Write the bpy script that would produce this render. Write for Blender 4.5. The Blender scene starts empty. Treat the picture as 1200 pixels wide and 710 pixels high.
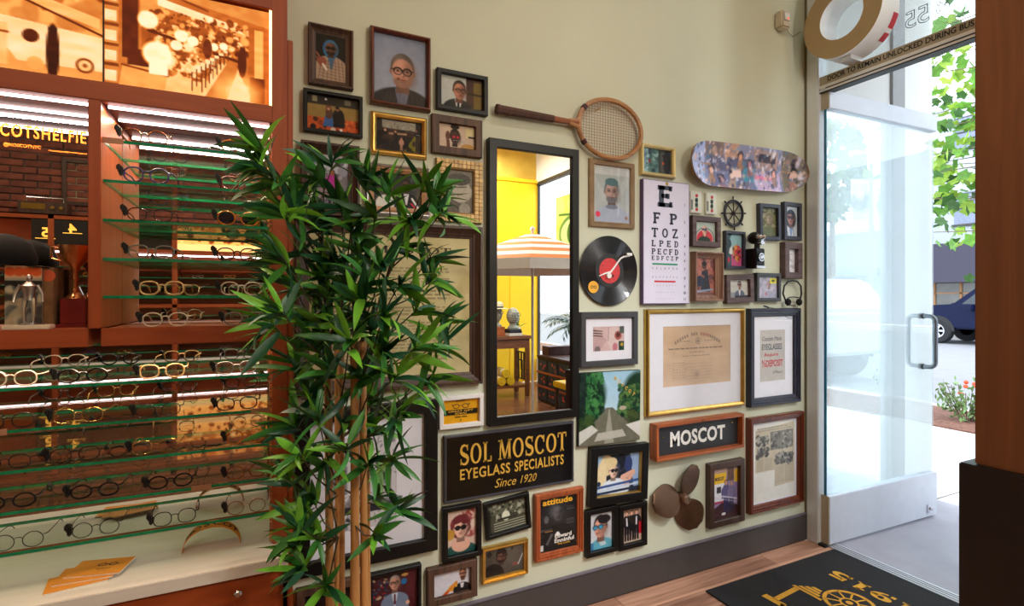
import bpy, bmesh, math, random
import numpy as np
from mathutils import Vector, Matrix, Euler
random.seed(7); RNG = np.random.RandomState(5)
S = bpy.context.scene
COL = S.collection
# ------------------------------------------------------------------ camera, sky, sun, added fill lamps, exposure
CAMY, CAMZ = -1.9, 1.311
YAW = math.radians(64.38); FX, FY = math.cos(YAW), math.sin(YAW)
FPX, VY = 618.5, 348.04
cam_data = bpy.data.cameras.new('camera'); cam = bpy.data.objects.new('camera', cam_data); COL.objects.link(cam)
cam.location = (0, CAMY, CAMZ); cam.rotation_euler = (math.pi/2, 0, YAW - math.pi/2)
cam_data.sensor_width = 36; cam_data.lens = FPX/1200*36; cam_data.shift_y = (VY-355)/1200
cam_data.clip_start = 0.02; cam_data.clip_end = 300
S.camera = cam
S.view_settings.view_transform = 'Standard'; S.view_settings.look = 'None'
S.view_settings.exposure = 0.0; S.view_settings.gamma = 1.0; S.view_settings.use_curve_mapping = False
W = bpy.data.worlds.new('sky'); S.world = W; W.use_nodes = True
bgn = W.node_tree.nodes['Background']; bgn.inputs[0].default_value = (0.80, 0.90, 1.0, 1); bgn.inputs[1].default_value = 4.4
sd = bpy.data.lights.new('sun', 'SUN'); sd.energy = 2.2; sd.angle = 0.02; sd.color = (1, .96, .9)
so = bpy.data.objects.new('sun', sd); COL.objects.link(so); so.rotation_euler = Vector((0.0, 0.42, -0.9)).to_track_quat('-Z', 'Y').to_euler()
def area(name, loc, size, energy, color, aim=(0, 0, -1)):
    d = bpy.data.lights.new(name, 'AREA'); d.shape = 'DISK'; d.size = size; d.energy = energy; d.color = color
    o = bpy.data.objects.new(name, d); COL.objects.link(o); o.location = loc
    o.rotation_euler = Vector(aim).to_track_quat('-Z', 'Y').to_euler()
    return o
FILL_LAMPS = [(0.2, -2.2, 4, (1, .92, .78)), (1.35, -1.45, 13, (1, .97, .91)), (-1.6, -2.6, 12, (1, .82, .6)), (-.6, -3.9, 28, (1, .9, .74)), (2.9, -3.4, 40, (1, .97, .91)), (2.95, -4.9, 40, (1, .98, .93)), (-2.6, -4.1, 16, (1, .84, .62))]  # unseen ceiling fill lamps, added to raise the light in the room
FILL_POINT = (1.86, -3.15, 2.37)  # unseen point light added behind the camera to brighten the gallery wall
pd = bpy.data.lights.new('fill_point_light', 'POINT'); pd.energy = 72; pd.shadow_soft_size = .17; pd.color = (1, .98, .94)
pob = bpy.data.objects.new('fill_point_light', pd); COL.objects.link(pob); pob.location = FILL_POINT
for (x, y, e, c) in FILL_LAMPS: area('ceiling_fill_light', (x, y, 3.52), 0.35, e, c)
FILL_SPOTS = [((2.2, -2.6, 3.3), (1.9, 0, .3), 170), ((1.75, -2.75, 3.3), (1.0, 0, .25), 150)]  # unseen spots added to lift the lower gallery wall
for p_, q_, e_ in FILL_SPOTS:
    sd_ = bpy.data.lights.new('fill_spot_light', 'SPOT'); sd_.energy = e_; sd_.spot_size = math.radians(46); sd_.spot_blend = 1; sd_.shadow_soft_size = .05; sd_.color = (.94, .97, 1)
    ob_ = bpy.data.objects.new('fill_spot_light', sd_); COL.objects.link(ob_); ob_.location = p_; ob_.rotation_euler = (Vector(q_)-Vector(p_)).to_track_quat('-Z', 'Y').to_euler()
try:
    S.cycles.transparent_max_bounces = 32; S.cycles.max_bounces = 10; S.cycles.glossy_bounces = 8; S.cycles.diffuse_bounces = 5
    S.cycles.use_denoising = True; S.cycles.caustics_reflective = False; S.cycles.caustics_refractive = False
    S.cycles.sample_clamp_indirect = 6
except Exception: pass

def ray(u, v):
    a = (u-600)/FPX
    return Vector((FX+FY*a, FY-FX*a, (VY-v)/FPX))
CP = Vector((0, CAMY, CAMZ))
def onX(u, v, x): d = ray(u, v); return CP + d*(x/d.x)
def onY(u, v, y): d = ray(u, v); return CP + d*((y-CAMY)/d.y)
def onZ(u, v, z): d = ray(u, v); return CP + d*((z-CAMZ)/d.z)
def at(u, v, t): return CP + ray(u, v)*t
MIRY = -0.022
def mirp(u, v, t):          # a point seen in the wall mirror, t metres along the folded ray
    p = at(u, v, t); p.y = 2*MIRY - p.y; return p

# ------------------------------------------------------------------ materials
def lin(c):
    c = np.asarray(c, float)/255.0
    return np.where(c <= 0.04045, c/12.92, ((c+0.055)/1.055)**2.4)
def rgba(c): return (*[float(x) for x in lin(c)], 1.0)
MATS = {}
def nodes_of(name):
    m = bpy.data.materials.new(name); m.use_nodes = True
    return m, m.node_tree.nodes, m.node_tree.links
def mat(name, col, rough=.5, metal=0.0, spec=.5, emit=0, vary=0.12, scale=18, bump=0.0, aniso=None, bump_scale=None, coat=0, per_obj=0.0, alpha=None):
    if name in MATS: return MATS[name]
    m, N, L = nodes_of(name); b = N['Principled BSDF']
    b.inputs['Roughness'].default_value = rough; b.inputs['Metallic'].default_value = metal
    b.inputs['Specular IOR Level'].default_value = spec; b.inputs['Coat Weight'].default_value = coat
    tc = N.new('ShaderNodeTexCoord'); mp = N.new('ShaderNodeMapping'); L.new(tc.outputs['Object'], mp.inputs[0])
    if aniso: mp.inputs['Scale'].default_value = aniso
    nz = N.new('ShaderNodeTexNoise'); nz.inputs['Scale'].default_value = scale; nz.inputs['Detail'].default_value = 5
    L.new(mp.outputs[0], nz.inputs['Vector'])
    rm = N.new('ShaderNodeValToRGB'); c = np.array(rgba(col)[:3])
    rm.color_ramp.elements[0].position = .3; rm.color_ramp.elements[1].position = .7
    rm.color_ramp.elements[0].color = (*np.clip(c*(1-vary), 0, 1), 1); rm.color_ramp.elements[1].color = (*np.clip(c*(1+vary), 0, 1), 1)
    L.new(nz.outputs['Fac'], rm.inputs[0]); out = rm.outputs[0]
    if per_obj:
        oi = N.new('ShaderNodeObjectInfo'); hs = N.new('ShaderNodeHueSaturation')
        mr = N.new('ShaderNodeMapRange'); mr.inputs['To Min'].default_value = 1-per_obj; mr.inputs['To Max'].default_value = 1+per_obj
        L.new(oi.outputs['Random'], mr.inputs[0]); L.new(mr.outputs[0], hs.inputs['Value']); L.new(out, hs.inputs['Color']); out = hs.outputs[0]
    L.new(out, b.inputs['Base Color'])
    if emit:
        L.new(out, b.inputs['Emission Color']); b.inputs['Emission Strength'].default_value = emit
    if bump:
        bp = N.new('ShaderNodeBump'); bp.inputs['Strength'].default_value = bump; bp.inputs['Distance'].default_value = .01
        n2 = N.new('ShaderNodeTexNoise'); n2.inputs['Scale'].default_value = bump_scale or scale*3; L.new(mp.outputs[0], n2.inputs['Vector'])
        L.new(n2.outputs['Fac'], bp.inputs['Height']); L.new(bp.outputs[0], b.inputs['Normal'])
    MATS[name] = m; return m
def wood(name, c1, c2, axis='x', rough=.45, freq=1.0, per_obj=.0, coat=0):
    if name in MATS: return MATS[name]
    m, N, L = nodes_of(name); b = N['Principled BSDF']; b.inputs['Roughness'].default_value = rough; b.inputs['Coat Weight'].default_value = coat
    tc = N.new('ShaderNodeTexCoord'); mp = N.new('ShaderNodeMapping'); L.new(tc.outputs['Object'], mp.inputs[0])
    s = {'x': (2, 34, 34), 'y': (34, 2, 34), 'z': (34, 34, 2)}[axis]; mp.inputs['Scale'].default_value = tuple(k*freq for k in s)
    if per_obj:
        oi = N.new('ShaderNodeObjectInfo'); cm = N.new('ShaderNodeVectorMath'); cm.operation = 'SCALE'; cm.inputs[0].default_value = (7, 5, 9)
        L.new(oi.outputs['Random'], cm.inputs['Scale']); L.new(cm.outputs[0], mp.inputs['Location'])
    nz = N.new('ShaderNodeTexNoise'); nz.inputs['Scale'].default_value = 1.2; nz.inputs['Detail'].default_value = 8; nz.inputs['Distortion'].default_value = 1.2
    L.new(mp.outputs[0], nz.inputs['Vector'])
    rm = N.new('ShaderNodeValToRGB'); rm.color_ramp.elements[0].position = .32; rm.color_ramp.elements[1].position = .68
    rm.color_ramp.elements[0].color = rgba(c1); rm.color_ramp.elements[1].color = rgba(c2)
    L.new(nz.outputs['Fac'], rm.inputs[0]); out = rm.outputs[0]
    if per_obj:
        hs = N.new('ShaderNodeHueSaturation'); mr = N.new('ShaderNodeMapRange'); mr.inputs['To Min'].default_value = 1-per_obj; mr.inputs['To Max'].default_value = 1+per_obj
        L.new(oi.outputs['Random'], mr.inputs[0]); L.new(mr.outputs[0], hs.inputs['Value']); L.new(out, hs.inputs['Color']); out = hs.outputs[0]
    L.new(out, b.inputs['Base Color'])
    bp = N.new('ShaderNodeBump'); bp.inputs['Strength'].default_value = .15; bp.inputs['Distance'].default_value = .004
    L.new(nz.outputs['Fac'], bp.inputs['Height']); L.new(bp.outputs[0], b.inputs['Normal'])
    MATS[name] = m; return m
def glass(name, tint=(1, 1, 1), ior=1.45, rough=0.0, haze=0.0, hazecol=(.9, .95, 1), boost=0.0):
    if name in MATS: return MATS[name]
    m, N, L = nodes_of(name); N.remove(N['Principled BSDF']); o = N['Material Output']
    t = N.new('ShaderNodeBsdfTransparent'); t.inputs[0].default_value = (*tint, 1)
    g = N.new('ShaderNodeBsdfGlossy'); g.inputs['Roughness'].default_value = rough
    fr = N.new('ShaderNodeFresnel'); ge = N.new('ShaderNodeNewGeometry'); io = N.new('ShaderNodeMapRange'); io.inputs['To Min'].default_value = ior; io.inputs['To Max'].default_value = 1/ior
    L.new(ge.outputs['Backfacing'], io.inputs[0]); L.new(io.outputs[0], fr.inputs[0])
    mx = N.new('ShaderNodeMixShader'); fac = fr.outputs[0]
    if boost:
        ad = N.new('ShaderNodeMath'); ad.operation = 'ADD'; ad.inputs[1].default_value = boost; ad.use_clamp = True; L.new(fac, ad.inputs[0]); fac = ad.outputs[0]
    L.new(fac, mx.inputs[0]); L.new(t.outputs[0], mx.inputs[1]); L.new(g.outputs[0], mx.inputs[2]); last = mx
    if haze:
        d = N.new('ShaderNodeBsdfDiffuse'); d.inputs[0].default_value = (*hazecol, 1); tr = N.new('ShaderNodeBsdfTranslucent'); tr.inputs[0].default_value = (*hazecol, 1)
        m1 = N.new('ShaderNodeMixShader'); m1.inputs[0].default_value = .5; L.new(d.outputs[0], m1.inputs[1]); L.new(tr.outputs[0], m1.inputs[2])
        m2 = N.new('ShaderNodeMixShader'); m2.inputs[0].default_value = haze; L.new(last.outputs[0], m2.inputs[1]); L.new(m1.outputs[0], m2.inputs[2]); last = m2
    L.new(last.outputs[0], o.inputs[0]); MATS[name] = m; return m
def print_mat(name, emit=0.0, rough=.45, grain=.06):
    if name in MATS: return MATS[name]
    m, N, L = nodes_of(name); b = N['Principled BSDF']; b.inputs['Roughness'].default_value = rough; b.inputs['Specular IOR Level'].default_value = .15
    at_ = N.new('ShaderNodeAttribute'); at_.attribute_name = 'Col'
    tc = N.new('ShaderNodeTexCoord'); nz = N.new('ShaderNodeTexNoise'); nz.inputs['Scale'].default_value = 420; L.new(tc.outputs['Object'], nz.inputs[0])
    mr = N.new('ShaderNodeMapRange'); mr.inputs['To Min'].default_value = 1-grain; mr.inputs['To Max'].default_value = 1+grain; L.new(nz.outputs['Fac'], mr.inputs[0])
    hs = N.new('ShaderNodeHueSaturation'); L.new(mr.outputs[0], hs.inputs['Value']); L.new(at_.outputs['Color'], hs.inputs['Color'])
    L.new(hs.outputs[0], b.inputs['Base Color'])
    if emit:
        L.new(hs.outputs[0], b.inputs['Emission Color']); b.inputs['Emission Strength'].default_value = emit
    MATS[name] = m; return m
def mirror_mat(name, col=(.93, .94, .93)):
    if name in MATS: return MATS[name]
    m, N, L = nodes_of(name); b = N['Principled BSDF']; b.inputs['Base Color'].default_value = (*col, 1); b.inputs['Metallic'].default_value = 1; b.inputs['Roughness'].default_value = 0.0
    MATS[name] = m; return m
M_print = print_mat('print'); M_printmatte = print_mat('matte_print', rough=.8)
M_pane = glass('frame_glass', (1, 1, 1), 1.38)
M_black = mat('black_lacquer', (15, 14, 14), .4, vary=.2, spec=.3)
M_blk = mat('black_plastic', (18, 18, 20), .45, vary=.2)
M_white = mat('white_paint', (232, 230, 228), .5, vary=.03)
M_matboard = mat('mat_board', (228, 228, 238), .85, vary=.02)
M_gold = mat('gold_leaf', (205, 165, 85), .3, metal=.85, vary=.15)
M_brass = mat('brass', (190, 150, 80), .3, metal=1, vary=.1)
M_alu = mat('brushed_aluminium', (205, 207, 212), .38, metal=.7, vary=.05, aniso=(60, 60, 1))
M_chrome = mat('chrome', (215, 215, 220), .15, metal=1, vary=.03)
M_dkbrown = wood('dark_walnut', (46, 28, 20), (78, 50, 36), 'z')
M_rustic = wood('rustic_brown', (52, 33, 24), (98, 68, 50), 'z', rough=.6)
M_redwood = wood('red_mahogany', (72, 28, 14), (118, 54, 28), 'z', rough=.3)
M_cherry = wood('cherry_frame', (140, 66, 34), (182, 98, 56), 'z', rough=.35)
M_cab = wood('cabinet_cherry', (142, 60, 24), (164, 76, 34), 'z', rough=.42, freq=.7)
M_cabx = wood('cabinet_cherry_horizontal', (142, 60, 24), (164, 76, 34), 'x', rough=.42, freq=.7)
M_yellowtxt = mat('gold_lettering', (214, 166, 62), .5, vary=.03)
M_inkwhite = mat('white_lettering', (236, 234, 228), .6, vary=.02)
M_ink = mat('black_ink', (24, 24, 26), .7, vary=.05)
M_inkgrey = mat('grey_ink', (112, 104, 96), .8, vary=.05)
M_inkfade = mat('faded_ink', (128, 112, 92), .8, vary=.05)
M_red = mat('red_ink', (196, 40, 52), .6, vary=.04)
M_green = mat('green_ink', (20, 140, 104), .6, vary=.04)
M_mirror = mirror_mat('mirror_silver')

# ------------------------------------------------------------------ mesh builder
class MB:
    def __init__(s): s.v = []; s.f = []; s.m = []
    def add(s, V, F, m=0):
        b = len(s.v); s.v += [tuple(p) for p in V]; s.f += [tuple(b+i for i in f) for f in F]; s.m += [m]*len(F); return s
    def box(s, lo, hi, m=0):
        x0, y0, z0 = lo; x1, y1, z1 = hi
        V = [(x0, y0, z0), (x1, y0, z0), (x1, y1, z0), (x0, y1, z0), (x0, y0, z1), (x1, y0, z1), (x1, y1, z1), (x0, y1, z1)]
        return s.add(V, [(0, 3, 2, 1), (4, 5, 6, 7), (0, 1, 5, 4), (1, 2, 6, 5), (2, 3, 7, 6), (3, 0, 4, 7)], m)
    def tube(s, pts, r, n=8, closed=False, m=0, cap=True, sx=1.0):
        pts = [Vector(p) for p in pts]; k = len(pts); R = r if hasattr(r, '__len__') else [r]*k; V = []; up = None
        for i, p in enumerate(pts):
            a = pts[(i-1) % k] if (closed or i > 0) else p; b = pts[(i+1) % k] if (closed or i < k-1) else p
            t = (b-a).normalized()
            if up is None: up = t.orthogonal().normalized()
            up = (up - t*up.dot(t)); up = up.normalized() if up.length > 1e-6 else t.orthogonal().normalized()
            w = t.cross(up)
            for j in range(n):
                q = 2*math.pi*j/n; V.append(p + (up*math.cos(q)*sx + w*math.sin(q))*R[i])
        F = []
        for i in range(k if closed else k-1):
            i2 = (i+1) % k
            for j in range(n): F.append((i*n+j, i*n+(j+1) % n, i2*n+(j+1) % n, i2*n+j))
        if cap and not closed: F += [tuple(range(n-1, -1, -1)), tuple((k-1)*n+j for j in range(n))]
        return s.add(V, F, m)
    def lathe(s, prof, n=24, M=None, m=0, cap=True):
        M = M or Matrix.Identity(4); V = []; F = []; k = len(prof)
        for (r, z) in prof:
            for j in range(n):
                q = 2*math.pi*j/n; V.append(M @ Vector((r*math.cos(q), r*math.sin(q), z)))
        for i in range(k-1):
            for j in range(n): F.append((i*n+j, i*n+(j+1) % n, (i+1)*n+(j+1) % n, (i+1)*n+j))
        if cap and prof[0][0] > 1e-5: F.append(tuple(range(n-1, -1, -1)))
        if cap and prof[-1][0] > 1e-5: F.append(tuple((k-1)*n+j for j in range(n)))
        return s.add(V, F, m)
    def prism(s, P, fn, d0, d1, m=0):     # 2-D outline, fn(a,b,d) -> 3-D
        n = len(P); V = [fn(a, b, d0) for a, b in P]+[fn(a, b, d1) for a, b in P]
        F = [tuple(range(n)), tuple(range(2*n-1, n-1, -1))]+[(i, i+n, (i+1) % n+n, (i+1) % n) for i in range(n)]
        return s.add(V, F, m)
    def flat(s, P, fn, m=0): return s.add([fn(a, b) for a, b in P], [tuple(range(len(P)))], m)
    def ribbon(s, P, wd, fn, m=0):
        P = [Vector(p) for p in P]; k = len(P); wd = wd if hasattr(wd, '__len__') else [wd]*k; V = []
        for i, p in enumerate(P):
            t = (P[min(i+1, k-1)]-P[max(i-1, 0)]); t = t.normalized() if t.length else Vector((1, 0)); n = Vector((-t.y, t.x))*wd[i]/2
            V += [fn(p.x+n.x, p.y+n.y), fn(p.x-n.x, p.y-n.y)]
        return s.add(V, [(2*i, 2*i+1, 2*i+3, 2*i+2) for i in range(k-1)], m)
    def sphere(s, c, r, n=12, m=0, sc=(1, 1, 1)):
        k = max(4, n//2); M = Matrix.Translation(Vector(c)) @ Matrix.Diagonal((sc[0], sc[1], sc[2], 1))
        return s.lathe([(max(1e-6, r*math.sin(math.pi*i/k)), -r*math.cos(math.pi*i/k)) for i in range(k+1)], n, M, m)
    def mesh(s, name, mats, smooth=False, bevel=0):
        me = bpy.data.meshes.new(name); me.from_pydata(s.v, [], s.f); mats = mats if isinstance(mats, (list, tuple)) else [mats]
        for x in mats: me.materials.append(x)
        if len(mats) > 1: me.polygons.foreach_set('material_index', s.m)
        bm = bmesh.new(); bm.from_mesh(me)
        bmesh.ops.recalc_face_normals(bm, faces=bm.faces)
        if bevel: bmesh.ops.bevel(bm, geom=list(bm.edges), offset=bevel, segments=2, affect='EDGES', clamp_overlap=True)
        if smooth:
            for f in bm.faces: f.smooth = True
        bm.to_mesh(me); bm.free()
        if smooth and smooth != 'all':
            try: me.set_sharp_from_angle(angle=math.radians(40))
            except Exception: pass
        return me
    def build(s, name, mats, parent=None, smooth=False, bevel=0, loc=None, label=None):
        o = bpy.data.objects.new(name, s.mesh(name, mats, smooth, bevel)); COL.objects.link(o)
        if parent is not None: o.parent = parent
        if loc is not None: o.location = loc
        if label: o['label'] = label
        return o
def tag(o, label, cat, group=None):
    o['label'] = label; o['category'] = cat
    if group: o['group'] = group
    return o
def struct(o): o['kind'] = 'structure'; return o
def thing(name, loc, label, cat, group=None, rot=None):
    o = bpy.data.objects.new(name, None); COL.objects.link(o); o.location = loc; o.empty_display_size = .05
    if rot: o.rotation_euler = rot
    return tag(o, label, cat, group)
def copy_obj(o, parent=None):
    c = o.copy(); COL.objects.link(c)
    if parent is not None: c.parent = parent
    return c
def copy_tree(o):
    c = copy_obj(o)
    for ch in o.children:
        d = copy_obj(ch, c)
        for g in ch.children: copy_obj(g, d)
    return c
def boxp(name, lo, hi, m, parent=None, bevel=.002, label=None): return MB().box(lo, hi).build(name, m, parent, bevel=bevel, label=label)

# ------------------------------------------------------------------ lettering
def glyph_mesh(s, body, bold=0.0, shear=0.0, outline=0.0, spacing=1.0):
    cu = bpy.data.curves.new('t', 'FONT'); cu.body = body; cu.size = 1; cu.offset = bold; cu.shear = shear; cu.resolution_u = 3; cu.space_character = spacing
    cu.align_x = 'CENTER'
    if outline: cu.fill_mode = 'NONE'; cu.bevel_depth = outline; cu.bevel_resolution = 0
    o = bpy.data.objects.new('t', cu); COL.objects.link(o)
    dg = bpy.context.evaluated_depsgraph_get(); me = bpy.data.meshes.new_from_object(o.evaluated_get(dg))
    V = np.array([v.co[:] for v in me.vertices]) if len(me.vertices) else np.zeros((0, 3)); F = [tuple(p.vertices) for p in me.polygons]
    bpy.data.objects.remove(o); bpy.data.curves.remove(cu); bpy.data.meshes.remove(me)
    return V, F
_txt = {}
def text_into(mb, body, fn, cx, cy, w=None, h=None, bold=0, shear=0, outline=0, spacing=1.0, m=0, rot=0, mirror=False):
    k = (body, bold, shear, outline, spacing)
    if k not in _txt: _txt[k] = glyph_mesh(None, body, bold, shear, outline, spacing)
    V, F = _txt[k]
    if not len(V): return mb
    lo, hi = V.min(0), V.max(0); sz = hi-lo; P = V-(lo+hi)/2
    sx = w/sz[0] if w else None; sy = h/sz[1] if h else None
    if sx is None: sx = sy
    if sy is None: sy = sx
    X = P[:, 0]*sx*(-1 if mirror else 1); Y = P[:, 1]*sy; c, q = math.cos(rot), math.sin(rot)
    return mb.add([fn(cx+x*c-y*q, cy+x*q+y*c) for x, y in zip(X, Y)], F, m)
def arc(cx, cy, rx, ry, a0, a1, n=14): return [(cx+rx*math.cos(math.radians(a0+(a1-a0)*i/n)), cy+ry*math.sin(math.radians(a0+(a1-a0)*i/n))) for i in range(n+1)]
def serif_glyph(ch, K=.2, T=.1, ser=.08, slab=False):
    """ribbons (points, widths) of a serif capital in a unit-high box; returns list, width"""
    R = []; t = T
    def stem(x, y0=0, y1=1, w=K, s0=True, s1=True, sw=None):
        R.append(([(x, y0), (x, y1)], [w, w])); sw = sw or (w/2+ser)
        for y, on in ((y0, s0), (y1, s1)):
            if on: yy = y+(t/2 if y == y0 else -t/2); R.append(([(x-sw, yy), (x+sw, yy)], [t, t]))
    def tick(x, y, up, L=.2): R.append(([(x, y), (x, y+up*L)], [t*1.1, t*.8]))
    def ring(cx, rx, a0=0, a1=360, n=28):
        P = arc(cx, .5, rx-K/2, .5-t/2, a0, a1, n); Wd = [t+(K-t)*abs(math.cos(math.radians(a0+(a1-a0)*i/n)))**1.3 for i in range(n+1)]; R.append((P, Wd))
    if ch == 'E' or ch == 'F':
        stem(.2); R.append(([(.1, 1-t/2), (.72, 1-t/2)], [t, t])); tick(.7, 1, -1, .24); R.append(([(.2, .52), (.55, .52)], [t, t])); R.append(([(.55, .40), (.55, .64)], [t, t]))
        if ch == 'E': R.append(([(.1, t/2), (.74, t/2)], [t, t])); tick(.72, 0, 1, .26)
        return R, .8
    if ch == 'L': stem(.2); R.append(([(.1, t/2), (.68, t/2)], [t, t])); tick(.66, 0, 1, .28); return R, .74
    if ch == 'T': stem(.4, s1=False); R.append(([(.03, 1-t/2), (.77, 1-t/2)], [t, t])); tick(.06, 1, -1, .26); tick(.74, 1, -1, .26); return R, .8
    if ch == 'P': stem(.2); R.append(([(.2, 1-t/2), (.45, 1-t/2)]+arc(.45, .72, .22, .28-t/2, 90, -90, 10)+[(.2, .44+t/2)], [t, t]+[t+(K-t)*math.sin(math.pi*i/10) for i in range(11)]+[t])); return R, .76
    if ch == 'D': stem(.2); R.append(([(.2, 1-t/2), (.4, 1-t/2)]+arc(.4, .5, .32, .5-t/2, 90, -90, 14)+[(.2, t/2)], [t, t]+[t+(K-t)*math.sin(math.pi*i/14) for i in range(15)]+[t])); return R, .84
    if ch == 'O': ring(.45, .44); return R, .9
    if ch == 'C': ring(.45, .44, 42, 322); R.append(([(.76, .62), (.76, .98)], [t, t*1.2])); return R, .86
    if ch == 'Z': R.append(([(.08, 1-t/2), (.7, 1-t/2)], [t, t])); R.append(([(.64, 1), (.14, 0)], [K*.9, K*.9])); R.append(([(.06, t/2), (.72, t/2)], [t, t])); tick(.1, 1, -1, .25); tick(.69, 0, 1, .25); return R, .78
    if ch == 'M':
        R.append(([(.14, 0), (.18, 1)], [t*1.1, t*1.1])); R.append(([(.2, 1), (.52, .05)], [K, K*.9])); R.append(([(.52, .05), (.84, 1)], [t, t*1.1])); R.append(([(.88, 0), (.84, 1)], [K, K]))
        for x, y in ((.14, t/2), (.88, t/2), (.12, 1-t/2), (.92, 1-t/2)): R.append(([(x-ser-.06, y), (x+ser+.06, y)], [t*.8, t*.8]))
        return R, 1.04
    if ch == 'S':
        P = arc(.36, .735, .25, .265-t/2, 20, 255, 12)+arc(.36, .255, .27, .255-t/2, 80, -160, 14); n = len(P)
        R.append((P, [t+(K*1.1-t)*math.sin(math.pi*i/(n-1))**2 for i in range(n)])); R.append(([(.6, .7), (.6, .98)], [t*.7, t])); R.append(([(.1, .3), (.1, .02)], [t*.7, t])); return R, .72
    if ch == '1': stem(.3, s1=False); R.append(([(.08, .78), (.3, .97)], [t, t*1.5])); return R, .6
    if ch == '9': P = arc(.36, .68, .22, .32-t/2, 0, 360, 18); R.append((P, [t+(K-t)*abs(math.cos(2*math.pi*i/18)) for i in range(19)])); R.append((arc(.3, .6, .32, .6-t/2, 5, -90, 10), [K, K, K*.95, K*.9, K*.8, K*.7, K*.6, t, t, t, t])); R.append(([(.05, .1), (.2, .1)], [K, K])); return R, .74
    if ch == '5': R.append(([(.18, 1-t), (.66, 1-t)], [t*1.6, t*1.6])); R.append(([(.18, 1), (.16, .5)], [t, t])); P = arc(.34, .32, .27, .32-t/2, 125, -150, 16); R.append((P, [t+(K-t)*math.sin(math.pi*i/16) for i in range(17)])); R.append(([(.04, .14), (.2, .14)], [K, K])); return R, .76
    if ch == 'I': stem(.22); return R, .46
    if ch == 'N': stem(.16, w=t*1.1, s0=True); R.append(([(.16, 1), (.76, 0)], [K, K])); stem(.76, w=t*1.1, s0=False); return R, .94
    return R, .45
def serif_text(mb, body, fn, cx, cy, w, h, K=.2, T=.1, ser=.08, gap=.08, m=0, rot=0):
    x = 0; items = []
    for ch in body:
        R, wd = serif_glyph(ch, K, T, ser); items.append((x, R)); x += wd+gap
    tot = x-gap; c, q = math.cos(rot), math.sin(rot)
    for x0, R in items:
        for P, Wd in R:
            def f2(a, b):
                X = ((a+x0)/tot-.5)*w; Y = (b-.5)*h; return fn(cx+X*c-Y*q, cy+X*q+Y*c)
            mb.ribbon(P, Wd, f2, m)
    return mb

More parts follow.
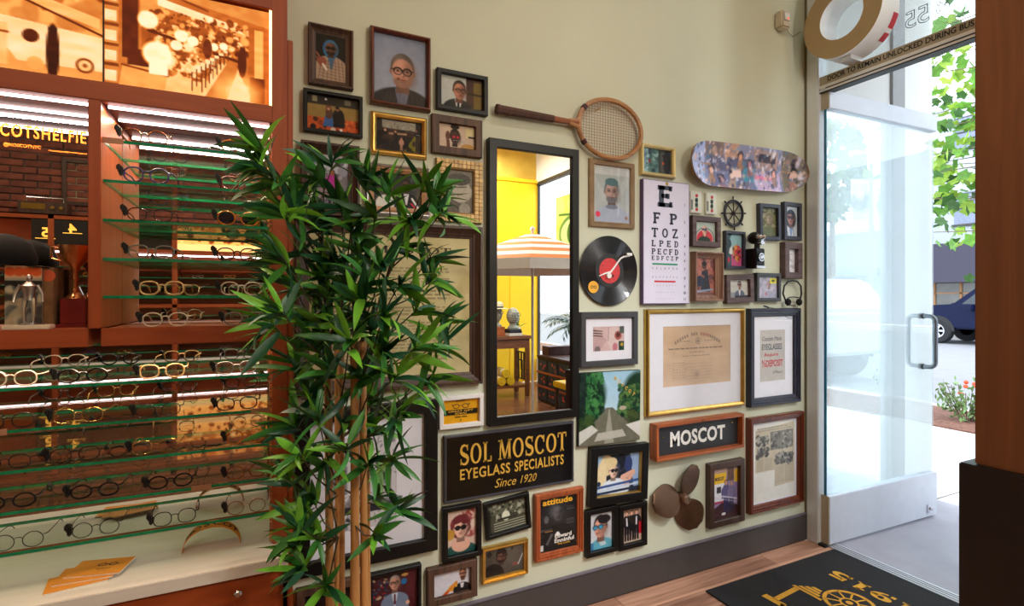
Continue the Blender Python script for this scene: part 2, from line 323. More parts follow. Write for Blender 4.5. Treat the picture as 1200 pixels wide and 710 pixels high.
# ------------------------------------------------------------------ painter for flat prints (colour per vertex of a fine grid)
class Canvas:
    def __init__(s, w, h, res=440):
        s.a = w/h; k = 2
        s.H = max(24, min(150, int(h*res))); s.W = max(24, min(220, int(w*res))); s.k = k
        s.X, s.Y = np.meshgrid((np.arange(s.W*k)+.5)/(s.W*k), (np.arange(s.H*k)+.5)/(s.H*k)); s.P = np.zeros((s.H*k, s.W*k, 3))
    def mix(s, mask, col, alpha=1.0):
        mk = (mask*alpha)[..., None]; s.P = s.P*(1-mk)+np.asarray(col, float)*mk
    def fill(s, c1, c2=None, vert=True):
        c1 = np.asarray(c1, float); c2 = c1 if c2 is None else np.asarray(c2, float); t = (s.Y if vert else s.X)[..., None]; s.P = c1*(1-t)+c2*t
    def ell(s, x, y, rx, ry, col, soft=.12, rot=0, alpha=1.0):
        dx = (s.X-x)*s.a; dy = s.Y-y; c, q = math.cos(rot), math.sin(rot); u = (dx*c+dy*q)/(rx*s.a); v = (-dx*q+dy*c)/ry
        s.mix(np.clip((1-np.sqrt(u*u+v*v))/soft+.5, 0, 1), col, alpha)
    def e(s, x, y, r, col, ry=None, **k): s.ell(x, y, r/s.a, ry or r, col, **k)      # radius in units of height
    def poly(s, pts, col, alpha=1.0):
        ins = np.zeros(s.X.shape, bool); n = len(pts)
        for i in range(n):
            x0, y0 = pts[i]; x1, y1 = pts[(i+1) % n]
            if y0 == y1: continue
            c = ((y0 > s.Y) != (y1 > s.Y)) & (s.X < (x1-x0)*(s.Y-y0)/(y1-y0)+x0); ins ^= c
        s.mix(ins.astype(float), col, alpha)
    def rect(s, x0, y0, x1, y1, col, alpha=1.0): s.mix(((s.X >= x0) & (s.X < x1) & (s.Y >= y0) & (s.Y < y1)).astype(float), col, alpha)
    def line(s, x0, y0, x1, y1, w, col, alpha=1.0):
        dx, dy = (x1-x0)*s.a, y1-y0; L2 = dx*dx+dy*dy+1e-9; t = np.clip(((s.X-x0)*s.a*dx+(s.Y-y0)*dy)/L2, 0, 1)
        d = np.hypot((s.X-x0)*s.a-t*dx, s.Y-y0-t*dy); s.mix(np.clip((w/2-d)/.008+.5, 0, 1), col, alpha)
    def specks(s, n, cols, x0=0, y0=0, x1=1, y1=1, r=(.01, .04), alpha=.8, sq=1.0):
        for _ in range(n):
            rr = RNG.uniform(*r); s.ell(RNG.uniform(x0, x1), RNG.uniform(y0, y1), rr*RNG.uniform(.5, 1.6)/s.a, rr*RNG.uniform(.5, 1.6)*sq, cols[RNG.randint(len(cols))], soft=.4, alpha=alpha, rot=RNG.uniform(0, 3))
    def noise(s, amt=8, cells=9):
        g = RNG.uniform(-1, 1, (cells+1, cells+1)); yy = s.Y*cells; xx = s.X*cells; i = np.clip(yy.astype(int), 0, cells-1); j = np.clip(xx.astype(int), 0, cells-1); fy = yy-i; fx = xx-j
        n = g[i, j]*(1-fy)*(1-fx)+g[i+1, j]*fy*(1-fx)+g[i, j+1]*(1-fy)*fx+g[i+1, j+1]*fy*fx; s.P = s.P+n[..., None]*amt
    def text_rows(s, x0, x1, y0, y1, n, col, alpha=.7, th=.35, ragged=.15, words=True):
        for i in range(n):
            y = y0+(y1-y0)*(i+.5)/n; h = (y1-y0)/n*th; x = x0; xe = x1-RNG.uniform(0, ragged)*(x1-x0)
            while x < xe:
                wd = RNG.uniform(.02, .07)*(x1-x0+.3); s.rect(x, y-h/2, min(x+wd, xe), y+h/2, col, alpha); x += wd+.012
    def amber(s):
        L = np.clip(s.P.mean(2)/255, 0, 1)
        for c, (stops) in enumerate(([34, 96, 186, 248, 255], [10, 34, 92, 176, 240], [3, 9, 28, 92, 205])): s.P[..., c] = np.interp(L, [0, .25, .5, .78, 1], stops)
    def final(s):
        k = s.k; p = np.clip(s.P, 0, 255).reshape(s.H, k, s.W, k, 3).mean((1, 3)); return lin(p)
def print_mesh(name, c, w, h, y, m, parent, fn=None, shape=None, stuff=False, off=(0, 0)):
    A = c.final(); H, Wd = c.H, c.W
    xs = np.linspace(-w/2, w/2, Wd)+off[0]; zs = np.linspace(h/2, -h/2, H)+off[1]
    V = [(fn(x, z) if fn else (x, y, z)) for z in zs for x in xs]
    F = [(i*Wd+j, (i+1)*Wd+j, (i+1)*Wd+j+1, i*Wd+j+1) for i in range(H-1) for j in range(Wd-1)]
    me = bpy.data.meshes.new(name); me.from_pydata(V, [], F); me.materials.append(m)
    at_ = me.color_attributes.new('Col', 'FLOAT_COLOR', 'POINT'); buf = np.ones((H*Wd, 4), np.float32); buf[:, :3] = A.reshape(-1, 3); at_.data.foreach_set('color', buf.ravel())
    o = bpy.data.objects.new(name, me); COL.objects.link(o)
    if parent is not None: o.parent = parent
    return o
def face(c, cx, cy, s, skin, hair=None, style='short', specs=None, lens=None, beard=None, turn=0.0, hat=None):
    """a generic face in a printed photograph; s = head height in units of picture height"""
    sk = np.array(skin, float); dk = sk*.62; rx, ry = s*.36, s*.5; X = lambda k: cx+k*rx/c.a
    if style == 'long': c.e(cx, cy+.10*s, rx*1.5, hair, ry=ry*1.3); c.e(X(.5), cy+.2*s, rx*.9, np.array(hair)*.75, ry=ry*1.1, soft=.8, alpha=.6)
    if style == 'curly':
        for i in range(22):
            q = i/22*2*math.pi; c.e(X(1.1*math.cos(q)), cy-.06*s+ry*.95*math.sin(q), rx*RNG.uniform(.3, .5), np.array(hair)*RNG.uniform(.6, 1.35), soft=.4)
    c.poly([(X(-.5), cy+.3*s), (X(.5), cy+.3*s), (X(.62), cy+.72*s), (X(-.62), cy+.72*s)], dk*.95)
    for d in (-1, 1): c.e(X(d*1.0), cy+.04*s, rx*.17, sk*.8, ry=ry*.2)
    if hair is not None and style != 'bald':
        c.e(cx, cy-.09*s, rx*1.07, hair, ry=ry*.94); c.e(X(-.3), cy-.38*s, rx*.5, np.clip(np.array(hair, float)*1.35+8, 0, 255), ry=ry*.22, soft=.9, alpha=.5)
    c.e(X(turn*.15), cy+.04*s, rx*.97, sk, ry=ry*.84); c.e(X(turn*.15), cy+.2*s, rx*.8, sk, ry=ry*.64)
    c.e(X(.62+turn*.2), cy+.1*s, rx*.62, dk, ry=ry*.8, soft=1.0, alpha=.6); c.e(X(-.25), cy-.2*s, rx*.5, np.clip(sk*1.16, 0, 255), ry=ry*.3, soft=1.0, alpha=.5); c.e(X(-.4+turn*.3), cy+.17*s, rx*.3, np.clip(sk*1.15, 0, 255), ry=ry*.25, soft=1.0, alpha=.5)
    if style in ('long', 'curly'): c.e(X(-.35), cy-.34*s, rx*.8, hair, ry=ry*.26, rot=-.25); c.e(X(.6), cy-.28*s, rx*.5, hair, ry=ry*.3)
    if beard is not None: c.e(X(turn*.2), cy+.36*s, rx*.8, beard, ry=ry*.34, soft=.4); c.e(X(turn*.2), cy+.2*s, rx*.5, sk, ry=ry*.2, soft=.5, alpha=.8)
    t = turn
    for d in (-1, 1):
        e_ = t+d*.42; c.e(X(e_), cy+.0*s, rx*.26, dk, ry=ry*.13, soft=1.0, alpha=.55); c.e(X(e_), cy+.0*s, rx*.12, (44, 30, 26), ry=ry*.05, soft=.5); c.line(X(e_-.2), cy-.085*s, X(e_+.2), cy-.09*s, s*.028, dk*.55, .75)
        if specs is not None:
            if lens is not None: c.e(X(e_), cy+.02*s, rx*.36, lens, ry=ry*.23, soft=.2)
            for k in range(20):
                q0, q1 = k*math.pi/10, (k+1)*math.pi/10; c.line(X(e_+.37*math.cos(q0)), cy+.02*s+ry*.22*math.sin(q0), X(e_+.37*math.cos(q1)), cy+.02*s+ry*.22*math.sin(q1), s*(.045 if math.sin(q0) < .2 else .022), specs)
            c.line(X(e_+d*.36), cy-.03*s, X(d*.98), cy-.03*s, s*.03, specs)
    if specs is not None: c.line(X(t-.08), cy-.02*s, X(t+.08), cy-.02*s, s*.03, specs)
    c.line(X(t), cy+.03*s, X(t+.12), cy+.15*s, s*.04, dk, .5); c.e(X(t+.03), cy+.175*s, rx*.17, dk, ry=ry*.06, soft=.8, alpha=.7); c.e(X(t-.06), cy+.12*s, rx*.08, np.clip(sk*1.2, 0, 255), ry=ry*.12, soft=1.0, alpha=.6)
    c.e(X(t), cy+.285*s, rx*.32, sk*np.array([.86, .6, .6]), ry=ry*.06, soft=.5, alpha=.8); c.line(X(t-.28), cy+.28*s, X(t+.28), cy+.28*s, s*.014, dk*.5); c.e(X(t), cy+.35*s, rx*.25, dk, ry=ry*.05, soft=1.0, alpha=.5)
    if hat is not None: c.e(cx, cy-.38*s, rx*1.15, hat, ry=ry*.5); c.e(cx, cy-.2*s, rx*1.6, hat, ry=ry*.16)
def body(c, cx, cy, s, jacket, shirt=None, tie=None, wid=1.0):
    c.ell(cx, cy+1.22*s, s*1.05*wid/c.a, s*.72, jacket, soft=.08); c.rect(cx-s*1.05*wid/c.a, cy+1.22*s, cx+s*1.05*wid/c.a, 1.0, jacket)
    if shirt is not None: c.poly([(cx-.24*s/c.a, cy+.55*s), (cx+.24*s/c.a, cy+.55*s), (cx+.02/c.a, cy+1.5*s), (cx-.02/c.a, cy+1.5*s)], shirt)
    if tie is not None: c.poly([(cx-.06*s/c.a, cy+.62*s), (cx+.06*s/c.a, cy+.62*s), (cx+.1*s/c.a, cy+1.4*s), (cx-.1*s/c.a, cy+1.4*s)], tie)
def person(c, x, y, h, skin, hair, top, legs, shoes=(40, 30, 30)):
    """a small standing figure in a print, y = feet, h = height, in units of picture height"""
    w = h*.13
    c.poly([(x-w*.8/c.a, y-h*.5), (x+w*.8/c.a, y-h*.5), (x+w*.7/c.a, y), (x+w*.15/c.a, y), (x, y-h*.4), (x-w*.15/c.a, y), (x-w*.7/c.a, y)], legs)
    c.ell(x, y-h*.66, w*1.15/c.a, h*.22, top, soft=.1); c.e(x-w*1.1/c.a, y-h*.6, w*.35, top, ry=h*.17); c.e(x+w*1.1/c.a, y-h*.6, w*.35, top, ry=h*.17)
    c.e(x, y-h*.92, h*.075, hair); c.e(x, y-h*.905, h*.062, skin, ry=h*.07)
# ------------------------------------------------------------------ the room
DOORX = 2.68; FACX = 3.95; BACKY = -5.42; CEIL = 3.6; LEFTX = -4.0
M_wall = mat('cream_wall_paint', (207, 210, 188), .75, vary=.02, scale=3, bump=.04, bump_scale=160)
M_wallw = mat('white_wall_paint', (226, 224, 220), .7, vary=.03, scale=3)
M_yel = mat('yellow_wall_paint', (250, 205, 20), .5, vary=.03, scale=3)
M_ochre = mat('ochre_bounce_plaster', (196, 160, 60), .8, vary=.12, scale=4)  # yellow light bounced onto ceiling and upper wall is painted into this colour
M_base = mat('charcoal_paint', (68, 64, 64), .45, vary=.06)
M_floorbase = wood('floor_boards_far', (92, 54, 36), (138, 88, 62), 'x', rough=.25, freq=.5)
M_plank = wood('floor_plank_oak', (128, 84, 66), (212, 164, 136), 'x', rough=.38, freq=.55, per_obj=.16)
M_conc = mat('entry_concrete', (164, 161, 170), .75, vary=.08, scale=5, bump=.1)
M_side = mat('sidewalk_concrete', (190, 186, 182), .85, vary=.05, scale=3)
M_road = mat('asphalt', (122, 122, 126), .9, vary=.08, scale=6)
def slab(name, lo, hi, m, parent=None): return struct(MB().box(lo, hi).build(name, m, parent))
slab('wall_rear', (LEFTX, 0, 0), (DOORX, .15, CEIL), M_wall)
slab('wall_left', (LEFTX-.15, BACKY, 0), (LEFTX, .15, CEIL), M_wall)
slab('ceiling', (LEFTX, BACKY, CEIL), (FACX, .15, CEIL+.2), M_ochre)
floor = slab('floor', (LEFTX, BACKY, -.2), (DOORX+.03, .15, -.006), M_floorbase)
slab('floor_window_bay', (DOORX+.03, BACKY, -.2), (FACX, -1.35, -.006), M_floorbase)
# floor planks, one object each, along the gallery wall
pl = {}
xs0 = [.25, -.35, .6, -.1, .4, -.5, .1]
for r in range(7):
    y1 = -.016-r*.128; x = xs0[r]
    while x < DOORX-.02:
        L = [1.15, .9, 1.4][(r+int(x*3)) % 3]; x2 = min(x+L, DOORX+.02)
        k = round(x2-x, 2)
        if k > .05:
            if k not in pl: pl[k] = MB().box((0, -.1265, -.008), (x2-x-.0015, 0, 0)).mesh('plank', M_plank, bevel=.0008)
            o = bpy.data.objects.new('plank', pl[k]); COL.objects.link(o); o.parent = floor; o.location = (x, y1, RNG.uniform(-.0006, .0004))
        x = x2
bb = struct(MB().box((.09, -.016, 0), (DOORX-.005, 0, .136)).build('baseboard_rear', M_base, bevel=.003))
MB().box((.09, -.019, .136), (DOORX-.005, 0, .1425)).build('moulding', mat('baseboard_cap_paint', (108, 100, 112), .4), bb, bevel=.002)
# far side of the room: brick over the display case, yellow panelling to the shop window
wo = slab('wall_opposite', (LEFTX, BACKY-.2, 0), (2.0, BACKY, CEIL), mat('mortar', (92, 84, 76), .95, vary=.1))
wy = slab('wall_opposite_yellow', (2.0, BACKY-.2, 0), (FACX, BACKY, 3.11), M_yel)
for (x0, x1, z0, z1) in [(2.05, 2.72, .12, 1.9), (2.75, 3.42, .12, 1.9), (3.45, 3.9, .12, 1.9), (2.05, 2.95, 1.93, 3.08), (2.98, 3.9, 1.93, 3.08)]: boxp('panel', (x0, BACKY, z0), (x1, BACKY+.012, z1), M_yel, wy, .004)
slab('wall_opposite_upper', (2.0, BACKY-.2, 3.11), (FACX, BACKY-.03, CEIL), M_ochre)
boxp('trim_opposite', (2.0, BACKY-.05, 3.08), (FACX, BACKY+.035, 3.13), M_yel)['kind'] = 'structure'
M_brick = mat('brick', (112, 58, 42), .9, vary=.25, scale=14, bump=.25, per_obj=.3)
bk = [MB().box((0, 0, 0), (.205, .014+.004*i, .062)).mesh('brick', M_brick, bevel=.004) for i in range(3)]
for r in range(15):
    for i in range(14):
        o = bpy.data.objects.new('brick', bk[RNG.randint(3)]); COL.objects.link(o); o.parent = wo
        o.location = (-2.75+i*.217+(.108 if r % 2 else 0), BACKY-.004+RNG.uniform(0, .004), 2.17+r*.073)

WH = ['over the display case', 'over the door mat', 'over the middle of the shop', 'before the far display case', 'by the shop window', 'in front of the yellow wall', 'in the far back corner']
for (x, y, e, c), wh in zip(FILL_LAMPS, WH):
    lt_ = thing('ceiling_fill_lamp', (x, y, CEIL), 'added unseen round white ceiling fill lamp '+wh, 'lamp'); MB().lathe([(.20, 0), (.20, -.09), (.185, -.09), (.18, -.07), (0, -.07)], 28).build('housing', M_white, lt_)  # housings put round the added ceiling fill lights
for (p_, q_, e_), wh in zip(FILL_SPOTS, ('nearer the shop window', 'further from the shop window')):
    sp_ = thing('fill_spotlight', p_, 'added unseen black fill spotlight aimed at the gallery wall, '+wh, 'spotlight'); R_ = (Vector(q_)-Vector(p_)).to_track_quat('-Z', 'Y').to_matrix().to_4x4()
    MB().lathe([(0, .03), (.05, .03), (.055, -.01), (.06, -.01), (.06, .14), (.03, .16), (0, .16)], 20, R_).build('housing', M_blk, sp_, smooth=True); MB().tube([R_ @ Vector((0, 0, .12)), (0, 0, CEIL-p_[2])], .01, 8).build('stem', M_blk, sp_)  # housing and stem put round each added spot
pn_ = thing('hanging_fill_lamp', (FILL_POINT[0], FILL_POINT[1], CEIL), 'added unseen fill lamp on a black cord behind the camera', 'lamp'); MB().tube([(0, 0, 0), (0, 0, FILL_POINT[2]+.24-CEIL)], .004, 6).build('cord', M_blk, pn_); MB().lathe([(.06, 0), (.06, -.02), (0, -.025)], 20).build('canopy', M_blk, pn_); MB().lathe([(.02, FILL_POINT[2]+.25-CEIL), (.045, FILL_POINT[2]+.23-CEIL), (.05, FILL_POINT[2]+.18-CEIL), (0, FILL_POINT[2]+.18-CEIL)], 20).build('socket', M_brass, pn_, smooth=True)  # cord, canopy and socket put round the added point light
# storefront by the door
M_frameal = mat('storefront_aluminium', (222, 224, 226), .42, metal=.25, vary=.03)
M_tan = mat('bronze_anodised_strip', (176, 162, 138), .5, vary=.04)
wr = slab('wall_right', (DOORX-.01, BACKY, 3.42), (DOORX+.1, .15, CEIL), M_wall)
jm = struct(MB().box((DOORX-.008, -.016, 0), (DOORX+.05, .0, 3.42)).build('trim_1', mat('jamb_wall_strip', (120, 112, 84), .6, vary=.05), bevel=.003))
jb = struct(MB().box((DOORX-.012, -.083, 0), (DOORX+.06, -.016, 3.42)).build('trim_2', M_frameal, bevel=.004))
hd = struct(MB().box((DOORX, -1.3, 2.426), (DOORX+.06, -.05, 2.474)).build('trim_3', M_tan, bevel=.002))
tf = lambda a, b: (DOORX-.0012, -a, b)
tm = MB(); y0, y1 = -onX(970, 90, DOORX).y, -onX(1142, 25, DOORX).y
S1 = 'DOOR TO REMAIN UNLOCKED DURING BUS'; text_into(tm, S1, tf, (y0+y1)/2, 2.4515, w=y1-y0, h=.026, bold=.02)
text_into(tm, 'INESS HOURS', tf, y1+.012+.135, 2.4515, w=.27, h=.026, bold=.02); tm.build('lettering', M_ink, hd)
boxp('white_band', (DOORX-.002, -1.3, 2.409), (DOORX+.05, -.05, 2.426), M_white, hd, .001)
boxp('dark_seal', (DOORX-.003, -1.3, 2.404), (DOORX+.05, -.05, 2.409), M_blk, hd, 0)
boxp('white_band', (DOORX-.002, -1.3, 2.392), (DOORX+.05, -.05, 2.404), M_white, hd, .001)
boxp('dark_seal', (DOORX-.003, -1.3, 2.387), (DOORX+.05, -.05, 2.392), M_blk, hd, 0)
w1 = struct(MB().box((DOORX+.02, -1.3, 2.474), (DOORX+.03, -.05, 3.42)).build('window_1', glass('transom_glass', (.9, .93, .93), 1.45, haze=.08)))
dm = MB(); fn855 = lambda a, b: (DOORX+.017, -a, b)
for ch, u, v, v2 in (('5', 1067, 34, 14), ('5', 1082, 28, 7), ('8', 1105, 17, -5)):
    p0, p1 = onX(u, v, DOORX+.017), onX(u, v2, DOORX+.017); text_into(dm, ch, fn855, -(p0.y+p1.y)/2, (p0.z+p1.z)/2+.004, h=p1.z-p0.z, outline=.014, mirror=True)
dm.build('street_number', mat('etched_white', (196, 204, 208), .5, vary=.02), w1)
slab('wall_doorside', (DOORX, -1.3, 0), (FACX, -1.2, CEIL), M_wallw)
slab('ceiling_entry', (DOORX+.06, -1.2, 3.5), (FACX, .6, CEIL+.1), M_wallw)
# ring letter of the shop sign hung outside the transom
ring = MB(); ry, rz, R1, R0 = -.268, 2.684, .193, .107; xa, xb = 2.565, 2.698; n = 56
V = [(x, ry+r*math.cos(2*math.pi*i/n), rz+r*math.sin(2*math.pi*i/n)) for (x, r) in ((xa, R1), (xb, R1), (xb, R0), (xa, R0)) for i in range(n)]
ring.add(V, [(a*n+i, a*n+(i+1) % n, ((a+1) % 4)*n+(i+1) % n, ((a+1) % 4)*n+i) for a in range(4) for i in range(n)])
rg = thing('sign_letter', (xa, ry, rz), 'big tan and white round letter O standing against the transom glass over the door', 'sign letter')
M_ring = mat('ring_tan', (172, 146, 106), .55, vary=.03); M_ringw = mat('ring_white', (240, 240, 240), .4, vary=.02)
V2 = [(x-xa, y-ry, z-rz) for x, y, z in V]
MB().add(V2, [(a*n+i, a*n+(i+1) % n, ((a+1) % 4)*n+(i+1) % n, ((a+1) % 4)*n+i) for a in (0, 1, 2) for i in range(n)]).build('return', M_ringw, rg, smooth=True)
MB().add(V2, [(3*n+i, 3*n+(i+1) % n, (i+1) % n, i) for i in range(n)]).build('face', M_ring, rg)
rp = MB()
for a0, a1 in ((-52, -40), (-34, -14)):
    P = [(q, r) for q in np.linspace(math.radians(a0), math.radians(a1), 6) for r in (R1+.001,)]
    rp.add([(x, -r*math.cos(q), r*math.sin(q)) for q, r in P for x in (.095, .133)], [(2*i, 2*i+1, 2*i+3, 2*i+2) for i in range(len(P)-1)])
rp.build('red_edge', M_red, rg)
MB().box((.03, -.03, -.2105), (.12, .03, -.189)).build('foot', M_frameal, rg)
# entry floor, threshold, side of the entry recess
slab('floor_entry', (DOORX+.075, -1.2, -.2), (FACX+.02, .6, -.004), M_conc)
th = struct(MB().box((DOORX+.012, -1.2, -.01), (DOORX+.085, -.03, .006)).build('trim_4', M_alu, bevel=.002))
for x in (.026, .046, .064): boxp('ridge', (DOORX+x, -1.2, .005), (DOORX+x+.008, -.03, .0095), M_alu, th, .001)
sw = slab('wall_entry_side', (3.65, .03, 0), (FACX+.03, .16, 3.5), M_wallw)
slab('wall_entry_lintel', (DOORX+.06, .03, 2.44), (3.65, .12, 3.5), M_wallw)
struct(MB().box((3.515, .015, 0), (3.65, .09, 3.5)).build('trim_5', mat('mullion_grey', (142, 140, 140), .5, vary=.04), bevel=.004))
struct(MB().box((DOORX+.06, .05, .02), (3.515, .06, 2.44)).build('window_2', glass('corner_glass', (.93, .97, .96), 1.45, haze=.10)))
# the glass door, standing open into the entry
dr = bpy.data.objects.new('door_1', None); COL.objects.link(dr); dr['kind'] = 'structure'; dr.location = (DOORX+.015, -.103, 0)
dang = math.atan2(-.024, .97); dr.rotation_euler = (0, 0, dang); DW = .965
MB().box((.004, -.006, .255), (DW, .006, 2.315)).build('glass', [glass('door_glass', (.88, .92, .93), 1.5, haze=.2, hazecol=(.92, .95, .97))], dr)
MB().box((-.001, -.0065, .255), (.004, .0065, 2.315)).build('glass_edge', mat('glass_edge_blue', (40, 110, 140), .2, vary=.1), dr)
M_rail = mat('door_rail_silver', (206, 209, 218), .4, metal=.1, vary=.03)
MB().box((0, -.024, 2.302), (DW+.005, .024, 2.398)).build('top_rail', M_rail, dr, bevel=.003)
MB().box((0, -.024, .012), (DW+.005, .024, .262)).build('bottom_rail', M_rail, dr, bevel=.003)
for z0, z1 in ((2.30, 2.4), (.01, .265)): boxp('end_cap', (-.004, -.022, z0), (.0, .022, z1), M_tan, dr, .001)
boxp('bottom_pivot', (-.03, -.02, .0), (.03, .02, .012), M_blk, dr, .001)
boxp('top_pivot', (-.02, -.014, 2.398), (.05, .014, 2.41), M_alu, dr, .001)
lk = MB().lathe([(.013, 0), (.013, .012), (.006, .014)], 14, Matrix.Translation((DW-.07, -.024, .06)) @ Matrix.Rotation(math.pi/2, 4, 'X')); lk.box((DW-.1, -.030, .035), (DW-.085, -.024, .085)); lk.build('lock', M_chrome, dr)
hx = 3.551-DOORX-.015
hp = []
for s in (-1, 1):
    c = .03; yb = s*.072
    hp.append([(hx, s*.006, .9), (hx, yb-s*c, .9)]+[(hx, yb-s*c+s*c*math.sin(q), .9+c-c*math.cos(q)) for q in np.linspace(.2, math.pi/2, 5)]+[(hx, yb-s*c+s*c*math.cos(q), 1.199-c+c*math.sin(q)) for q in np.linspace(0, math.pi/2-.2, 5)]+[(hx, yb-s*c, 1.199), (hx, s*.006, 1.199)])
for s, P in zip((-1, 1), hp):
    h_ = MB().tube(P, .0125, 12).build('handle', mat('steel_pull', (120, 124, 130), .3, metal=.9, vary=.05), dr, smooth=True)
    for z in (.9, 1.199): MB().lathe([(.017, 0), (.017, .006), (.013, .008)], 14, Matrix.Translation((hx, s*.006, z)) @ Matrix.Rotation(-s*math.pi/2, 4, 'X')).build('rosette', M_blk, h_)
# shop front window facing the street
win = struct(MB().box((FACX-.01, BACKY+.06, .35), (FACX, -1.32, 3.06)).build('window_3', glass('shop_window_glass', (.96, .98, .98), 1.45)))
M_darkfr = mat('window_frame_dark', (46, 46, 48), .4, vary=.1)
for lo, hi in (((FACX-.02, BACKY, 0), (FACX+.02, BACKY+.025, 3.11)), ((FACX-.03, -1.36, 0), (FACX+.05, -1.3, 3.11)), ((FACX-.03, -3.3, .35), (FACX+.03, -3.24, 3.06)), ((FACX-.03, BACKY, 3.05), (FACX+.05, -1.3, 3.1))): boxp('window_frame', lo, hi, M_darkfr, win, .003)
slab('wall_right_sill', (FACX-.04, BACKY, 0), (FACX+.06, -1.3, .35), M_wallw)
slab('wall_right_header', (FACX-.04, BACKY, 3.1), (FACX+.1, -1.2, CEIL), M_wallw)

# wooden pillar on a black plinth, close to the camera
pil = thing('display_pillar', (2.2, -1.2, 0), 'brown wooden pillar on a black plinth standing beside the doorway', 'pillar')
pz = onX(1123, 541, 2.0).z; py = onX(1123, 600, 2.0).y; pu = onX(1142, 300, 2.02).y
boxp('plinth', (2.0-2.2, -1.42+1.2, 0), (2.22-2.2, py+1.2, pz), mat('plinth_black', (34, 24, 22), .4, vary=.15), pil, .004)
boxp('column', (2.02-2.2, -1.40+1.2, pz), (2.2-2.2, pu+1.2, 3.3), wood('pillar_wood', (116, 66, 34), (134, 80, 44), 'z', rough=.5, freq=.5), pil, .004)
boxp('column_head', (2.0-2.2, -1.42+1.2, 3.3), (2.22-2.2, py+1.2, CEIL-.002), M_cab, pil, .004)

# ------------------------------------------------------------------ door mat
mt = thing('door_mat', (2.24, -.7, .0), 'black entrance mat with gold lettering and cart emblem before the threshold', 'mat')
MB().box((1.79-2.24, -1.25+.7, .0), (2.688-2.24, -.156+.7, .008)).build('mat_body', mat('mat_rubber_pile', (24, 22, 24), .95, vary=.25, scale=60, bump=.3, bump_scale=300), mt, bevel=.002)
M_mgold = mat('mat_gold', (206, 150, 40), .9, vary=.12, scale=80)
mf = lambda a, b: (-b, a, .0092)          # a runs towards +y, b (up) towards -x, in mat coordinates
L = MB(); serif_text(L, '1915', mf, .225, -.205, .36, .072, K=.24, T=.13, ser=.1); L.build('lettering', M_mgold, mt); L = MB(); serif_text(L, 'SINCE', mf, -.215, -.205, .40, .072, K=.24, T=.13, ser=.1); L.build('lettering', M_mgold, mt)
E_ = MB(); wx, wy_ = 2.268-2.24, -.494+.7; R = .1
def mfw(a, b): return mf(a, b)
for Rr, wd in ((R, .016), (R*.38, .009)): E_.ribbon(arc(wy_, -wx, Rr-wd/2, Rr-wd/2, 0, 360, 40), wd, mf)
for i in range(10):
    q = math.pi*2*i/10+.1; E_.ribbon([(wy_+.036*math.cos(q), -wx+.036*math.sin(q)), (wy_+R*.95*math.cos(q), -wx+R*.95*math.sin(q))], .008, mf)
E_.flat(arc(wy_, -wx, .014, .014, 0, 360, 16), mf)
for k in range(4):
    z = -(2.172-2.24)-k*.021; g_ = math.sqrt(max(0, (R*1.09)**2-(z-.0075+wx)**2)); E_.flat([(.405-.016*k, z), (wy_+g_, z), (wy_+g_, z-.015), (.399-.016*k, z-.015)], mf); E_.flat([(wy_-g_, z), (-.3, z), (-.3, z-.015), (wy_-g_, z-.015)], mf)
E_.flat([(.365, .07), (.39, .07), (.372, .235), (.347, .235)], mf); E_.flat([(.31, .225), (.405, .232), (.405, .265), (.31, .26)], mf); E_.flat([(-.27, .07), (-.25, .07), (-.25, .235), (-.27, .235)], mf)
E_.flat([(-.36, .235), (.33, .235), (.30, .3), (-.33, .3)], mf)
for Rr, wd in ((.07, .012),): E_.ribbon(arc(wy_-.42, -wx-.03, Rr, Rr, 0, 360, 30), wd, mf)
E_.build('cart_emblem', M_mgold, mt)

# ------------------------------------------------------------------ frames on the gallery wall
def hang(q, d, rot=False):
    P = [onY(u, v, -d) for u, v in q]; TL, TR, BR, BL = P
    c = (TL+TR+BR+BL)/4; w = ((TR-TL).length+(BR-BL).length)/2; h = ((TL-BL).length+(TR-BR).length)/2
    if not rot: w = ((TR.x-TL.x)+(BR.x-BL.x))/2; h = ((TL.z-BL.z)+(TR.z-BR.z))/2
    e = (TR-TL)+(BR-BL); ang = math.atan2(e.z, e.x) if rot else 0
    return c, w, h, ang
def ringmesh(mb, w, h, prof, m=0):
    V = []; n = len(prof)
    for (i, d) in prof:
        a, b = w/2-i, h/2-i; V += [(-a, -d, b), (a, -d, b), (a, -d, -b), (-a, -d, -b)]
    F = [(k*4+j, k*4+(j+1) % 4, k*4+4+(j+1) % 4, k*4+4+j) for k in range(n-1) for j in range(4)]
    return mb.add(V, F, m)
def prof(kind, f, d, rec):
    if kind == 'flat': return [(0, 0), (0, d-.002), (.002, d), (f-.002, d), (f, d-.002), (f, rec)]
    if kind == 'round': return [(0, 0), (0, d*.55), (f*.15, d*.85), (f*.35, d), (f*.6, d*.96), (f*.85, d*.75), (f, d*.6), (f, rec)]
    if kind == 'scoop': return [(0, 0), (0, d-.002), (.002, d), (f*.22, d), (f*.3, d*.82), (f*.6, d*.5), (f*.75, d*.45), (f*.78, d*.36), (f, d*.3), (f, rec)]
    if kind == 'step': return [(0, 0), (0, d*.8), (f*.12, d), (f*.3, d), (f*.36, d*.8), (f*.6, d*.86), (f*.66, d*.66), (f*.9, d*.66), (f, d*.5), (f, rec)]
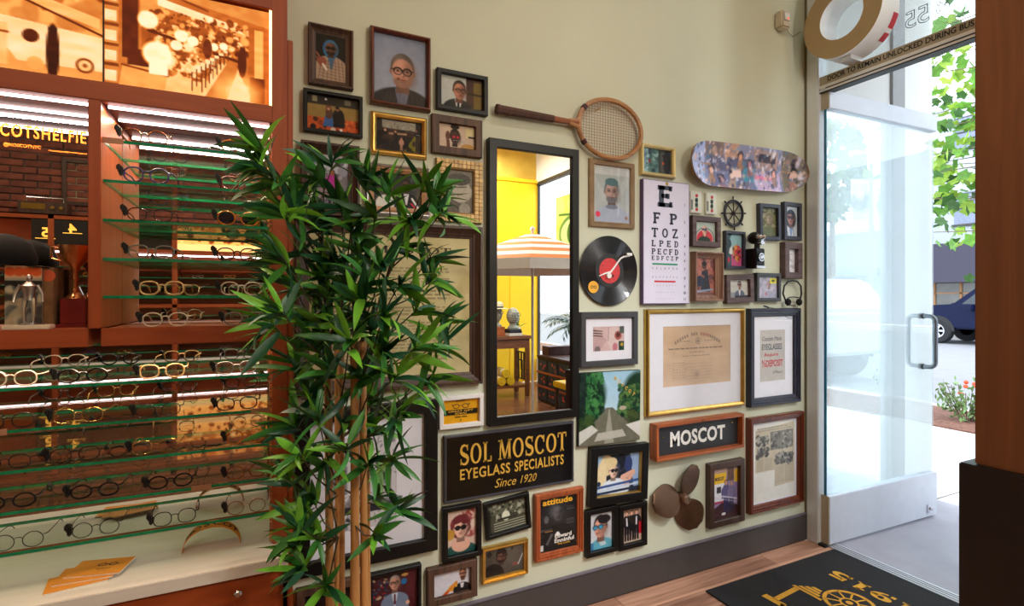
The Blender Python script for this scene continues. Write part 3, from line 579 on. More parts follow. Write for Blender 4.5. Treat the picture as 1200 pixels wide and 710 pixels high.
def framed(q, label, m, kind='flat', f=.1, d=.024, rec=.006, paint=None, matw=None, rot=False, bevelmat=None, extra=None, name='picture_frame', cat='picture frame', pane=True, res=440, inner=None, picname='photograph'):
    c, w, h, ang = hang(q, d, rot); fw = f*w if f < 1 else f/1000.0
    o = thing(name, (c.x, 0, c.z), label, cat, 'framed pictures on the gallery wall', (0, -ang, 0))
    P = prof(kind, fw, d, rec); P[-1] = (fw, min(rec, P[-2][1]*.9))
    ringmesh(MB(), w, h, P).build('frame', m, o)
    iw, ih = w-2*fw, h-2*fw
    if inner:
        im, iff, idp = inner; ringmesh(MB(), iw+.002, ih+.002, [(0, rec), (0, idp), (iff*w*.3, idp+.002), (iff*w, idp-.003), (iff*w, rec)]).build('inner_frame', im, o); iw -= 2*iff*w; ih -= 2*iff*w
    y = -rec
    off = (0, 0)
    if matw:
        l, r, t, b = matw
        pw, ph = iw*(1-l-r), ih*(1-t-b); off = ((l-r)/2*iw, (b-t)/2*ih); V = []
        for (x0, x1, z0, z1) in ((-iw/2, iw/2, -ih/2, ih/2), (off[0]-pw/2, off[0]+pw/2, off[1]-ph/2, off[1]+ph/2)): V += [(x0, y-.0012, z1), (x1, y-.0012, z1), (x1, y-.0012, z0), (x0, y-.0012, z0)]
        V += [(x, y, z) for x, _, z in V[4:8]]
        MB().add(V, [(j, (j+1) % 4, 4+(j+1) % 4, 4+j) for j in range(4)]+[(4+j, 4+(j+1) % 4, 8+(j+1) % 4, 8+j) for j in range(4)]).build('mat_board', bevelmat or M_matboard, o)
    else: pw, ph = iw, ih
    if paint:
        cv = Canvas(pw, ph, res); paint(cv); cv.noise(5, 14); print_mesh(picname, cv, pw+.001, ph+.001, y, M_print, o, off=off)
    if extra: extra(o, pw, ph, y-.0008, off)
    if pane: MB().add([(-w/2+fw, y-.003, -h/2+fw), (w/2-fw, y-.003, -h/2+fw), (w/2-fw, y-.003, h/2-fw), (-w/2+fw, y-.003, h/2-fw)], [(0, 1, 2, 3)]).build('glass_pane', M_pane, o)
    return o, w, h
SK1, SK2, SK3, SKD = (224, 172, 146), (196, 140, 112), (150, 98, 72), (88, 54, 42)
HB, HD, HG = (60, 40, 30), (26, 20, 18), (120, 112, 106)
def pF1(c):
    c.fill((16, 17, 22)); body(c, .52, .3, .3, (176, 150, 128), (70, 110, 150))
    for i in range(7): c.line(.2+i*.11, .5, .1+i*.14, 1, .012, (92, 60, 52), .7); c.line(.15, .56+i*.07, .95, .6+i*.07, .012, (104, 70, 60), .6)
    c.e(.5, .31, .16, (52, 112, 158), ry=.21); face(c, .5, .28, .3, (120, 74, 58), HD, 'bald', (8, 8, 10), (14, 14, 18), beard=(34, 24, 22))
    c.e(.22, .6, .09, (150, 84, 66), ry=.1); c.line(.2, .56, .04, .42, .04, (150, 84, 66)); c.line(.18, .6, .03, .52, .035, (150, 84, 66)); c.line(.2, .63, .05, .6, .035, (140, 76, 60)); c.line(.25, .66, .36, .76, .05, (230, 220, 200))
def pF2(c):
    c.fill((112, 122, 150), (150, 158, 178)); c.e(.3, .45, .6, (168, 176, 196), soft=1.2, alpha=.5); body(c, .53, .52, .45, (44, 42, 48), (104, 108, 130), wid=1.05)
    for i in range(9): c.line(.25+i*.08, .85, .2+i*.09, 1, .008, (84, 84, 96), .6)
    face(c, .54, .5, .46, (196, 140, 122), (92, 82, 78), 'short', (14, 14, 18), None, beard=(150, 110, 96)); c.e(.46, .62, .02, (120, 60, 54))
def pF3(c):
    c.fill((150, 122, 66)); c.rect(0, 0, 1, .26, (44, 40, 38)); c.rect(.1, .04, .2, .2, (150, 140, 110)); c.rect(.72, .05, .84, .2, (120, 110, 90)); c.e(.36, .1, .03, (240, 240, 250))
    c.rect(0, .62, 1, 1, (196, 84, 34)); c.specks(60, [(60, 30, 24), (226, 120, 60), (30, 24, 24), (150, 60, 30)], 0, .62, 1, 1, (.01, .05))
    c.poly([(.3, .85), (.36, .5), (.5, .5), (.5, .85)], (60, 100, 160)); c.e(.42, .48, .1, (90, 60, 50), ry=.16); c.e(.41, .35, .05, SK2); c.e(.41, .33, .07, (90, 50, 34), ry=.1, alpha=.7); c.e(.41, .36, .04, SK2)
    c.e(.6, .55, .16, (26, 22, 24), ry=.22); c.rect(.5, .55, .72, .85, (26, 22, 24)); c.e(.58, .34, .055, SK3); c.e(.58, .3, .055, (24, 20, 18), ry=.04); c.e(.5, .93, .07, (220, 200, 180)); c.e(.65, .92, .04, (240, 236, 230)); c.e(.12, .9, .08, (34, 26, 24))
def pF4(c):
    c.fill((190, 194, 190)); c.rect(.6, 0, 1, 1, (70, 46, 38)); c.rect(.78, .1, .96, .95, (112, 92, 40)); c.rect(.66, .46, .98, .52, (40, 30, 26)); body(c, .42, .45, .5, (34, 36, 42), (196, 200, 208), (30, 26, 30)); face(c, .44, .42, .56, (176, 116, 96), (40, 32, 30), 'short', (30, 28, 30), None, turn=.25)
def pF5(c):
    c.fill((38, 30, 28)); c.rect(.14, .04, .86, .3, (150, 144, 132)); c.specks(90, [(96, 92, 84), (190, 184, 170)], .14, .04, .86, .3, (.008, .02)); c.rect(.1, .32, .9, .5, (60, 40, 32)); c.poly([(.6, .97), (.86, .4), (.86, .97)], (124, 116, 20)); c.specks(40, [(22, 18, 18), (70, 48, 40)], 0, .3, 1, 1, (.03, .09))
    person(c, .55, .95, .42, SK2, HB, (190, 140, 118), (180, 130, 110)); c.line(.3, .45, .65, .42, .06, (176, 140, 110)); c.e(.42, .45, .06, (30, 24, 24)); c.e(.42, .38, .035, SK2); c.e(.2, .45, .06, (24, 20, 20)); c.e(.2, .36, .035, SK1); c.e(.88, .4, .07, (20, 18, 18)); c.e(.88, .28, .04, (130, 80, 60))
def pF6(c):
    c.fill((206, 182, 160)); c.rect(.75, .1, 1, .5, (218, 204, 150)); c.rect(.82, .42, 1, .5, (40, 34, 34)); c.e(.8, .95, .3, (186, 140, 76), ry=.2); face(c, .45, .5, .58, (70, 42, 36), (24, 18, 18), 'short', (60, 20, 24), (206, 40, 56), turn=.2); c.e(.26, .5, .1, (104, 64, 54), ry=.2); c.line(.25, .45, .28, 1, .14, (100, 60, 50)); c.line(.6, .66, .7, .7, .03, (120, 160, 200)); c.e(.45, .1, .2, (24, 18, 18), ry=.1)
def pF7(c):
    c.fill((196, 200, 212), (170, 176, 196)); c.rect(0, .35, 1, 1, (120, 116, 126)); c.specks(60, [(90, 92, 110), (180, 176, 186), (70, 60, 70)], r=(.02, .06)); person(c, .55, .98, .7, SK3, HD, (186, 48, 150), (60, 44, 60)); c.e(.3, .75, .12, (150, 130, 140)); c.e(.85, .3, .1, (150, 150, 170))
def pF8(c):
    c.fill((60, 60, 58)); c.rect(0, 0, 1, .3, (40, 44, 40)); c.specks(30, [(84, 90, 84), (40, 44, 42)], r=(.03, .1)); body(c, .3, .45, .34, (222, 220, 214)); face(c, .3, .4, .34, SK2, HD, 'long', hat=(222, 214, 196)); body(c, .68, .38, .34, (26, 26, 30), (220, 220, 226)); face(c, .67, .32, .34, (92, 62, 50), HD, 'short', (10, 10, 12), (14, 14, 18)); c.line(.8, .7, .95, 1, .06, (230, 230, 230)); c.line(.78, .85, .9, 1, .05, (200, 40, 60))
def pF9(c):
    c.fill((126, 120, 108), (92, 86, 78)); c.ell(.5, .3, .36, .22, (150, 144, 130)); c.e(.52, .5, .3, (176, 170, 154), ry=.26); c.e(.5, .22, .28, (84, 78, 72), ry=.14); c.line(.25, .42, .75, .38, .03, (92, 86, 78)); c.line(.1, .75, .5, .9, .03, (70, 66, 60)); c.line(.2, .68, .6, .82, .02, (70, 66, 60)); c.line(.45, .58, .62, .56, .02, (84, 78, 72)); c.e(.7, .9, .14, (150, 144, 134)); c.noise(14, 30)
def pF10(c):
    c.fill((168, 178, 176), (180, 186, 190)); c.rect(.0, .0, 1, .16, (196, 200, 200)); c.line(0, .2, .35, .6, .1, (190, 196, 196), .6); c.line(1, .1, .7, .5, .12, (196, 200, 200), .5); body(c, .5, .5, .4, (168, 178, 200), None); face(c, .5, .44, .4, (176, 146, 138), (86, 112, 118), 'short', beard=(110, 110, 116)); c.e(.5, .28, .14, (86, 116, 122), ry=.07); c.e(.13, .86, .05, (232, 70, 96)); c.e(.9, .9, .03, (170, 120, 100)); c.e(.5, .72, .13, (120, 130, 146), ry=.04)
def pF11(c):
    c.fill((96, 138, 140)); c.specks(70, [(56, 92, 96), (150, 190, 190), (40, 60, 66), (84, 120, 110)], 0, 0, .62, 1, (.03, .1)); c.rect(.55, 0, 1, 1, (74, 78, 76)); c.e(.85, .5, .2, (20, 18, 20), ry=.5); c.e(.72, .55, .06, (190, 70, 40)); c.e(.72, .25, .06, (40, 30, 28)); c.e(.25, .52, .08, (130, 60, 60)); c.line(.6, 0, .6, 1, .08, (50, 54, 54))
def pF12(c):
    c.fill((190, 206, 198)); c.ell(.5, .8, .44, .5, (30, 34, 40)); c.ell(.5, .8, .42, .47, (212, 226, 220)); c.ell(.5, .82, .38, .42, (214, 56, 66)); body(c, .48, .5, .42, (34, 52, 40)); face(c, .48, .38, .46, SK1, (214, 196, 150), 'bald', (30, 40, 70), (60, 70, 100)); c.e(.5, .62, .08, SK1, ry=.12)
def pF13(c):
    c.fill((176, 104, 92)); c.specks(50, [(200, 130, 112), (130, 70, 66), (90, 60, 60)], r=(.03, .09)); c.poly([(.3, .9), (.35, .35), (.65, .3), (.8, .9)], (48, 46, 60)); c.e(.48, .22, .08, (92, 60, 54)); c.e(.48, .15, .09, (34, 30, 36), ry=.06); c.e(.35, .5, .1, (150, 90, 76), ry=.05); c.line(.1, .9, .9, .84, .05, (140, 160, 190)); c.rect(0, .92, 1, 1, (120, 80, 70)); c.e(.25, .62, .16, (44, 50, 70), ry=.14)
def pF14(c):
    c.fill((120, 170, 186)); c.rect(0, 0, .35, 1, (60, 90, 100)); c.poly([(.2, .6), (.35, .1), (.5, .1), (.4, .65)], (232, 236, 238)); c.e(.7, .2, .3, (150, 196, 210)); c.rect(.35, .62, 1, 1, (206, 90, 150)); c.e(.7, .5, .16, (206, 56, 72), ry=.16); c.specks(40, [(220, 80, 90), (240, 170, 60), (230, 60, 120), (60, 40, 50)], .45, .4, 1, .8, (.02, .06)); c.e(.15, .8, .08, (210, 40, 70)); c.e(.1, .25, .06, (200, 110, 90)); c.e(.2, .3, .1, (30, 60, 66), ry=.14)
def pF15(c):
    c.fill((112, 112, 70)); c.specks(120, [(80, 84, 50), (150, 148, 96), (60, 62, 40), (170, 160, 120)], r=(.02, .07)); body(c, .55, .45, .36, (98, 104, 66)); face(c, .55, .36, .36, (168, 152, 122), (120, 112, 70), 'long')
def pF16(c):
    c.fill((206, 216, 222)); body(c, .5, .42, .4, (214, 220, 226), (130, 150, 196)); face(c, .48, .36, .46, (176, 124, 112), (50, 60, 76), 'long', (40, 36, 44), (70, 60, 70)); c.line(.2, .8, .28, 1, .03, (70, 110, 190)); c.line(.7, .75, .74, 1, .03, (90, 120, 180))
def pF17(c):
    c.fill((206, 206, 208)); c.rect(0, 0, .25, 1, (70, 110, 100)); c.e(.55, .35, .3, (222, 220, 220), ry=.24); c.e(.55, .32, .16, (190, 180, 176), ry=.14); c.e(.6, .75, .36, (214, 210, 214), ry=.3); c.e(.15, .75, .1, (190, 60, 60), ry=.14); c.specks(25, [(230, 230, 234), (176, 170, 172)], r=(.04, .1))
def pF18(c):
    c.fill((206, 206, 200)); c.rect(0, 0, 1, .3, (220, 220, 214)); c.rect(0, .7, .4, 1, (150, 152, 156)); body(c, .58, .4, .36, (96, 104, 130), (226, 228, 230)); face(c, .58, .28, .36, (186, 130, 112), HD, 'short', (20, 20, 24), (40, 40, 48)); c.rect(.35, .88, 1, 1, (44, 50, 70))
def pF19(c):
    c.fill((178, 176, 196)); c.specks(40, [(196, 190, 206), (150, 148, 170)], r=(.05, .12)); body(c, .6, .5, .34, (166, 166, 190)); face(c, .58, .36, .3, (190, 150, 150), (120, 100, 110), 'short'); c.rect(.64, .08, .96, .32, (238, 226, 40)); c.ell(.8, .2, .09, .06, (70, 84, 30)); c.e(.45, .8, .08, (200, 130, 140))
def pF20(c):
    c.fill((206, 176, 176)); c.poly([(0, 0), (.45, .55), (.2, 1), (0, 1)], (190, 158, 158)); c.poly([(.5, .1), (.75, 0), (.9, .5), (.6, 1), (.45, .6)], (214, 190, 188)); c.line(.5, .05, .48, .6, .02, (120, 96, 100))
    for i in range(3): c.line(.02, .16+i*.1, .3, .2+i*.1, .035, (56, 44, 40))
    c.e(.8, .38, .18, (160, 92, 84)); c.e(.8, .36, .1, (90, 40, 40)); c.rect(.82, .62, 1, 1, (40, 66, 50)); c.e(.92, .75, .07, (190, 150, 60)); c.e(.7, .85, .12, (190, 120, 130), ry=.18); c.rect(.85, 0, 1, .3, (84, 92, 84)); c.e(.15, .92, .14, (120, 104, 106))
def pF21(c):
    c.fill((196, 164, 132), (206, 178, 152)); c.noise(10, 6); c.rect(0, 0, 1, .012, (96, 74, 56)); c.rect(0, 0, .008, 1, (150, 120, 92)); ink = (120, 102, 88)
    for i in range(20):
        t = (i/19-.5)*2; x = .5+t*.32
        if i in (6, 10): continue
        yy = .14+.14*t*t; c.e(x, yy, .02, (170, 90, 84) if 9 < i < 15 else ink, ry=.026, alpha=.75, rot=.6*t); c.line(x-.01, yy-.03, x+.008, yy+.03, .008, ink, .7)
    c.text_rows(.2, .42, .24, .28, 1, ink, .9); c.text_rows(.6, .78, .24, .28, 1, ink, .9); c.text_rows(.08, .88, .36, .4, 1, ink, .9, .5, .02); c.text_rows(.38, .62, .43, .46, 1, ink, .9); c.text_rows(.28, .72, .49, .52, 1, ink, .9)
    for i in range(6): c.line(.08+.01*i, .64+.05*i, .72, .64+.05*i, .004, ink, .45); c.text_rows(.14, .34, .6+.05*i, .63+.05*i, 1, ink, .6)
def pF23(c): c.fill((224, 164, 30)); c.rect(.04, .44, .96, .66, (28, 24, 20)); c.rect(.34, .72, .5, .77, (60, 44, 16)); c.rect(.53, .72, .67, .77, (60, 44, 16)); c.e(.5, .88, .03, (60, 44, 16))
def pF24(c):
    c.fill((206, 206, 210)); 
    for _ in range(150):
        x, y = RNG.uniform(0, 1, 2); L = RNG.uniform(.02, .12); c.line(x, y, x+RNG.uniform(-L, L), y+RNG.uniform(-L, L), .006, (40, 40, 48), .8)
    for x0, y0, x1, y1 in ((.1, .3, .3, .6), (.38, .2, .6, .55), (.68, .38, .92, .66), (.05, .7, .95, .76)): c.rect(x0, y0, x1, y1, (90, 90, 98), .6); c.rect(x0+.03, y0+.04, x1-.03, y0+.12, (50, 50, 58)); c.rect(x0+.05, y0+.16, x1-.05, y1, (190, 190, 196), .7)
    c.specks(50, [(40, 40, 46), (120, 120, 128)], r=(.008, .025))
def pF25(c):
    c.fill((70, 26, 34)); c.rect(0, .05, 1, .12, (40, 20, 24)); c.specks(40, [(30, 80, 120), (206, 190, 150), (180, 40, 44), (40, 40, 60)], .0, .12, .35, .5, (.015, .03)); c.rect(.75, 0, 1, .8, (84, 26, 36)); c.e(.7, .25, .06, (30, 110, 170)); c.e(.72, .12, .07, (200, 150, 80), ry=.03); c.ell(.5, .85, .48, .4, (74, 22, 30))
    body(c, .5, .3, .26, (116, 132, 160), (196, 210, 224), (96, 40, 60), wid=1.0); face(c, .5, .24, .27, (206, 150, 128), (150, 146, 140), 'short', (30, 26, 28), None); c.e(.78, .68, .04, SK1)
def pF26(c): c.fill((40, 26, 24)); c.rect(0, 0, 1, .2, (30, 22, 22)); body(c, .66, .5, .4, (60, 50, 60)); face(c, .66, .4, .42, (196, 140, 120), (210, 200, 190), 'bald')
def pF27(c):
    c.fill((214, 214, 226)); c.e(.55, .78, .22, (226, 160, 50), ry=.14); c.line(.3, 1, .62, .6, .14, (222, 140, 40)); c.line(.28, 1, .4, .9, .1, (196, 70, 30)); body(c, .78, .45, .36, (22, 20, 24), (226, 226, 232)); c.rect(.6, .85, 1, 1, (22, 20, 24)); face(c, .8, .28, .4, (196, 136, 108), (56, 36, 28), 'short', (12, 12, 14), None, beard=(80, 54, 42)); c.e(.62, .72, .05, (230, 170, 60))
def pF28(c):
    c.fill((216, 190, 176)); c.specks(40, [(226, 206, 190), (196, 150, 140), (150, 50, 50)], .5, 0, 1, .6, (.04, .1)); body(c, .48, .55, .42, (22, 76, 72)); c.e(.48, .8, .22, (232, 180, 160), ry=.16); face(c, .47, .42, .44, (236, 186, 166), (104, 40, 46), 'curly', (16, 14, 18), (24, 20, 26)); c.e(.1, .55, .12, (200, 150, 60)); c.e(.47, .22, .16, (110, 42, 50), ry=.08)
def pF29(c):
    c.fill((70, 72, 60)); c.rect(0, .1, 1, .4, (96, 98, 84)); c.specks(70, [(40, 42, 36), (150, 152, 132), (190, 192, 170)], 0, 0, 1, .6, (.02, .06)); c.e(.47, .5, .15, (226, 228, 206), ry=.16); c.rect(.25, .55, .75, .62, (40, 42, 38)); c.rect(.62, .46, .76, .58, (60, 62, 54))
    for i in range(4): c.rect(.15, .68+i*.08, .98, .71+i*.08, (176, 178, 156)); c.rect(.15, .71+i*.08, .98, .75+i*.08, (60, 62, 52))
    c.rect(0, .2, .08, 1, (36, 38, 32))
def pF30(c): c.fill((72, 66, 58)); c.e(.65, .3, .5, (96, 90, 80), soft=1.2); c.e(.2, 1.0, .45, (26, 22, 22), ry=.45); face(c, .42, .34, .44, (122, 82, 66), (40, 30, 28), 'curly', (16, 12, 12), None, beard=(40, 28, 24)); c.e(.78, .72, .14, (134, 78, 70), ry=.06); c.line(.86, .75, .98, .4, .04, (206, 206, 210)); c.e(.12, .2, .1, (36, 30, 28)); c.e(.7, .12, .05, (50, 44, 40))
def pF31(c): c.fill((30, 30, 33)); c.e(.5, .3, .24, (46, 46, 50), soft=.9, ry=.3); face(c, .5, .3, .32, (74, 72, 76), (40, 40, 42), 'bald'); c.e(.4, .26, .1, (116, 114, 116), soft=.9, ry=.12, alpha=.5); body(c, .5, .34, .34, (24, 24, 26)); c.line(.2, .85, .32, .7, .05, (90, 88, 92)); c.e(.18, .4, .05, (96, 94, 98), ry=.07); c.rect(.02, .86, .1, .97, (206, 206, 210)); c.rect(.14, .62, .34, .63, (200, 140, 50)); c.text_rows(.02, .36, .57, .61, 2, (190, 190, 190)); c.text_rows(.74, .96, .2, .28, 3, (170, 170, 170)); c.text_rows(.72, .96, .45, .55, 4, (170, 170, 170)); c.e(.48, .7, .04, (236, 236, 236))
def pF32(c):
    c.fill((36, 40, 52)); c.specks(40, [(60, 70, 90), (24, 26, 34)], .4, 0, .9, .5, (.02, .06)); c.poly([(.78, 0), (1, 0), (1, .9), (.88, .9)], (150, 176, 214)); c.e(.75, .3, .12, (44, 60, 110), ry=.2); c.rect(0, 0, .25, 1, (150, 190, 226)); c.e(.25, .28, .2, (226, 206, 160), ry=.26); c.e(.14, .55, .14, (232, 214, 170), ry=.4); c.ell(.45, .88, .34, .26, (226, 234, 244)); c.line(.62, .62, .86, .52, .14, (226, 178, 158)); c.line(.86, .5, .72, .8, .12, (220, 170, 150)); c.e(.7, .75, .09, (232, 190, 172)); face(c, .4, .42, .36, (236, 198, 178), (226, 204, 156), 'bald', (20, 20, 26), (44, 40, 50), turn=.3); c.e(.36, .22, .17, (228, 206, 156), ry=.13); c.line(0, .82, 1, .72, .06, (60, 90, 150)); c.line(0, .9, 1, .8, .05, (196, 214, 236)); c.line(0, .97, 1, .9, .06, (40, 50, 76)); c.e(.08, .72, .06, (40, 60, 90))
def pF33(c): c.fill((206, 210, 218)); c.ell(.55, 1.0, .55, .3, (96, 176, 200)); c.poly([(.35, .7), (.6, .68), (.75, .9), (.5, .92)], (190, 214, 222)); face(c, .5, .4, .56, (206, 150, 132), (40, 34, 36), 'short', (30, 60, 80), (60, 150, 190), turn=-.4); c.e(.66, .22, .2, (44, 38, 40), ry=.12); c.rect(0, .8, .2, 1, (60, 120, 170))
def pF34(c):
    c.fill((190, 160, 140)); c.rect(0, .75, 1, 1, (206, 180, 160)); c.specks(30, [(150, 120, 100), (220, 200, 180)], 0, 0, 1, .4, (.03, .08))
    for x, t in ((.25, (34, 30, 38)), (.5, (26, 26, 30)), (.74, (30, 28, 36))): person(c, x, .95, .86, SK1, HB, t, (28, 26, 32))
    c.rect(.86, .45, 1, .8, (196, 30, 50)); c.line(.25, .3, .27, .5, .05, (230, 230, 236)); c.line(.74, .3, .73, .5, .05, (230, 230, 236))
def pF35(c):
    c.fill((150, 130, 176)); c.rect(0, .0, 1, .2, (190, 160, 140)); c.rect(.05, .12, .55, .32, (240, 190, 30)); c.rect(.1, .32, .5, .66, (226, 226, 236)); c.rect(.2, .38, .36, .5, (60, 50, 60)); c.rect(.6, .0, .85, .3, (110, 80, 70)); c.rect(.86, .1, 1, .34, (226, 180, 50)); c.poly([(0, 1), (0, .82), (.5, .66), (1, .8), (1, 1)], (70, 44, 50)); c.rect(.1, .66, .5, .7, (170, 60, 90))
    person(c, .55, .92, .66, SK2, HB, (92, 84, 128), (50, 46, 84), (226, 226, 230)); person(c, .76, .9, .6, SK2, HG, (120, 110, 150), (46, 42, 70)); c.line(0, .5, 1, .68, .03, (226, 220, 240), .8); c.line(0, .55, 1, .74, .02, (200, 190, 226), .6); c.line(.42, .92, .5, .92, .05, (236, 236, 240))
def pF36(c):
    c.fill((226, 224, 218)); pap = (196, 184, 160)
    c.poly([(.06, .08), (.97, .02), (.97, .82), (.5, .84), (.5, .62), (.06, .62)], pap)
    for x0, y0, x1, y1 in ((.1, .16, .36, .28), (.4, .12, .94, .36), (.1, .31, .36, .42), (.52, .42, .94, .56)):
        c.rect(x0, y0, x1, y1, (120, 116, 108)); c.specks(40, [(60, 58, 56), (176, 172, 162), (90, 88, 84)], x0, y0, x1, y1, (.01, .03))
    for x0, x1, y0, y1 in ((.1, .25, .45, .61), (.28, .46, .45, .61), (.53, .72, .58, .8), (.75, .94, .58, .8)): c.text_rows(x0, x1, y0, y1, 12, (120, 112, 100), .6, .4)
    c.text_rows(.1, .94, .05, .11, 2, (130, 122, 110), .6, .5)
def pPar(c):
    c.fill((190, 178, 132)); c.noise(12, 7); c.specks(150, [(206, 194, 150), (170, 156, 110)], r=(.02, .08), alpha=.35)
    for y0, y1, n in ((.22, .34, 5), (.38, .46, 3), (.5, .57, 3), (.61, .7, 4), (.74, .9, 7)): c.text_rows(.1, .9, y0, y1, n, (104, 94, 70), .65, .4)
def txF(o, body, x, z, w, h, y, m, **k): return text_into(k.pop('mb', MB()), body, lambda a, b: (a, y, b), x, z, w, h, **k).build(k.get('nm', 'lettering'), m, o)
G = lambda y: (lambda a, b: (a, y, b))
def xF21(o, pw, ph, y, off):
    f = G(y); cx, cz = off; L = MB()
    for r in (.055, .045): L.ribbon(arc(cx, cz+.24*ph, r*ph, r*ph, 0, 360, 24), .0016, f)
    L.flat(arc(cx, cz+.24*ph, .024*ph, .024*ph, 0, 360, 12), f); L.build('emblem', M_inkfade, o)
    A = MB(); A.ribbon(arc(cx-.02*pw, cz-.33*ph, .07*ph, .07*ph, 0, 360, 24), .004, f); A.flat(arc(cx-.02*pw, cz-.33*ph, .045*ph, .045*ph, 0, 360, 18), f); A.build('seal', mat('seal_print', (176, 150, 130), .8), o)
def xF22(o, pw, ph, y, off):
    f = G(y); cx, cz = off; A = MB(); B = MB()
    text_into(A, 'Custom Made', f, cx-.02*pw, cz+.33*ph, w=.78*pw, h=.085*ph, shear=.25); text_into(A, 'EYEGLASSES', f, cx-.02*pw, cz+.17*ph, w=.80*pw, h=.115*ph, bold=.015)
    text_into(B, 'Require', f, cx-.05*pw, cz+.01*ph, w=.56*pw, h=.09*ph, shear=.25, bold=.01); text_into(B, '\u2153DEPOSIT', f, cx+.0*pw, cz-.15*ph, w=.84*pw, h=.14*ph, bold=.02)
    text_into(A, 'Sol Moscot', f, cx+.2*pw, cz-.33*ph, w=.4*pw, h=.055*ph, shear=.3); A.build('lettering', mat('sign_ink_grey', (70, 74, 84), .7), o); B.build('red_lettering', M_red, o)
def pF22(c): c.fill((190, 184, 178)); c.noise(6, 5)
def xF23(o, pw, ph, y, off):
    f = G(y); A = MB(); text_into(A, 'MOSCOT', f, 0, .42*ph, w=.26*pw, h=.06*ph, bold=.03)
    for s in (-1, 1): A.ribbon(arc(s*.13*pw, .2*ph, .085*pw, .085*ph, 0, 360, 18), .0028, f); A.ribbon([(s*.2*pw, .25*ph), (s*.26*pw, .28*ph)], .003, f)
    A.ribbon([(-.05*pw, .23*ph), (.05*pw, .23*ph)], .002, f); A.build('lettering', M_ink, o)
    B = MB(); text_into(B, 'GREAT GIFT', f, 0, .0*ph, w=.7*pw, h=.075*ph, bold=.03); text_into(B, 'IDEA!', f, 0, -.1*ph, w=.32*pw, h=.075*ph, bold=.03); B.build('yellow_lettering', M_yellowtxt, o)
def xF31(o, pw, ph, y, off):
    f = G(y); A = MB(); text_into(A, 'attitude', f, -.02*pw, .43*ph, w=.82*pw, h=.115*ph, bold=.03); text_into(A, 'THE ICON', f, .14*pw, -.40*ph, w=.34*pw, h=.03*ph, bold=.02); A.build('lettering', mat('masthead_yellow', (240, 180, 40), .5), o)
    B = MB(); text_into(B, 'Edward', f, .13*pw, -.24*ph, w=.46*pw, h=.08*ph, bold=.03); text_into(B, 'Enninful', f, .16*pw, -.33*ph, w=.54*pw, h=.08*ph, bold=.03); B.build('white_lettering', M_inkwhite, o)
def xPar(o, pw, ph, y, off):
    f = G(y); A = MB(); serif_text(A, 'MOSCOT', f, .12*pw, .40*ph, .5*pw, .05*ph); A.build('lettering', mat('parchment_ink', (64, 56, 44), .8), o)
def xF35(o, pw, ph, y, off):
    A = MB(); text_into(A, 'MOSCOT', G(y), -.2*pw, .28*ph, w=.34*pw, h=.07*ph, bold=.03); A.build('lettering', M_ink, o)
def side(q, du):                # move the left corners to the front face where the frame's left side shows
    return [(q[0][0]+du, q[0][1]), q[1], q[2], (q[3][0]+du, q[3][1])]
M_greyfr = mat('grey_black_frame', (58, 58, 62), .45, vary=.12); M_bluefr = mat('navy_black_frame', (44, 46, 62), .35, vary=.15)
M_brn = wood('brown_photo_frame', (64, 46, 46), (104, 80, 78), 'x', rough=.5); M_silver = mat('silver_frame', (196, 194, 198), .28, metal=.8, vary=.1)
framed([(361.7,24.5),(415,36.2),(413.8,104.5),(361.3,96.2)], 'brown rustic frame with man in plaid jacket and dark glasses, highest at far left', M_rustic, 'scoop', .17, .026, .006, pF1)
framed([(435.8,27.3),(507.6,44.5),(504.2,131.3),(433,117.7)], 'large reddish wooden frame with portrait of grey haired man in black glasses', M_redwood, 'round', .068, .03, .008, pF2)
framed([(354.9,102.5),(425,112.7),(425.4,160.8),(356.3,153.5)], 'black frame with two people sitting on orange seats, above the bamboo', M_black, 'flat', .065, .022, .006, pF3)
framed([(513.3,77.8),(572.7,90.3),(571.7,136.3),(511.3,125.5)], 'black frame with man in suit and glasses, left of the racket handle', M_black, 'flat', .085, .022, .006, pF4)
framed([(434.7,130),(501.3,136.7),(501,185.5),(435.8,179.7)], 'polished gold frame with dark group photo and yellow triangle, below the grey haired man', M_gold, 'round', .095, .022, .006, pF5)
framed([(506.7,132.3),(565.8,141.3),(565.3,185),(506.5,178)], 'dark brown wooden frame with man holding hand to red sunglasses', M_rustic, 'flat', .14, .022, .008, pF6)
framed([(353,163.5),(422,170.8),(421.5,252),(352.5,253)], 'deep brown shadow box frame half hidden behind the top of the bamboo', M_dkbrown, 'scoop', .18, .035, .005, pF7)
framed([(428.3,189.3),(505,195.7),(504.5,253),(429,252)], 'silver and tan frame with woman in white hat beside man in black', M_silver, 'round', .06, .026, .006, pF8, inner=(wood('tan_inner_frame', (150, 106, 70), (186, 140, 98), 'x'), .075, .018))
# wicker frame, every tile a piece
WQ = [(511.7,185.5),(565.5,189.7),(565.5,262.5),(511,258)]
wk, ww, wh = framed(WQ, 'pale bamboo tile frame with faded grey photo of a face, right of the bamboo', mat('bamboo_backing', (150, 116, 66), .7), 'flat', .2, .013, .004, pF9, pane=False)
M_tile = wood('bamboo_tile', (196, 158, 96), (226, 192, 130), 'z', rough=.5, per_obj=.14)
nx, nz = 11, 15; tw, thh = ww/nx, wh/nz; tmesh = MB().box((-tw/2+.0006, -.018, -thh/2+.0006), (tw/2-.0006, -.0125, thh/2-.0006)).mesh('tile', M_tile, bevel=.001)
for i in range(nx):
    for j in range(nz):
        x, z = -ww/2+tw*(i+.5), -wh/2+thh*(j+.5)
        if abs(x) < ww*.3-.001 and abs(z) < wh/2-ww*.2: continue
        o = bpy.data.objects.new('tile', tmesh); COL.objects.link(o); o.parent = wk; o.location = (x, RNG.uniform(-.0008, .0008), z)
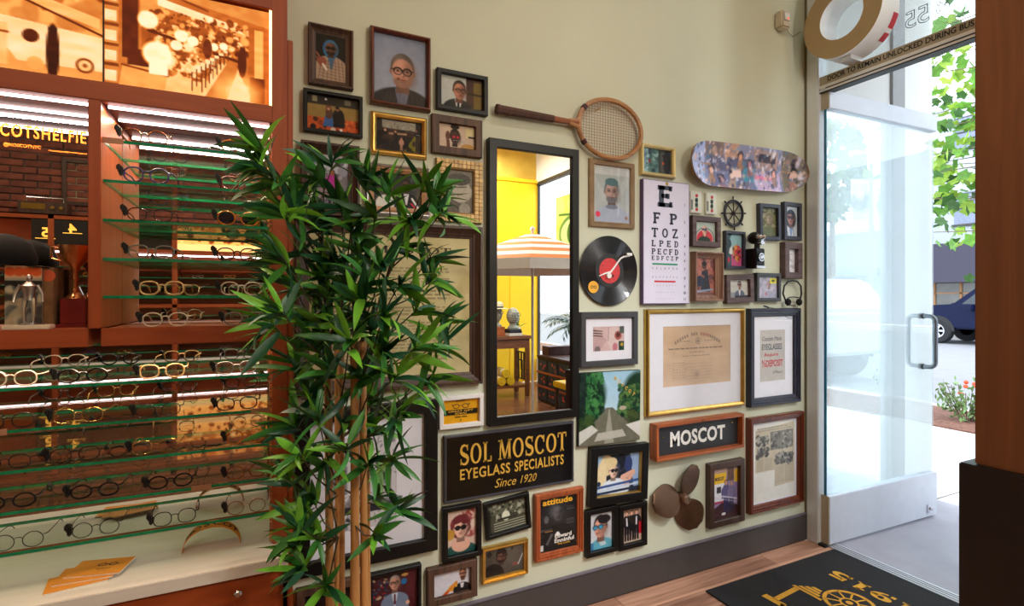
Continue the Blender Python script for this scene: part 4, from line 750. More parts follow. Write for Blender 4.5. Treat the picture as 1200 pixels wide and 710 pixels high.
framed([(346,256),(565.3,263.3),(567,448.7),(346,467)], 'very large dark brown frame with yellowed printed parchment behind the bamboo', M_dkbrown, 'scoop', .068, .035, .008, pPar, res=330, picname='parchment', extra=xPar)
# wall mirror
mi, mw, mh = framed([(573.3,160.3),(679.5,175.8),(678.3,488.3),(573.8,500.5)], 'tall black framed wall mirror reflecting the yellow side of the shop', M_black, 'flat', .082, .034, .02, None, pane=False, name='wall_mirror', cat='mirror')
fwm = .082*mw; del mi['group']
MB().add([(-mw/2+fwm, -.022, -mh/2+fwm), (mw/2-fwm, -.022, -mh/2+fwm), (mw/2-fwm, -.022, mh/2-fwm), (-mw/2+fwm, -.022, mh/2-fwm)], [(0, 1, 2, 3)]).build('mirror_glass', M_mirror, mi)
# filigree frame: pierced gold lattice made of small rings
fo, fw_, fh_ = framed([(691.7,185),(744.2,191.7),(743.8,268),(690.5,265.5)], 'gold filigree frame with pale portrait of bearded young man, right of the mirror', mat('filigree_backing', (168, 140, 108), .5, metal=.3), 'flat', .1, .012, .004, pF10)
fl = MB()
for nrow, ins in ((2, .028), (2, .075)):
    a, b = fw_/2-ins*fw_, fh_/2-ins*fw_; nn = 26; mm = 38
    for i in range(nn):
        for s in (-1, 1): fl.tube([(-a+2*a*(i+.5)/nn+.0042*math.cos(q), -.0145, s*b+.0042*math.sin(q)) for q in np.linspace(0, 2*math.pi, 7)[:-1]], .0011, 4, closed=True)
    for i in range(mm):
        for s in (-1, 1): fl.tube([(s*a+.0042*math.cos(q), -.0145, -b+2*b*(i+.5)/mm+.0042*math.sin(q)) for q in np.linspace(0, 2*math.pi, 7)[:-1]], .0011, 4, closed=True)
flo = fl.build('filigree', mat('antique_gold', (186, 160, 128), .4, metal=.6, vary=.2), fo); flo['kind'] = 'stuff'
framed([(752.5,167.2),(793.3,171.7),(792.2,208.3),(752.5,205)], 'small pale gold frame with blue green photo, left of the skateboard', mat('pale_gold', (222, 198, 136), .35, metal=.5, vary=.1), 'round', .09, .024, .006, pF11)
framed(side([(809,252.6),(845,254),(845.4,289.4),(809,288.7)], 3), 'brown frame with blond person before red seat, below the cassettes', M_brn, 'flat', .14, .028, .012, pF12)
framed(side([(811.9,294.4),(848.7,295.8),(848.7,352.5),(811.2,353)], 4.2), 'deep light brown box frame with standing figure in reddish photo', wood('tan_box_frame', (118, 86, 70), (164, 128, 108), 'z'), 'scoop', .16, .04, .004, pF13)
framed(side([(848.3,270.3),(873.9,271.3),(874.5,315.2),(849.4,315.2)], 2), 'thin black frame with red and pink crowd photo, left of the telephone', M_bluefr, 'flat', .11, .022, .008, pF14)
framed([(890.3,237.7),(915.6,239.8),(915.6,281.9),(891.9,280.9)], 'black frame with olive green portrait, upper left of the pair by the door', M_bluefr, 'flat', .13, .024, .008, pF15, rot=True)
framed(side([(916.7,236.3),(940.5,237.7),(940,281.6),(919.5,280.9)], 1.5), 'black frame with dark haired person in white shirt, nearest the door under the skateboard', M_bluefr, 'flat', .15, .024, .008, pF16)
framed(side([(917.4,283.7),(940.8,284.4),(940.8,326.7),(918,326.7)], 2.6), 'narrow brown box frame with pale photo above the headphones', M_brn, 'flat', .25, .034, .012, pF17)
framed(side([(849.4,321.8),(884,321),(884,353.7),(849.7,355.8)], 2.4), 'brown frame tilted slightly with man in white shirt and sunglasses', M_brn, 'flat', .14, .028, .01, pF18, rot=True)
framed(side([(884.8,319),(916,320.7),(915.6,353.7),(884.8,352.5)], 2.6), 'black frame with lilac photo and yellow sticker, beside the headphones', M_greyfr, 'flat', .1, .026, .012, pF19)
framed([(681.2,365.2),(748.3,365.5),(747.8,427.7),(681.2,430.2)], 'dark grey frame with white mat and pink jacket photo, under the record', M_greyfr, 'flat', .085, .022, .008, pF20, matw=(.17, .17, .21, .215))
framed(side([(755.8,361.3),(874.5,362),(874,476),(756.7,488.8)], 2.6), 'large thin gold frame with matted brown diploma', M_gold, 'round', .035, .026, .01, pF21, matw=(.14, .12, .135, .235), res=330, extra=xF21, picname='diploma')
framed(side([(876.5,361.3),(940,361.1),(939,470.2),(876.5,478.7)], 3.6), 'black moulded frame with grey sign asking a third deposit, by the door', M_bluefr, 'step', .11, .032, .008, pF22, matw=(.17, .2, .17, .19), extra=xF22, picname='sign_card')
framed([(515,464.7),(567.8,461.3),(566.7,499.7),(515.3,503.3)], 'small white frame with yellow and black gift notice', M_white, 'flat', .095, .022, .006, pF23, extra=xF23, picname='notice')
framed([(346,479),(511.5,472),(515,641),(346,684)], 'big black frame with white mat and ink drawing behind the bamboo canes', M_black, 'flat', .095, .03, .008, pF24, matw=(.13, .26, .14, .16), res=330, picname='drawing')
framed([(432.3,673.2),(494.7,662.5),(493.5,728),(433,742)], 'black frame with seated man in blue suit and tie, near the floor', M_black, 'flat', .065, .024, .006, pF25)
framed([(347.5,692),(428,675.5),(428,738),(347,757)], 'dark brown frame with grey haired person, low behind the cane bases', M_rustic, 'flat', .12, .024, .006, pF26)
framed([(500.6,668.6),(559.8,655.2),(559.8,700.8),(502,711)], 'dark brown frame with man in black suit and gold ornament, lowest on wall', M_rustic, 'flat', .13, .026, .008, pF27)
framed([(519.7,595.2),(564.7,589.1),(564.7,651.9),(519.7,659.2)], 'black frame with curly haired woman in round sunglasses', M_black, 'flat', .12, .024, .008, pF28)
framed([(567,590.7),(619.3,577.5),(623.9,617.7),(571.4,634.5)], 'black frame hung crooked with old sepia car photo', M_black, 'flat', .075, .02, .006, pF29, rot=True)
framed([(565.5,643.4),(619.7,632.1),(619.3,673),(565.7,685.4)], 'gold frame with dark photo of bearded man, under the crooked frame', M_gold, 'step', .085, .022, .006, pF30)
framed([(628.2,581.2),(684.8,570.6),(684.4,645.9),(628.2,661.3)], 'orange wooden ribbed frame with black magazine cover', M_cherry, 'step', .12, .026, .008, pF31, extra=xF31, picname='magazine_cover')
framed([(694.2,525.8),(762,518.7),(758.3,585),(690.8,595.5)], 'black frame edged in gold with blond woman leaning out of car', M_black, 'flat', .115, .03, .008, pF32, rot=True, inner=(M_gold, .012, .024))
framed([(688.7,598.3),(724.5,592.8),(723.8,646),(687.2,655)], 'small black frame with man in blue sunglasses in profile', M_black, 'flat', .13, .024, .008, pF33)
framed([(726.7,592.5),(760,588),(758,639.3),(726.3,646)], 'small black frame with people in black suits, left of the propeller', M_black, 'flat', .15, .024, .008, pF34)
framed(side([(830,545.4),(873.8,536.3),(872.6,609.6),(828.3,621.6)], 3), 'dark brown frame with two people before yellow shopfront, right of the propeller', M_dkbrown, 'flat', .13, .03, .01, pF35, extra=xF35)
framed(side([(876.2,491),(943.7,482),(943,588.5),(876.2,603.6)], 4), 'tall red brown frame with old newspaper cutting, lowest beside the door', M_redwood, 'step', .085, .034, .008, pF36, bevelmat=M_matboard, matw=(.03, .03, .02, .02), picname='newspaper_cutting', res=380)
# ------------------------------------------------------------------ other things on the gallery wall
# tennis racket
Hh, Tt = onY(582, 127, -.03), onY(752, 157.5, -.03); v = Tt-Hh; L_ = v.length; ang = math.atan2(v.z, v.x)
rk = thing('tennis_racket', (Hh.x, 0, Hh.z), 'old wooden tennis racket hung above the wall mirror', 'tennis racket', None, (0, -ang, 0))
yr = -.026
def P3(x, z, y=yr): return (x, y, z)
MB().tube([P3(0, 0), P3(.008, 0), P3(.012, 0), P3(.25*L_, 0), P3(.36*L_, 0)], [.019, .0205, .0185, .0165, .0155], 8).build('grip', mat('leather_grip', (82, 52, 42), .7, vary=.25, aniso=(160, 6, 6), scale=1.5, bump=.2), rk, smooth=False)
M_rkt = wood('racket_ash', (150, 102, 62), (190, 140, 92), 'x', rough=.4); cxh, ax, az = L_-.145*L_/.69*1.13, .162*L_/.69, .122*L_/.69
cxh = L_-ax
MB().tube([P3(.36*L_, 0), P3(.5*L_, 0), P3(.53*L_, 0)], [.0135, .0115, .012], 8).build('shaft', wood('racket_shaft', (128, 70, 46), (160, 96, 64), 'x'), rk, smooth=True)
for s in (-1, 1):
    MB().tube([P3(.47*L_, s*.003), P3(.53*L_, s*.014), P3(cxh-ax*.86, s*az*.5)], [.011, .011, .009], 8).build('throat', M_rkt, rk, smooth=True)
MB().prism([(.49*L_, -.012), (.54*L_, -.022), (cxh-ax*.87, -az*.42), (cxh-ax*.93, 0), (cxh-ax*.87, az*.42), (.54*L_, .022), (.49*L_, .012)], lambda a, b, d: (a, d, b), yr-.008, yr+.008).build('wedge', M_rkt, rk, bevel=.002)
MB().tube([P3(cxh+ax*math.cos(q), az*math.sin(q)) for q in np.linspace(0, 2*math.pi, 49)[:-1]], .0105, 8, closed=True, sx=1.0).build('hoop', M_rkt, rk, smooth=True)
st = MB()
for i in range(-9, 10):
    z = i*az*.098; e = ax*math.sqrt(max(0, 1-(z/az)**2)); st.tube([P3(cxh-e, z), P3(cxh+e, z+.0015)], .0008, 4)
for i in range(-11, 12):
    x = i*ax*.084; e = az*math.sqrt(max(0, 1-(x/ax)**2)); st.tube([P3(cxh+x, -e), P3(cxh+x+.001, e)], .0008, 4)
st.build('strings', mat('gut_strings', (150, 92, 74), .6), rk)
for s in (-1, 1): MB().tube([P3(cxh-ax*.86, s*az*.52), P3(cxh-ax*.78, s*az*.64)], .0125, 8).build('binding', mat('binding_tape', (70, 28, 34), .6), rk)
for p, q in (((598, 133), .0), ((728, 183.5), 0), ((703, 127), 0)):
    w_ = onY(*p, -.035)-Vector((Hh.x, 0, Hh.z)); x = w_.x*math.cos(ang)+w_.z*math.sin(ang); z = -w_.x*math.sin(ang)+w_.z*math.cos(ang)
    MB().tube([(x, 0, z), (x, -.038, z)], .0022, 6).build('nail', M_brass, rk)
# skateboard deck
A0, A1 = onY(802.7, 190, -.03), onY(939.5, 203, -.03); v = A1-A0; L_ = v.length; ang = math.atan2(v.z, v.x)-.012
mid = (A0+A1)/2; hwid = abs(onY(850, 172, -.03).z-onY(850, 224.5, -.03).z)/2*math.cos(ang)
sk = thing('skateboard_deck', (mid.x, 0, mid.z), 'skateboard deck with busy printed collage hung beside the door', 'skateboard', None, (0, -ang, 0))
def hw(t):  # half width along -1..1
    e = abs(t); r = .42
    return hwid*(.93+.07*math.cos(t*1.3))*(1 if e < 1-r else math.sqrt(max(0, 1-((e-1+r)/r)**2.3)))
def deck(t, s, y): w = hw(t); kick = .055*max(0, abs(t)-.62)**1.5*2.6; return (t*L_/2, y-kick-.012*(s*s), s*w)
cv = Canvas(.9, .24, 240); c = cv; c.fill((126, 130, 160), (96, 100, 140))
c.rect(0, 0, .14, 1, (150, 160, 200)); c.rect(.14, 0, .3, .35, (116, 96, 90)); c.rect(.31, 0, .42, .45, (170, 130, 110)); c.rect(.8, 0, 1, 1, (104, 96, 86)); c.rect(.55, .05, .76, .5, (150, 126, 124)); c.rect(.6, .12, .74, .34, (60, 54, 66)); c.rect(.16, .3, .56, .6, (80, 82, 112)); c.rect(.46, .5, .58, .8, (60, 130, 160)); c.rect(.55, .55, .78, 1, (170, 150, 190)); c.rect(.56, .66, .72, .72, (210, 110, 150))
for x, y, col in ((.44, .25, (206, 150, 116)), (.2, .6, (214, 170, 150)), (.36, .68, (222, 190, 180)), (.73, .55, (206, 150, 140)), (.88, .6, (200, 150, 140)), (.52, .4, (170, 120, 140)), (.9, .3, (40, 36, 40)), (.28, .8, (190, 150, 170))): c.e(x, y, .09, (50, 44, 60), ry=.12); c.e(x, y+.03, .06, col, ry=.08); c.e(x, y+.2, .1, np.array(col)*.7, ry=.12)
c.specks(420, [(40, 44, 66), (190, 186, 214), (150, 120, 120), (206, 170, 150), (70, 110, 150), (90, 84, 100), (220, 216, 230)], r=(.012, .05), alpha=.7); c.rect(.37, .55, .44, .72, (216, 190, 186)); c.e(.9, .55, .1, (190, 160, 150), ry=.08)
c.P = np.clip(c.P*1.12+10, 0, 255); A = c.final(); nT, nS = 110, 26; V = []; colr = np.ones((nT*nS, 4), np.float32)
for i in range(nT):
    t = -1+2*i/(nT-1)
    for j in range(nS):
        s = -1+2*j/(nS-1); V.append(deck(t, s, -.03)); colr[i*nS+j, :3] = A[int((1-(s*hw(t)/hwid+1)/2)*(c.H-1)), int((t+1)/2*(c.W-1))]
me = bpy.data.meshes.new('graphic'); me.from_pydata(V, [], [(i*nS+j, (i+1)*nS+j, (i+1)*nS+j+1, i*nS+j+1) for i in range(nT-1) for j in range(nS-1)]); me.materials.append(print_mat('gloss_print', rough=.22))
at_ = me.color_attributes.new('Col', 'FLOAT_COLOR', 'POINT'); at_.data.foreach_set('color', colr.ravel())
for p in me.polygons: p.use_smooth = True
o = bpy.data.objects.new('graphic', me); COL.objects.link(o); o.parent = sk
b = MB(); V = []
for i in range(61):
    t = -1+2*i/60
    V += [deck(t, 1, -.0296), deck(t, -1, -.0296), deck(t, 1, -.018), deck(t, -1, -.018)]
b.add(V, [(4*i, 4*i+4, 4*i+6, 4*i+2) for i in range(60)]+[(4*i+1, 4*i+3, 4*i+7, 4*i+5) for i in range(60)]+[(4*i+2, 4*i+6, 4*i+7, 4*i+3) for i in range(60)]); b.build('ply', wood('deck_ply', (140, 100, 70), (180, 140, 100), 'x'), sk)
MB().tube([(0, 0, 0), (0, -.02, 0)], .012, 8).build('wall_mount', M_blk, sk)
# vinyl record wall clock
pc = onY(714.2, 317.2, -.012); lr = .152
lp = thing('record_clock', (pc.x, 0, pc.z), 'black vinyl record clock with red centre label and white tonearm hand', 'record clock')
Mv = Matrix.Rotation(math.pi/2, 4, 'X')
gr = [(0.0, .0135)]
rr = .05
while rr < lr-.004: gr += [(rr, .0135), (rr+.0012, .0129)]; rr += .0024
gr += [(lr-.003, .0137), (lr, .012), (lr-.002, .0105), (.02, .0105)]
MB().lathe(gr, 72, Mv).build('record', mat('vinyl', (20, 20, 22), .28, vary=.1, coat=.4), lp)
MB().lathe([(0, .0142), (.0545, .0142), (.055, .0136)], 40, Mv).build('record_label', mat('label_red', (206, 52, 56), .5, vary=.05), lp)
lt = MB(); fl_ = lambda a, b: (a, -.0146, b)
for q, n in ((math.radians(90-30*k), k) for k in range(1, 13)): text_into(lt, str(n), fl_, .044*math.cos(q), .044*math.sin(q), h=.008)
lt.flat(arc(.015, -.022, .008, .008, 0, 360, 12), fl_); lt.build('numerals', mat('label_print', (96, 24, 30), .6), lp)
MB().lathe([(0, .0139), (.074, .0139), (.0745, .0137)], 40, Mv).build('lead_out', mat('vinyl_matte', (24, 26, 28), .5), lp)
f = lambda u, v: (onY(u, v, -.018).x-pc.x, -.018, onY(u, v, -.018).z-pc.z)
hd_ = MB(); hd_.tube([f(702, 323.5), f(709, 320.5), f(716, 318.5), f(722, 310), f(727, 303), f(731, 300.7), f(738, 300)], [.0022, .004, .0045, .004, .004, .004, .003], 8); hd_.lathe([(0, .0225), (.012, .0225), (.0125, .014)], 16, Matrix.Translation((f(713.5, 323)[0], 0, f(713.5, 323)[2])) @ Mv)
b0 = f(735, 298); hd_.box((b0[0]-.006, -.026, b0[2]-.006), (b0[0]+.022, -.016, b0[2]+.006)); hd_.build('clock_hand', M_white, lp, smooth=True)
b0 = f(696, 336.3); s_ = MB(); s_.lathe([(0, .0146), (.026, .0146), (.0262, .0137)], 28, Matrix.Translation((b0[0], 0, b0[2])) @ Mv); s_.build('round_sticker', mat('sticker_orange', (238, 172, 48), .5), lp)
e_ = MB(); fs = lambda a, b: (b0[0]+a, -.0150, b0[2]+b)
for s in (-1, 1): e_.ribbon(arc(s*.0085, 0, .006, .0055, 0, 360, 14), .0026, fs)
e_.ribbon([(-.003, .002), (.003, .002)], .002, fs); e_.build('glasses_emblem', M_ink, lp)
# eye chart
ec, ew, eh = hang([(753, 208.8), (807.5, 215.8), (808, 356.3), (753.6, 356.3)], .022)[:3]
eo = thing('eye_chart', (ec.x, 0, ec.z), 'tall white eye test chart with purple edge and big letter E', 'eye chart')
boxp('board', (-ew/2, -.022, -eh/2), (ew/2, 0, eh/2), mat('purple_edge', (92, 70, 116), .5), eo, .001)
boxp('sheet', (-ew/2+.004, -.0235, -eh/2+.004), (ew/2-.004, -.0215, eh/2-.003), mat('chart_white', (216, 212, 232), .6, vary=.02), eo, 0)
L = MB(); fe = lambda a, b: (a, -.0241, b); ty = lambda v: (208.8+ (v-208.8)); row = lambda v: onY(778, v, -.024).z-ec.z
for txt, v0, v1, wd in (('E', 217.5, 242.5, .34), ('FP', 249.5, 262.5, .5), ('TOZ', 267.5, 278.5, .56), ('LPED', 281.8, 289.2, .57), ('PECFD', 291.6, 298.4, .57), ('EDFCZP', 300, 305, .57)):
    z0, z1 = row(v0), row(v1); n = len(txt); h = z0-z1; cxl = -.04*ew
    if n == 1: Q = MB(); serif_text(Q, txt, fe, cxl, (z0+z1)/2, h*.88, h, .26, .2, .07); Q.build('letter', mat('chart_ink', (52, 58, 78), .6), eo)
    else:
        for i, ch in enumerate(txt): Q = MB(); serif_text(Q, ch, fe, cxl+(i/(n-1)-.5)*(wd*ew-h*.8), (z0+z1)/2, h*.84, h, .24, .16, .07); Q.build('letter', mat('chart_ink', (52, 58, 78), .6), eo)
for txt, v, hh in (('FELOPZD', 314.5, .0085), ('DEFPOTEC', 324.7, .007), ('LEFODPCT', 334.5, .005), ('FDPLTCEO', 342.5, .004), ('PEZOLCFTD', 350, .0032)):
    n = len(txt); w_ = (.52 if hh > .006 else .46 if hh > .0045 else .38)*ew
    for i, ch in enumerate(txt): text_into(L, ch, fe, -.04*ew+(i/(n-1)-.5)*w_, row(v), h=hh, bold=.02)
for k, v in enumerate((238, 258.5, 274.5, 287.5, 296.5, 304.5, 315, 325.5, 335.5, 343, 350.5)): text_into(L, str(k+1), fe, .39*ew, row(v), h=.013, bold=.02)
L.build('small_lettering', mat('chart_ink', (52, 58, 78), .6), eo)
for nm, v, m_, w_ in (('green_line', 309.5, M_green, .54), ('red_line', 329.8, M_red, .45)): boxp(nm, (-.04*ew-w_*ew/2, -.0243, row(v)-.0038), (-.04*ew+w_*ew/2, -.0234, row(v)+.0038), m_, eo, 0)
MB().lathe([(.008, .0235), (.008, .026), (.004, .0265)], 16, Matrix.Translation((-.0, 0, eh/2-.012)) @ Mv).build('eyelet', M_brass, eo)
# cassettes
def cassette(q, label):
    c0, w, h, a = hang(q, .012); o = thing('cassette_tape', (c0.x, 0, c0.z), label, 'cassette tape', 'cassettes under the skateboard')
    boxp('case', (-w/2, -.013, -h/2), (w/2, -.001, h/2), mat('clear_white_plastic', (222, 222, 214), .25, vary=.04), o, .003)
    boxp('paper_label', (-w*.36, -.0142, -h*.4), (w*.42, -.0128, h*.42), mat('cassette_label', (214, 218, 206), .6), o, .0005)
    boxp('print_band', (-w*.1, -.0148, -h*.25), (w*.12, -.014, h*.2), mat('cassette_green', (96, 140, 112), .6), o, 0)
    for z, m_ in ((.3, M_red), (-.33, M_red)): MB().lathe([(0, .0152), (.008, .0152), (.0085, .0143)], 12, Matrix.Translation((.02*w, 0, z*h)) @ Mv).build('spot', m_, o)
    for z in (.09, -.12): MB().lathe([(.004, .0154), (.009, .0154), (.0095, .0143)], 14, Matrix.Translation((0, 0, z*h)) @ Mv).build('reel', M_blk, o)
    boxp('window', (-w*.45, -.0145, -h*.36), (-w*.3, -.0128, h*.1), mat('cassette_grey', (120, 126, 120), .4), o, 0)
cassette([(809, 224), (822.5, 224.6), (822.5, 250), (809, 249.5)], 'white cassette tape beside the eye chart, further from the ship wheel')
cassette([(827.5, 226), (839.8, 226.5), (839.8, 251.3), (827.5, 251)], 'white cassette tape next to the ship wheel')
# ship's wheel
c0 = onY(861, 249.7, -.018); r_ = (onY(861, 234.7, -.018).z-onY(861, 264.7, -.018).z)/2
swh = thing('ship_wheel', (c0.x, 0, c0.z), 'small black metal ship wheel on the cream wall', 'ship wheel', None, (0, math.radians(8), 0))
M_iron = mat('black_iron', (38, 34, 40), .45, metal=.3, vary=.2)
MB().tube([(r_*math.cos(q), -.012, r_*math.sin(q)) for q in np.linspace(0, 2*math.pi, 41)[:-1]], .0052, 8, closed=True).build('rim', M_iron, swh, smooth=True)
MB().tube([(r_*.86*math.cos(q), -.012, r_*.86*math.sin(q)) for q in np.linspace(0, 2*math.pi, 41)[:-1]], .0022, 6, closed=True).build('inner_rim', M_iron, swh, smooth=True)
for k in range(8):
    q = k*math.pi/4+.2; cq, sq = math.cos(q), math.sin(q)
    MB().tube([(0, -.012, 0), (r_*cq, -.012, r_*sq), (r_*1.08*cq, -.012, r_*1.08*sq), (r_*1.2*cq, -.012, r_*1.2*sq), (r_*1.33*cq, -.012, r_*1.33*sq)], [.003, .003, .0025, .005, .0035], 6).build('spoke', M_iron, swh)
MB().lathe([(0, .02), (.006, .02), (.009, .016), (.009, 0)], 14, Mv).build('hub', M_iron, swh)
# antique wall telephone
p0, p1 = onY(887, 290.5, -.075), onY(897.5, 314.3, -.075)
ph = thing('wall_telephone', ((p0.x+p1.x)/2, 0, p1.z), 'black antique wall telephone with two bells and silver dial', 'telephone')
w_ = p1.x-p0.x; h_ = p0.z-p1.z; hw_ = w_/2
boxp('case', (-hw_, -.07, 0), (hw_, 0, h_), M_black, ph, .004)
Mz = lambda x, z: Matrix.Translation((x, 0, z)) @ Mv
MB().lathe([(0, .071), (.017, .071), (.02, .076), (.021, .0775), (.016, .078), (.01, .0775), (0, .0775)], 28, Mz(0, h_*.55)).build('dial', M_chrome, ph, smooth=True)
for k in range(9):
    q = math.radians(60+k*33); MB().lathe([(0, .0792), (.0026, .0792), (.0028, .0775)], 8, Mz(.0125*math.cos(q), h_*.55+.0125*math.sin(q))).build('finger_hole', M_blk, ph)
boxp('base_plate', (-hw_*1.02, -.076, 0), (hw_*1.02, -.066, .012), M_chrome, ph, .003)
MB().tube([(0, -.05, h_), (0, -.05, h_+.05)], .014, 10).build('neck', M_blk, ph)
zt = onY(890, 277.5, -.07).z-p1.z
MB().sphere((-.004, -.034, zt-.002), .031, 18, sc=(.8, 1.05, 1.0)).build('ringer_box', M_black, ph, smooth=True)
for s in (-1, 1):
    MB().lathe([(0, .086), (.005, .085), (.011, .079), (.0135, .07), (.0125, .066)], 20, Mz(s*.0135, zt)).build('bell', M_chrome, ph, smooth=True)
    MB().lathe([(0, .0885), (.0035, .0885), (.004, .0855)], 10, Mz(s*.0135, zt)).build('bell_stud', M_brass, ph)
MB().lathe([(0, .083), (.011, .083), (.014, .086), (.016, .086), (.01, .07), (.008, .05)], 20, Mz(0, zt-.028)).build('mouthpiece', M_chrome, ph, smooth=True)
# headphones hung on a nail
c0 = onY(930, 343, -.03); hp_ = thing('headphones', (c0.x, 0, c0.z), 'black headset headphones hanging on the wall above the deposit sign', 'headphones')
f = lambda u, v, y=-.03: Vector((onY(u, v, y).x-c0.x, y, onY(u, v, y).z-c0.z))
P = [f(920.5, 352), f(917.6, 344), f(919, 335), f(923.5, 330), f(929, 328.8), f(934.5, 330), f(938.5, 335), f(939.2, 344), f(937.5, 352)]
MB().tube(P, .0045, 8).build('headband', M_blk, hp_, smooth=True)
MB().tube([f(921, 351), f(925, 348.4), f(931, 348), f(938, 349)], .003, 6).build('inner_band', M_blk, hp_, smooth=True)
for u, s in ((923.5, -1), (936.5, 1)): MB().sphere(f(u, 354), .019, 16, sc=(.8, .85, 1.0)).build('ear_pad', mat('foam_pad', (20, 20, 24), .95, vary=.4, scale=90), hp_, smooth=True)
MB().tube([f(921, 356), f(926, 357.5), f(931, 358)], .0022, 6).build('microphone_arm', M_blk, hp_)
MB().tube([f(929, 329.5), (f(929, 329.5).x, 0, f(929, 329.5).z)], .0025, 6).build('nail', M_chrome, hp_)
MB().tube([f(934, 358, -.03), f(935.5, 366, -.042), f(931, 373.5, -.042), f(923, 372.5, -.042), f(914, 366, -.042), f(906, 361, -.04), f(899, 359.5, -.03)], .0014, 6).build('cable', M_blk, hp_, smooth=True)
MB().tube([f(901, 360.5, -.036), f(897, 359, -.03), f(895, 358.4, -.03)], [.004, .005, .003], 8).build('plug', M_blk, hp_)
# black sign with gold lettering
sc, sw_, sh_ = hang([(520.3,512.5),(672.8,493.3),(672.5,563.7),(521.8,591.5)], .02)[:3]
so_ = thing('sign_board', (sc.x, 0, sc.z), 'black glossy sign with gold lettering reading eyeglass specialists, under the mirror', 'sign')
boxp('panel', (-sw_/2+.006, -.016, -sh_/2+.006), (sw_/2-.006, 0, sh_/2-.006), mat('gloss_black_panel', (15, 15, 17), .15, vary=.1), so_, 0)
ringmesh(MB(), sw_, sh_, [(0, 0), (0, .018), (.002, .02), (.007, .02), (.009, .016)]).build('frame', mat('grey_edge', (82, 82, 92), .35, metal=.4), so_)
fs = lambda a, b: (a, -.0166, b); L = MB()
serif_text(L, 'SOL', fs, -.275*sw_, .19*sh_, .235*sw_, .31*sh_, K=.19, T=.085, ser=.07, gap=.1); L.build('lettering', M_yellowtxt, so_); L = MB(); serif_text(L, 'MOSCOT', fs, .165*sw_, .19*sh_, .55*sw_, .31*sh_, K=.19, T=.085, ser=.07, gap=.09); L.build('lettering', M_yellowtxt, so_); L = MB()
text_into(L, 'EYEGLASS', fs, -.205*sw_, -.105*sh_, w=.37*sw_, h=.165*sh_, bold=.02, spacing=1.12); L.build('lettering', M_yellowtxt, so_); L = MB(); text_into(L, 'SPECIALISTS', fs, .215*sw_, -.105*sh_, w=.40*sw_, h=.165*sh_, bold=.02, spacing=1.12); L.build('lettering', M_yellowtxt, so_); L = MB()
text_into(L, 'Since', fs, -.055*sw_, -.32*sh_, w=.165*sw_, h=.135*sh_, shear=.35); L.build('lettering', M_yellowtxt, so_); L = MB(); text_into(L, '1920', fs, .125*sw_, -.32*sh_, w=.13*sw_, h=.125*sh_, shear=.3); L.build('lettering', M_yellowtxt, so_)
# wooden box sign
mc, mw_, mh_ = hang([(770.7,497.8),(873,485),(872,525),(769,541)], .05)[:3]
mo = thing('box_sign', (mc.x, 0, mc.z), 'orange wooden box sign with white letters on black, above the propeller', 'sign')
b_ = .014; M_pine = wood('orange_pine', (146, 72, 32), (188, 104, 54), 'x', rough=.4); M_pinez = wood('orange_pine_upright', (146, 72, 32), (188, 104, 54), 'z', rough=.4)
boxp('top_board', (-mw_/2, -.05, mh_/2-b_), (mw_/2, 0, mh_/2), M_pine, mo); boxp('bottom_board', (-mw_/2, -.05, -mh_/2), (mw_/2, 0, -mh_/2+b_), M_pine, mo)
for s in (-1, 1): boxp('end_board', (s*mw_/2-(b_ if s > 0 else 0), -.0495, -mh_/2+b_), (s*mw_/2+(0 if s > 0 else b_), 0, mh_/2-b_), M_pinez, mo)
boxp('black_panel', (-mw_/2+b_, -.022, -mh_/2+b_), (mw_/2-b_, -.004, mh_/2-b_), mat('sign_panel', (40, 40, 44), .5, vary=.1), mo, 0)
L = MB(); text_into(L, 'MOSCOT', lambda a, b: (a, -.0225, b), 0.0, 0.0, w=.63*mw_, h=.43*mh_, bold=.035, spacing=1.05); L.build('lettering', M_inkwhite, mo)
for x, z in ((-.4, .1), (.4, .24)): MB().lathe([(0, .0265), (.0035, .026), (.0045, .022)], 10, Mz(x*mw_, z*mh_)).build('screw', M_brass, mo)
K_ = MB(); K_.ribbon(arc(0, mh_/2-b_/2, .0075, .005, 0, 360, 16), .0022, lambda a, b: (a, -.0504, b)); K_.ribbon([(-.004, mh_/2-b_/2), (.004, mh_/2-b_/2)], .002, lambda a, b: (a, -.0504, b)); K_.build('carved_emblem', mat('burnt_wood', (84, 38, 20), .7), mo)
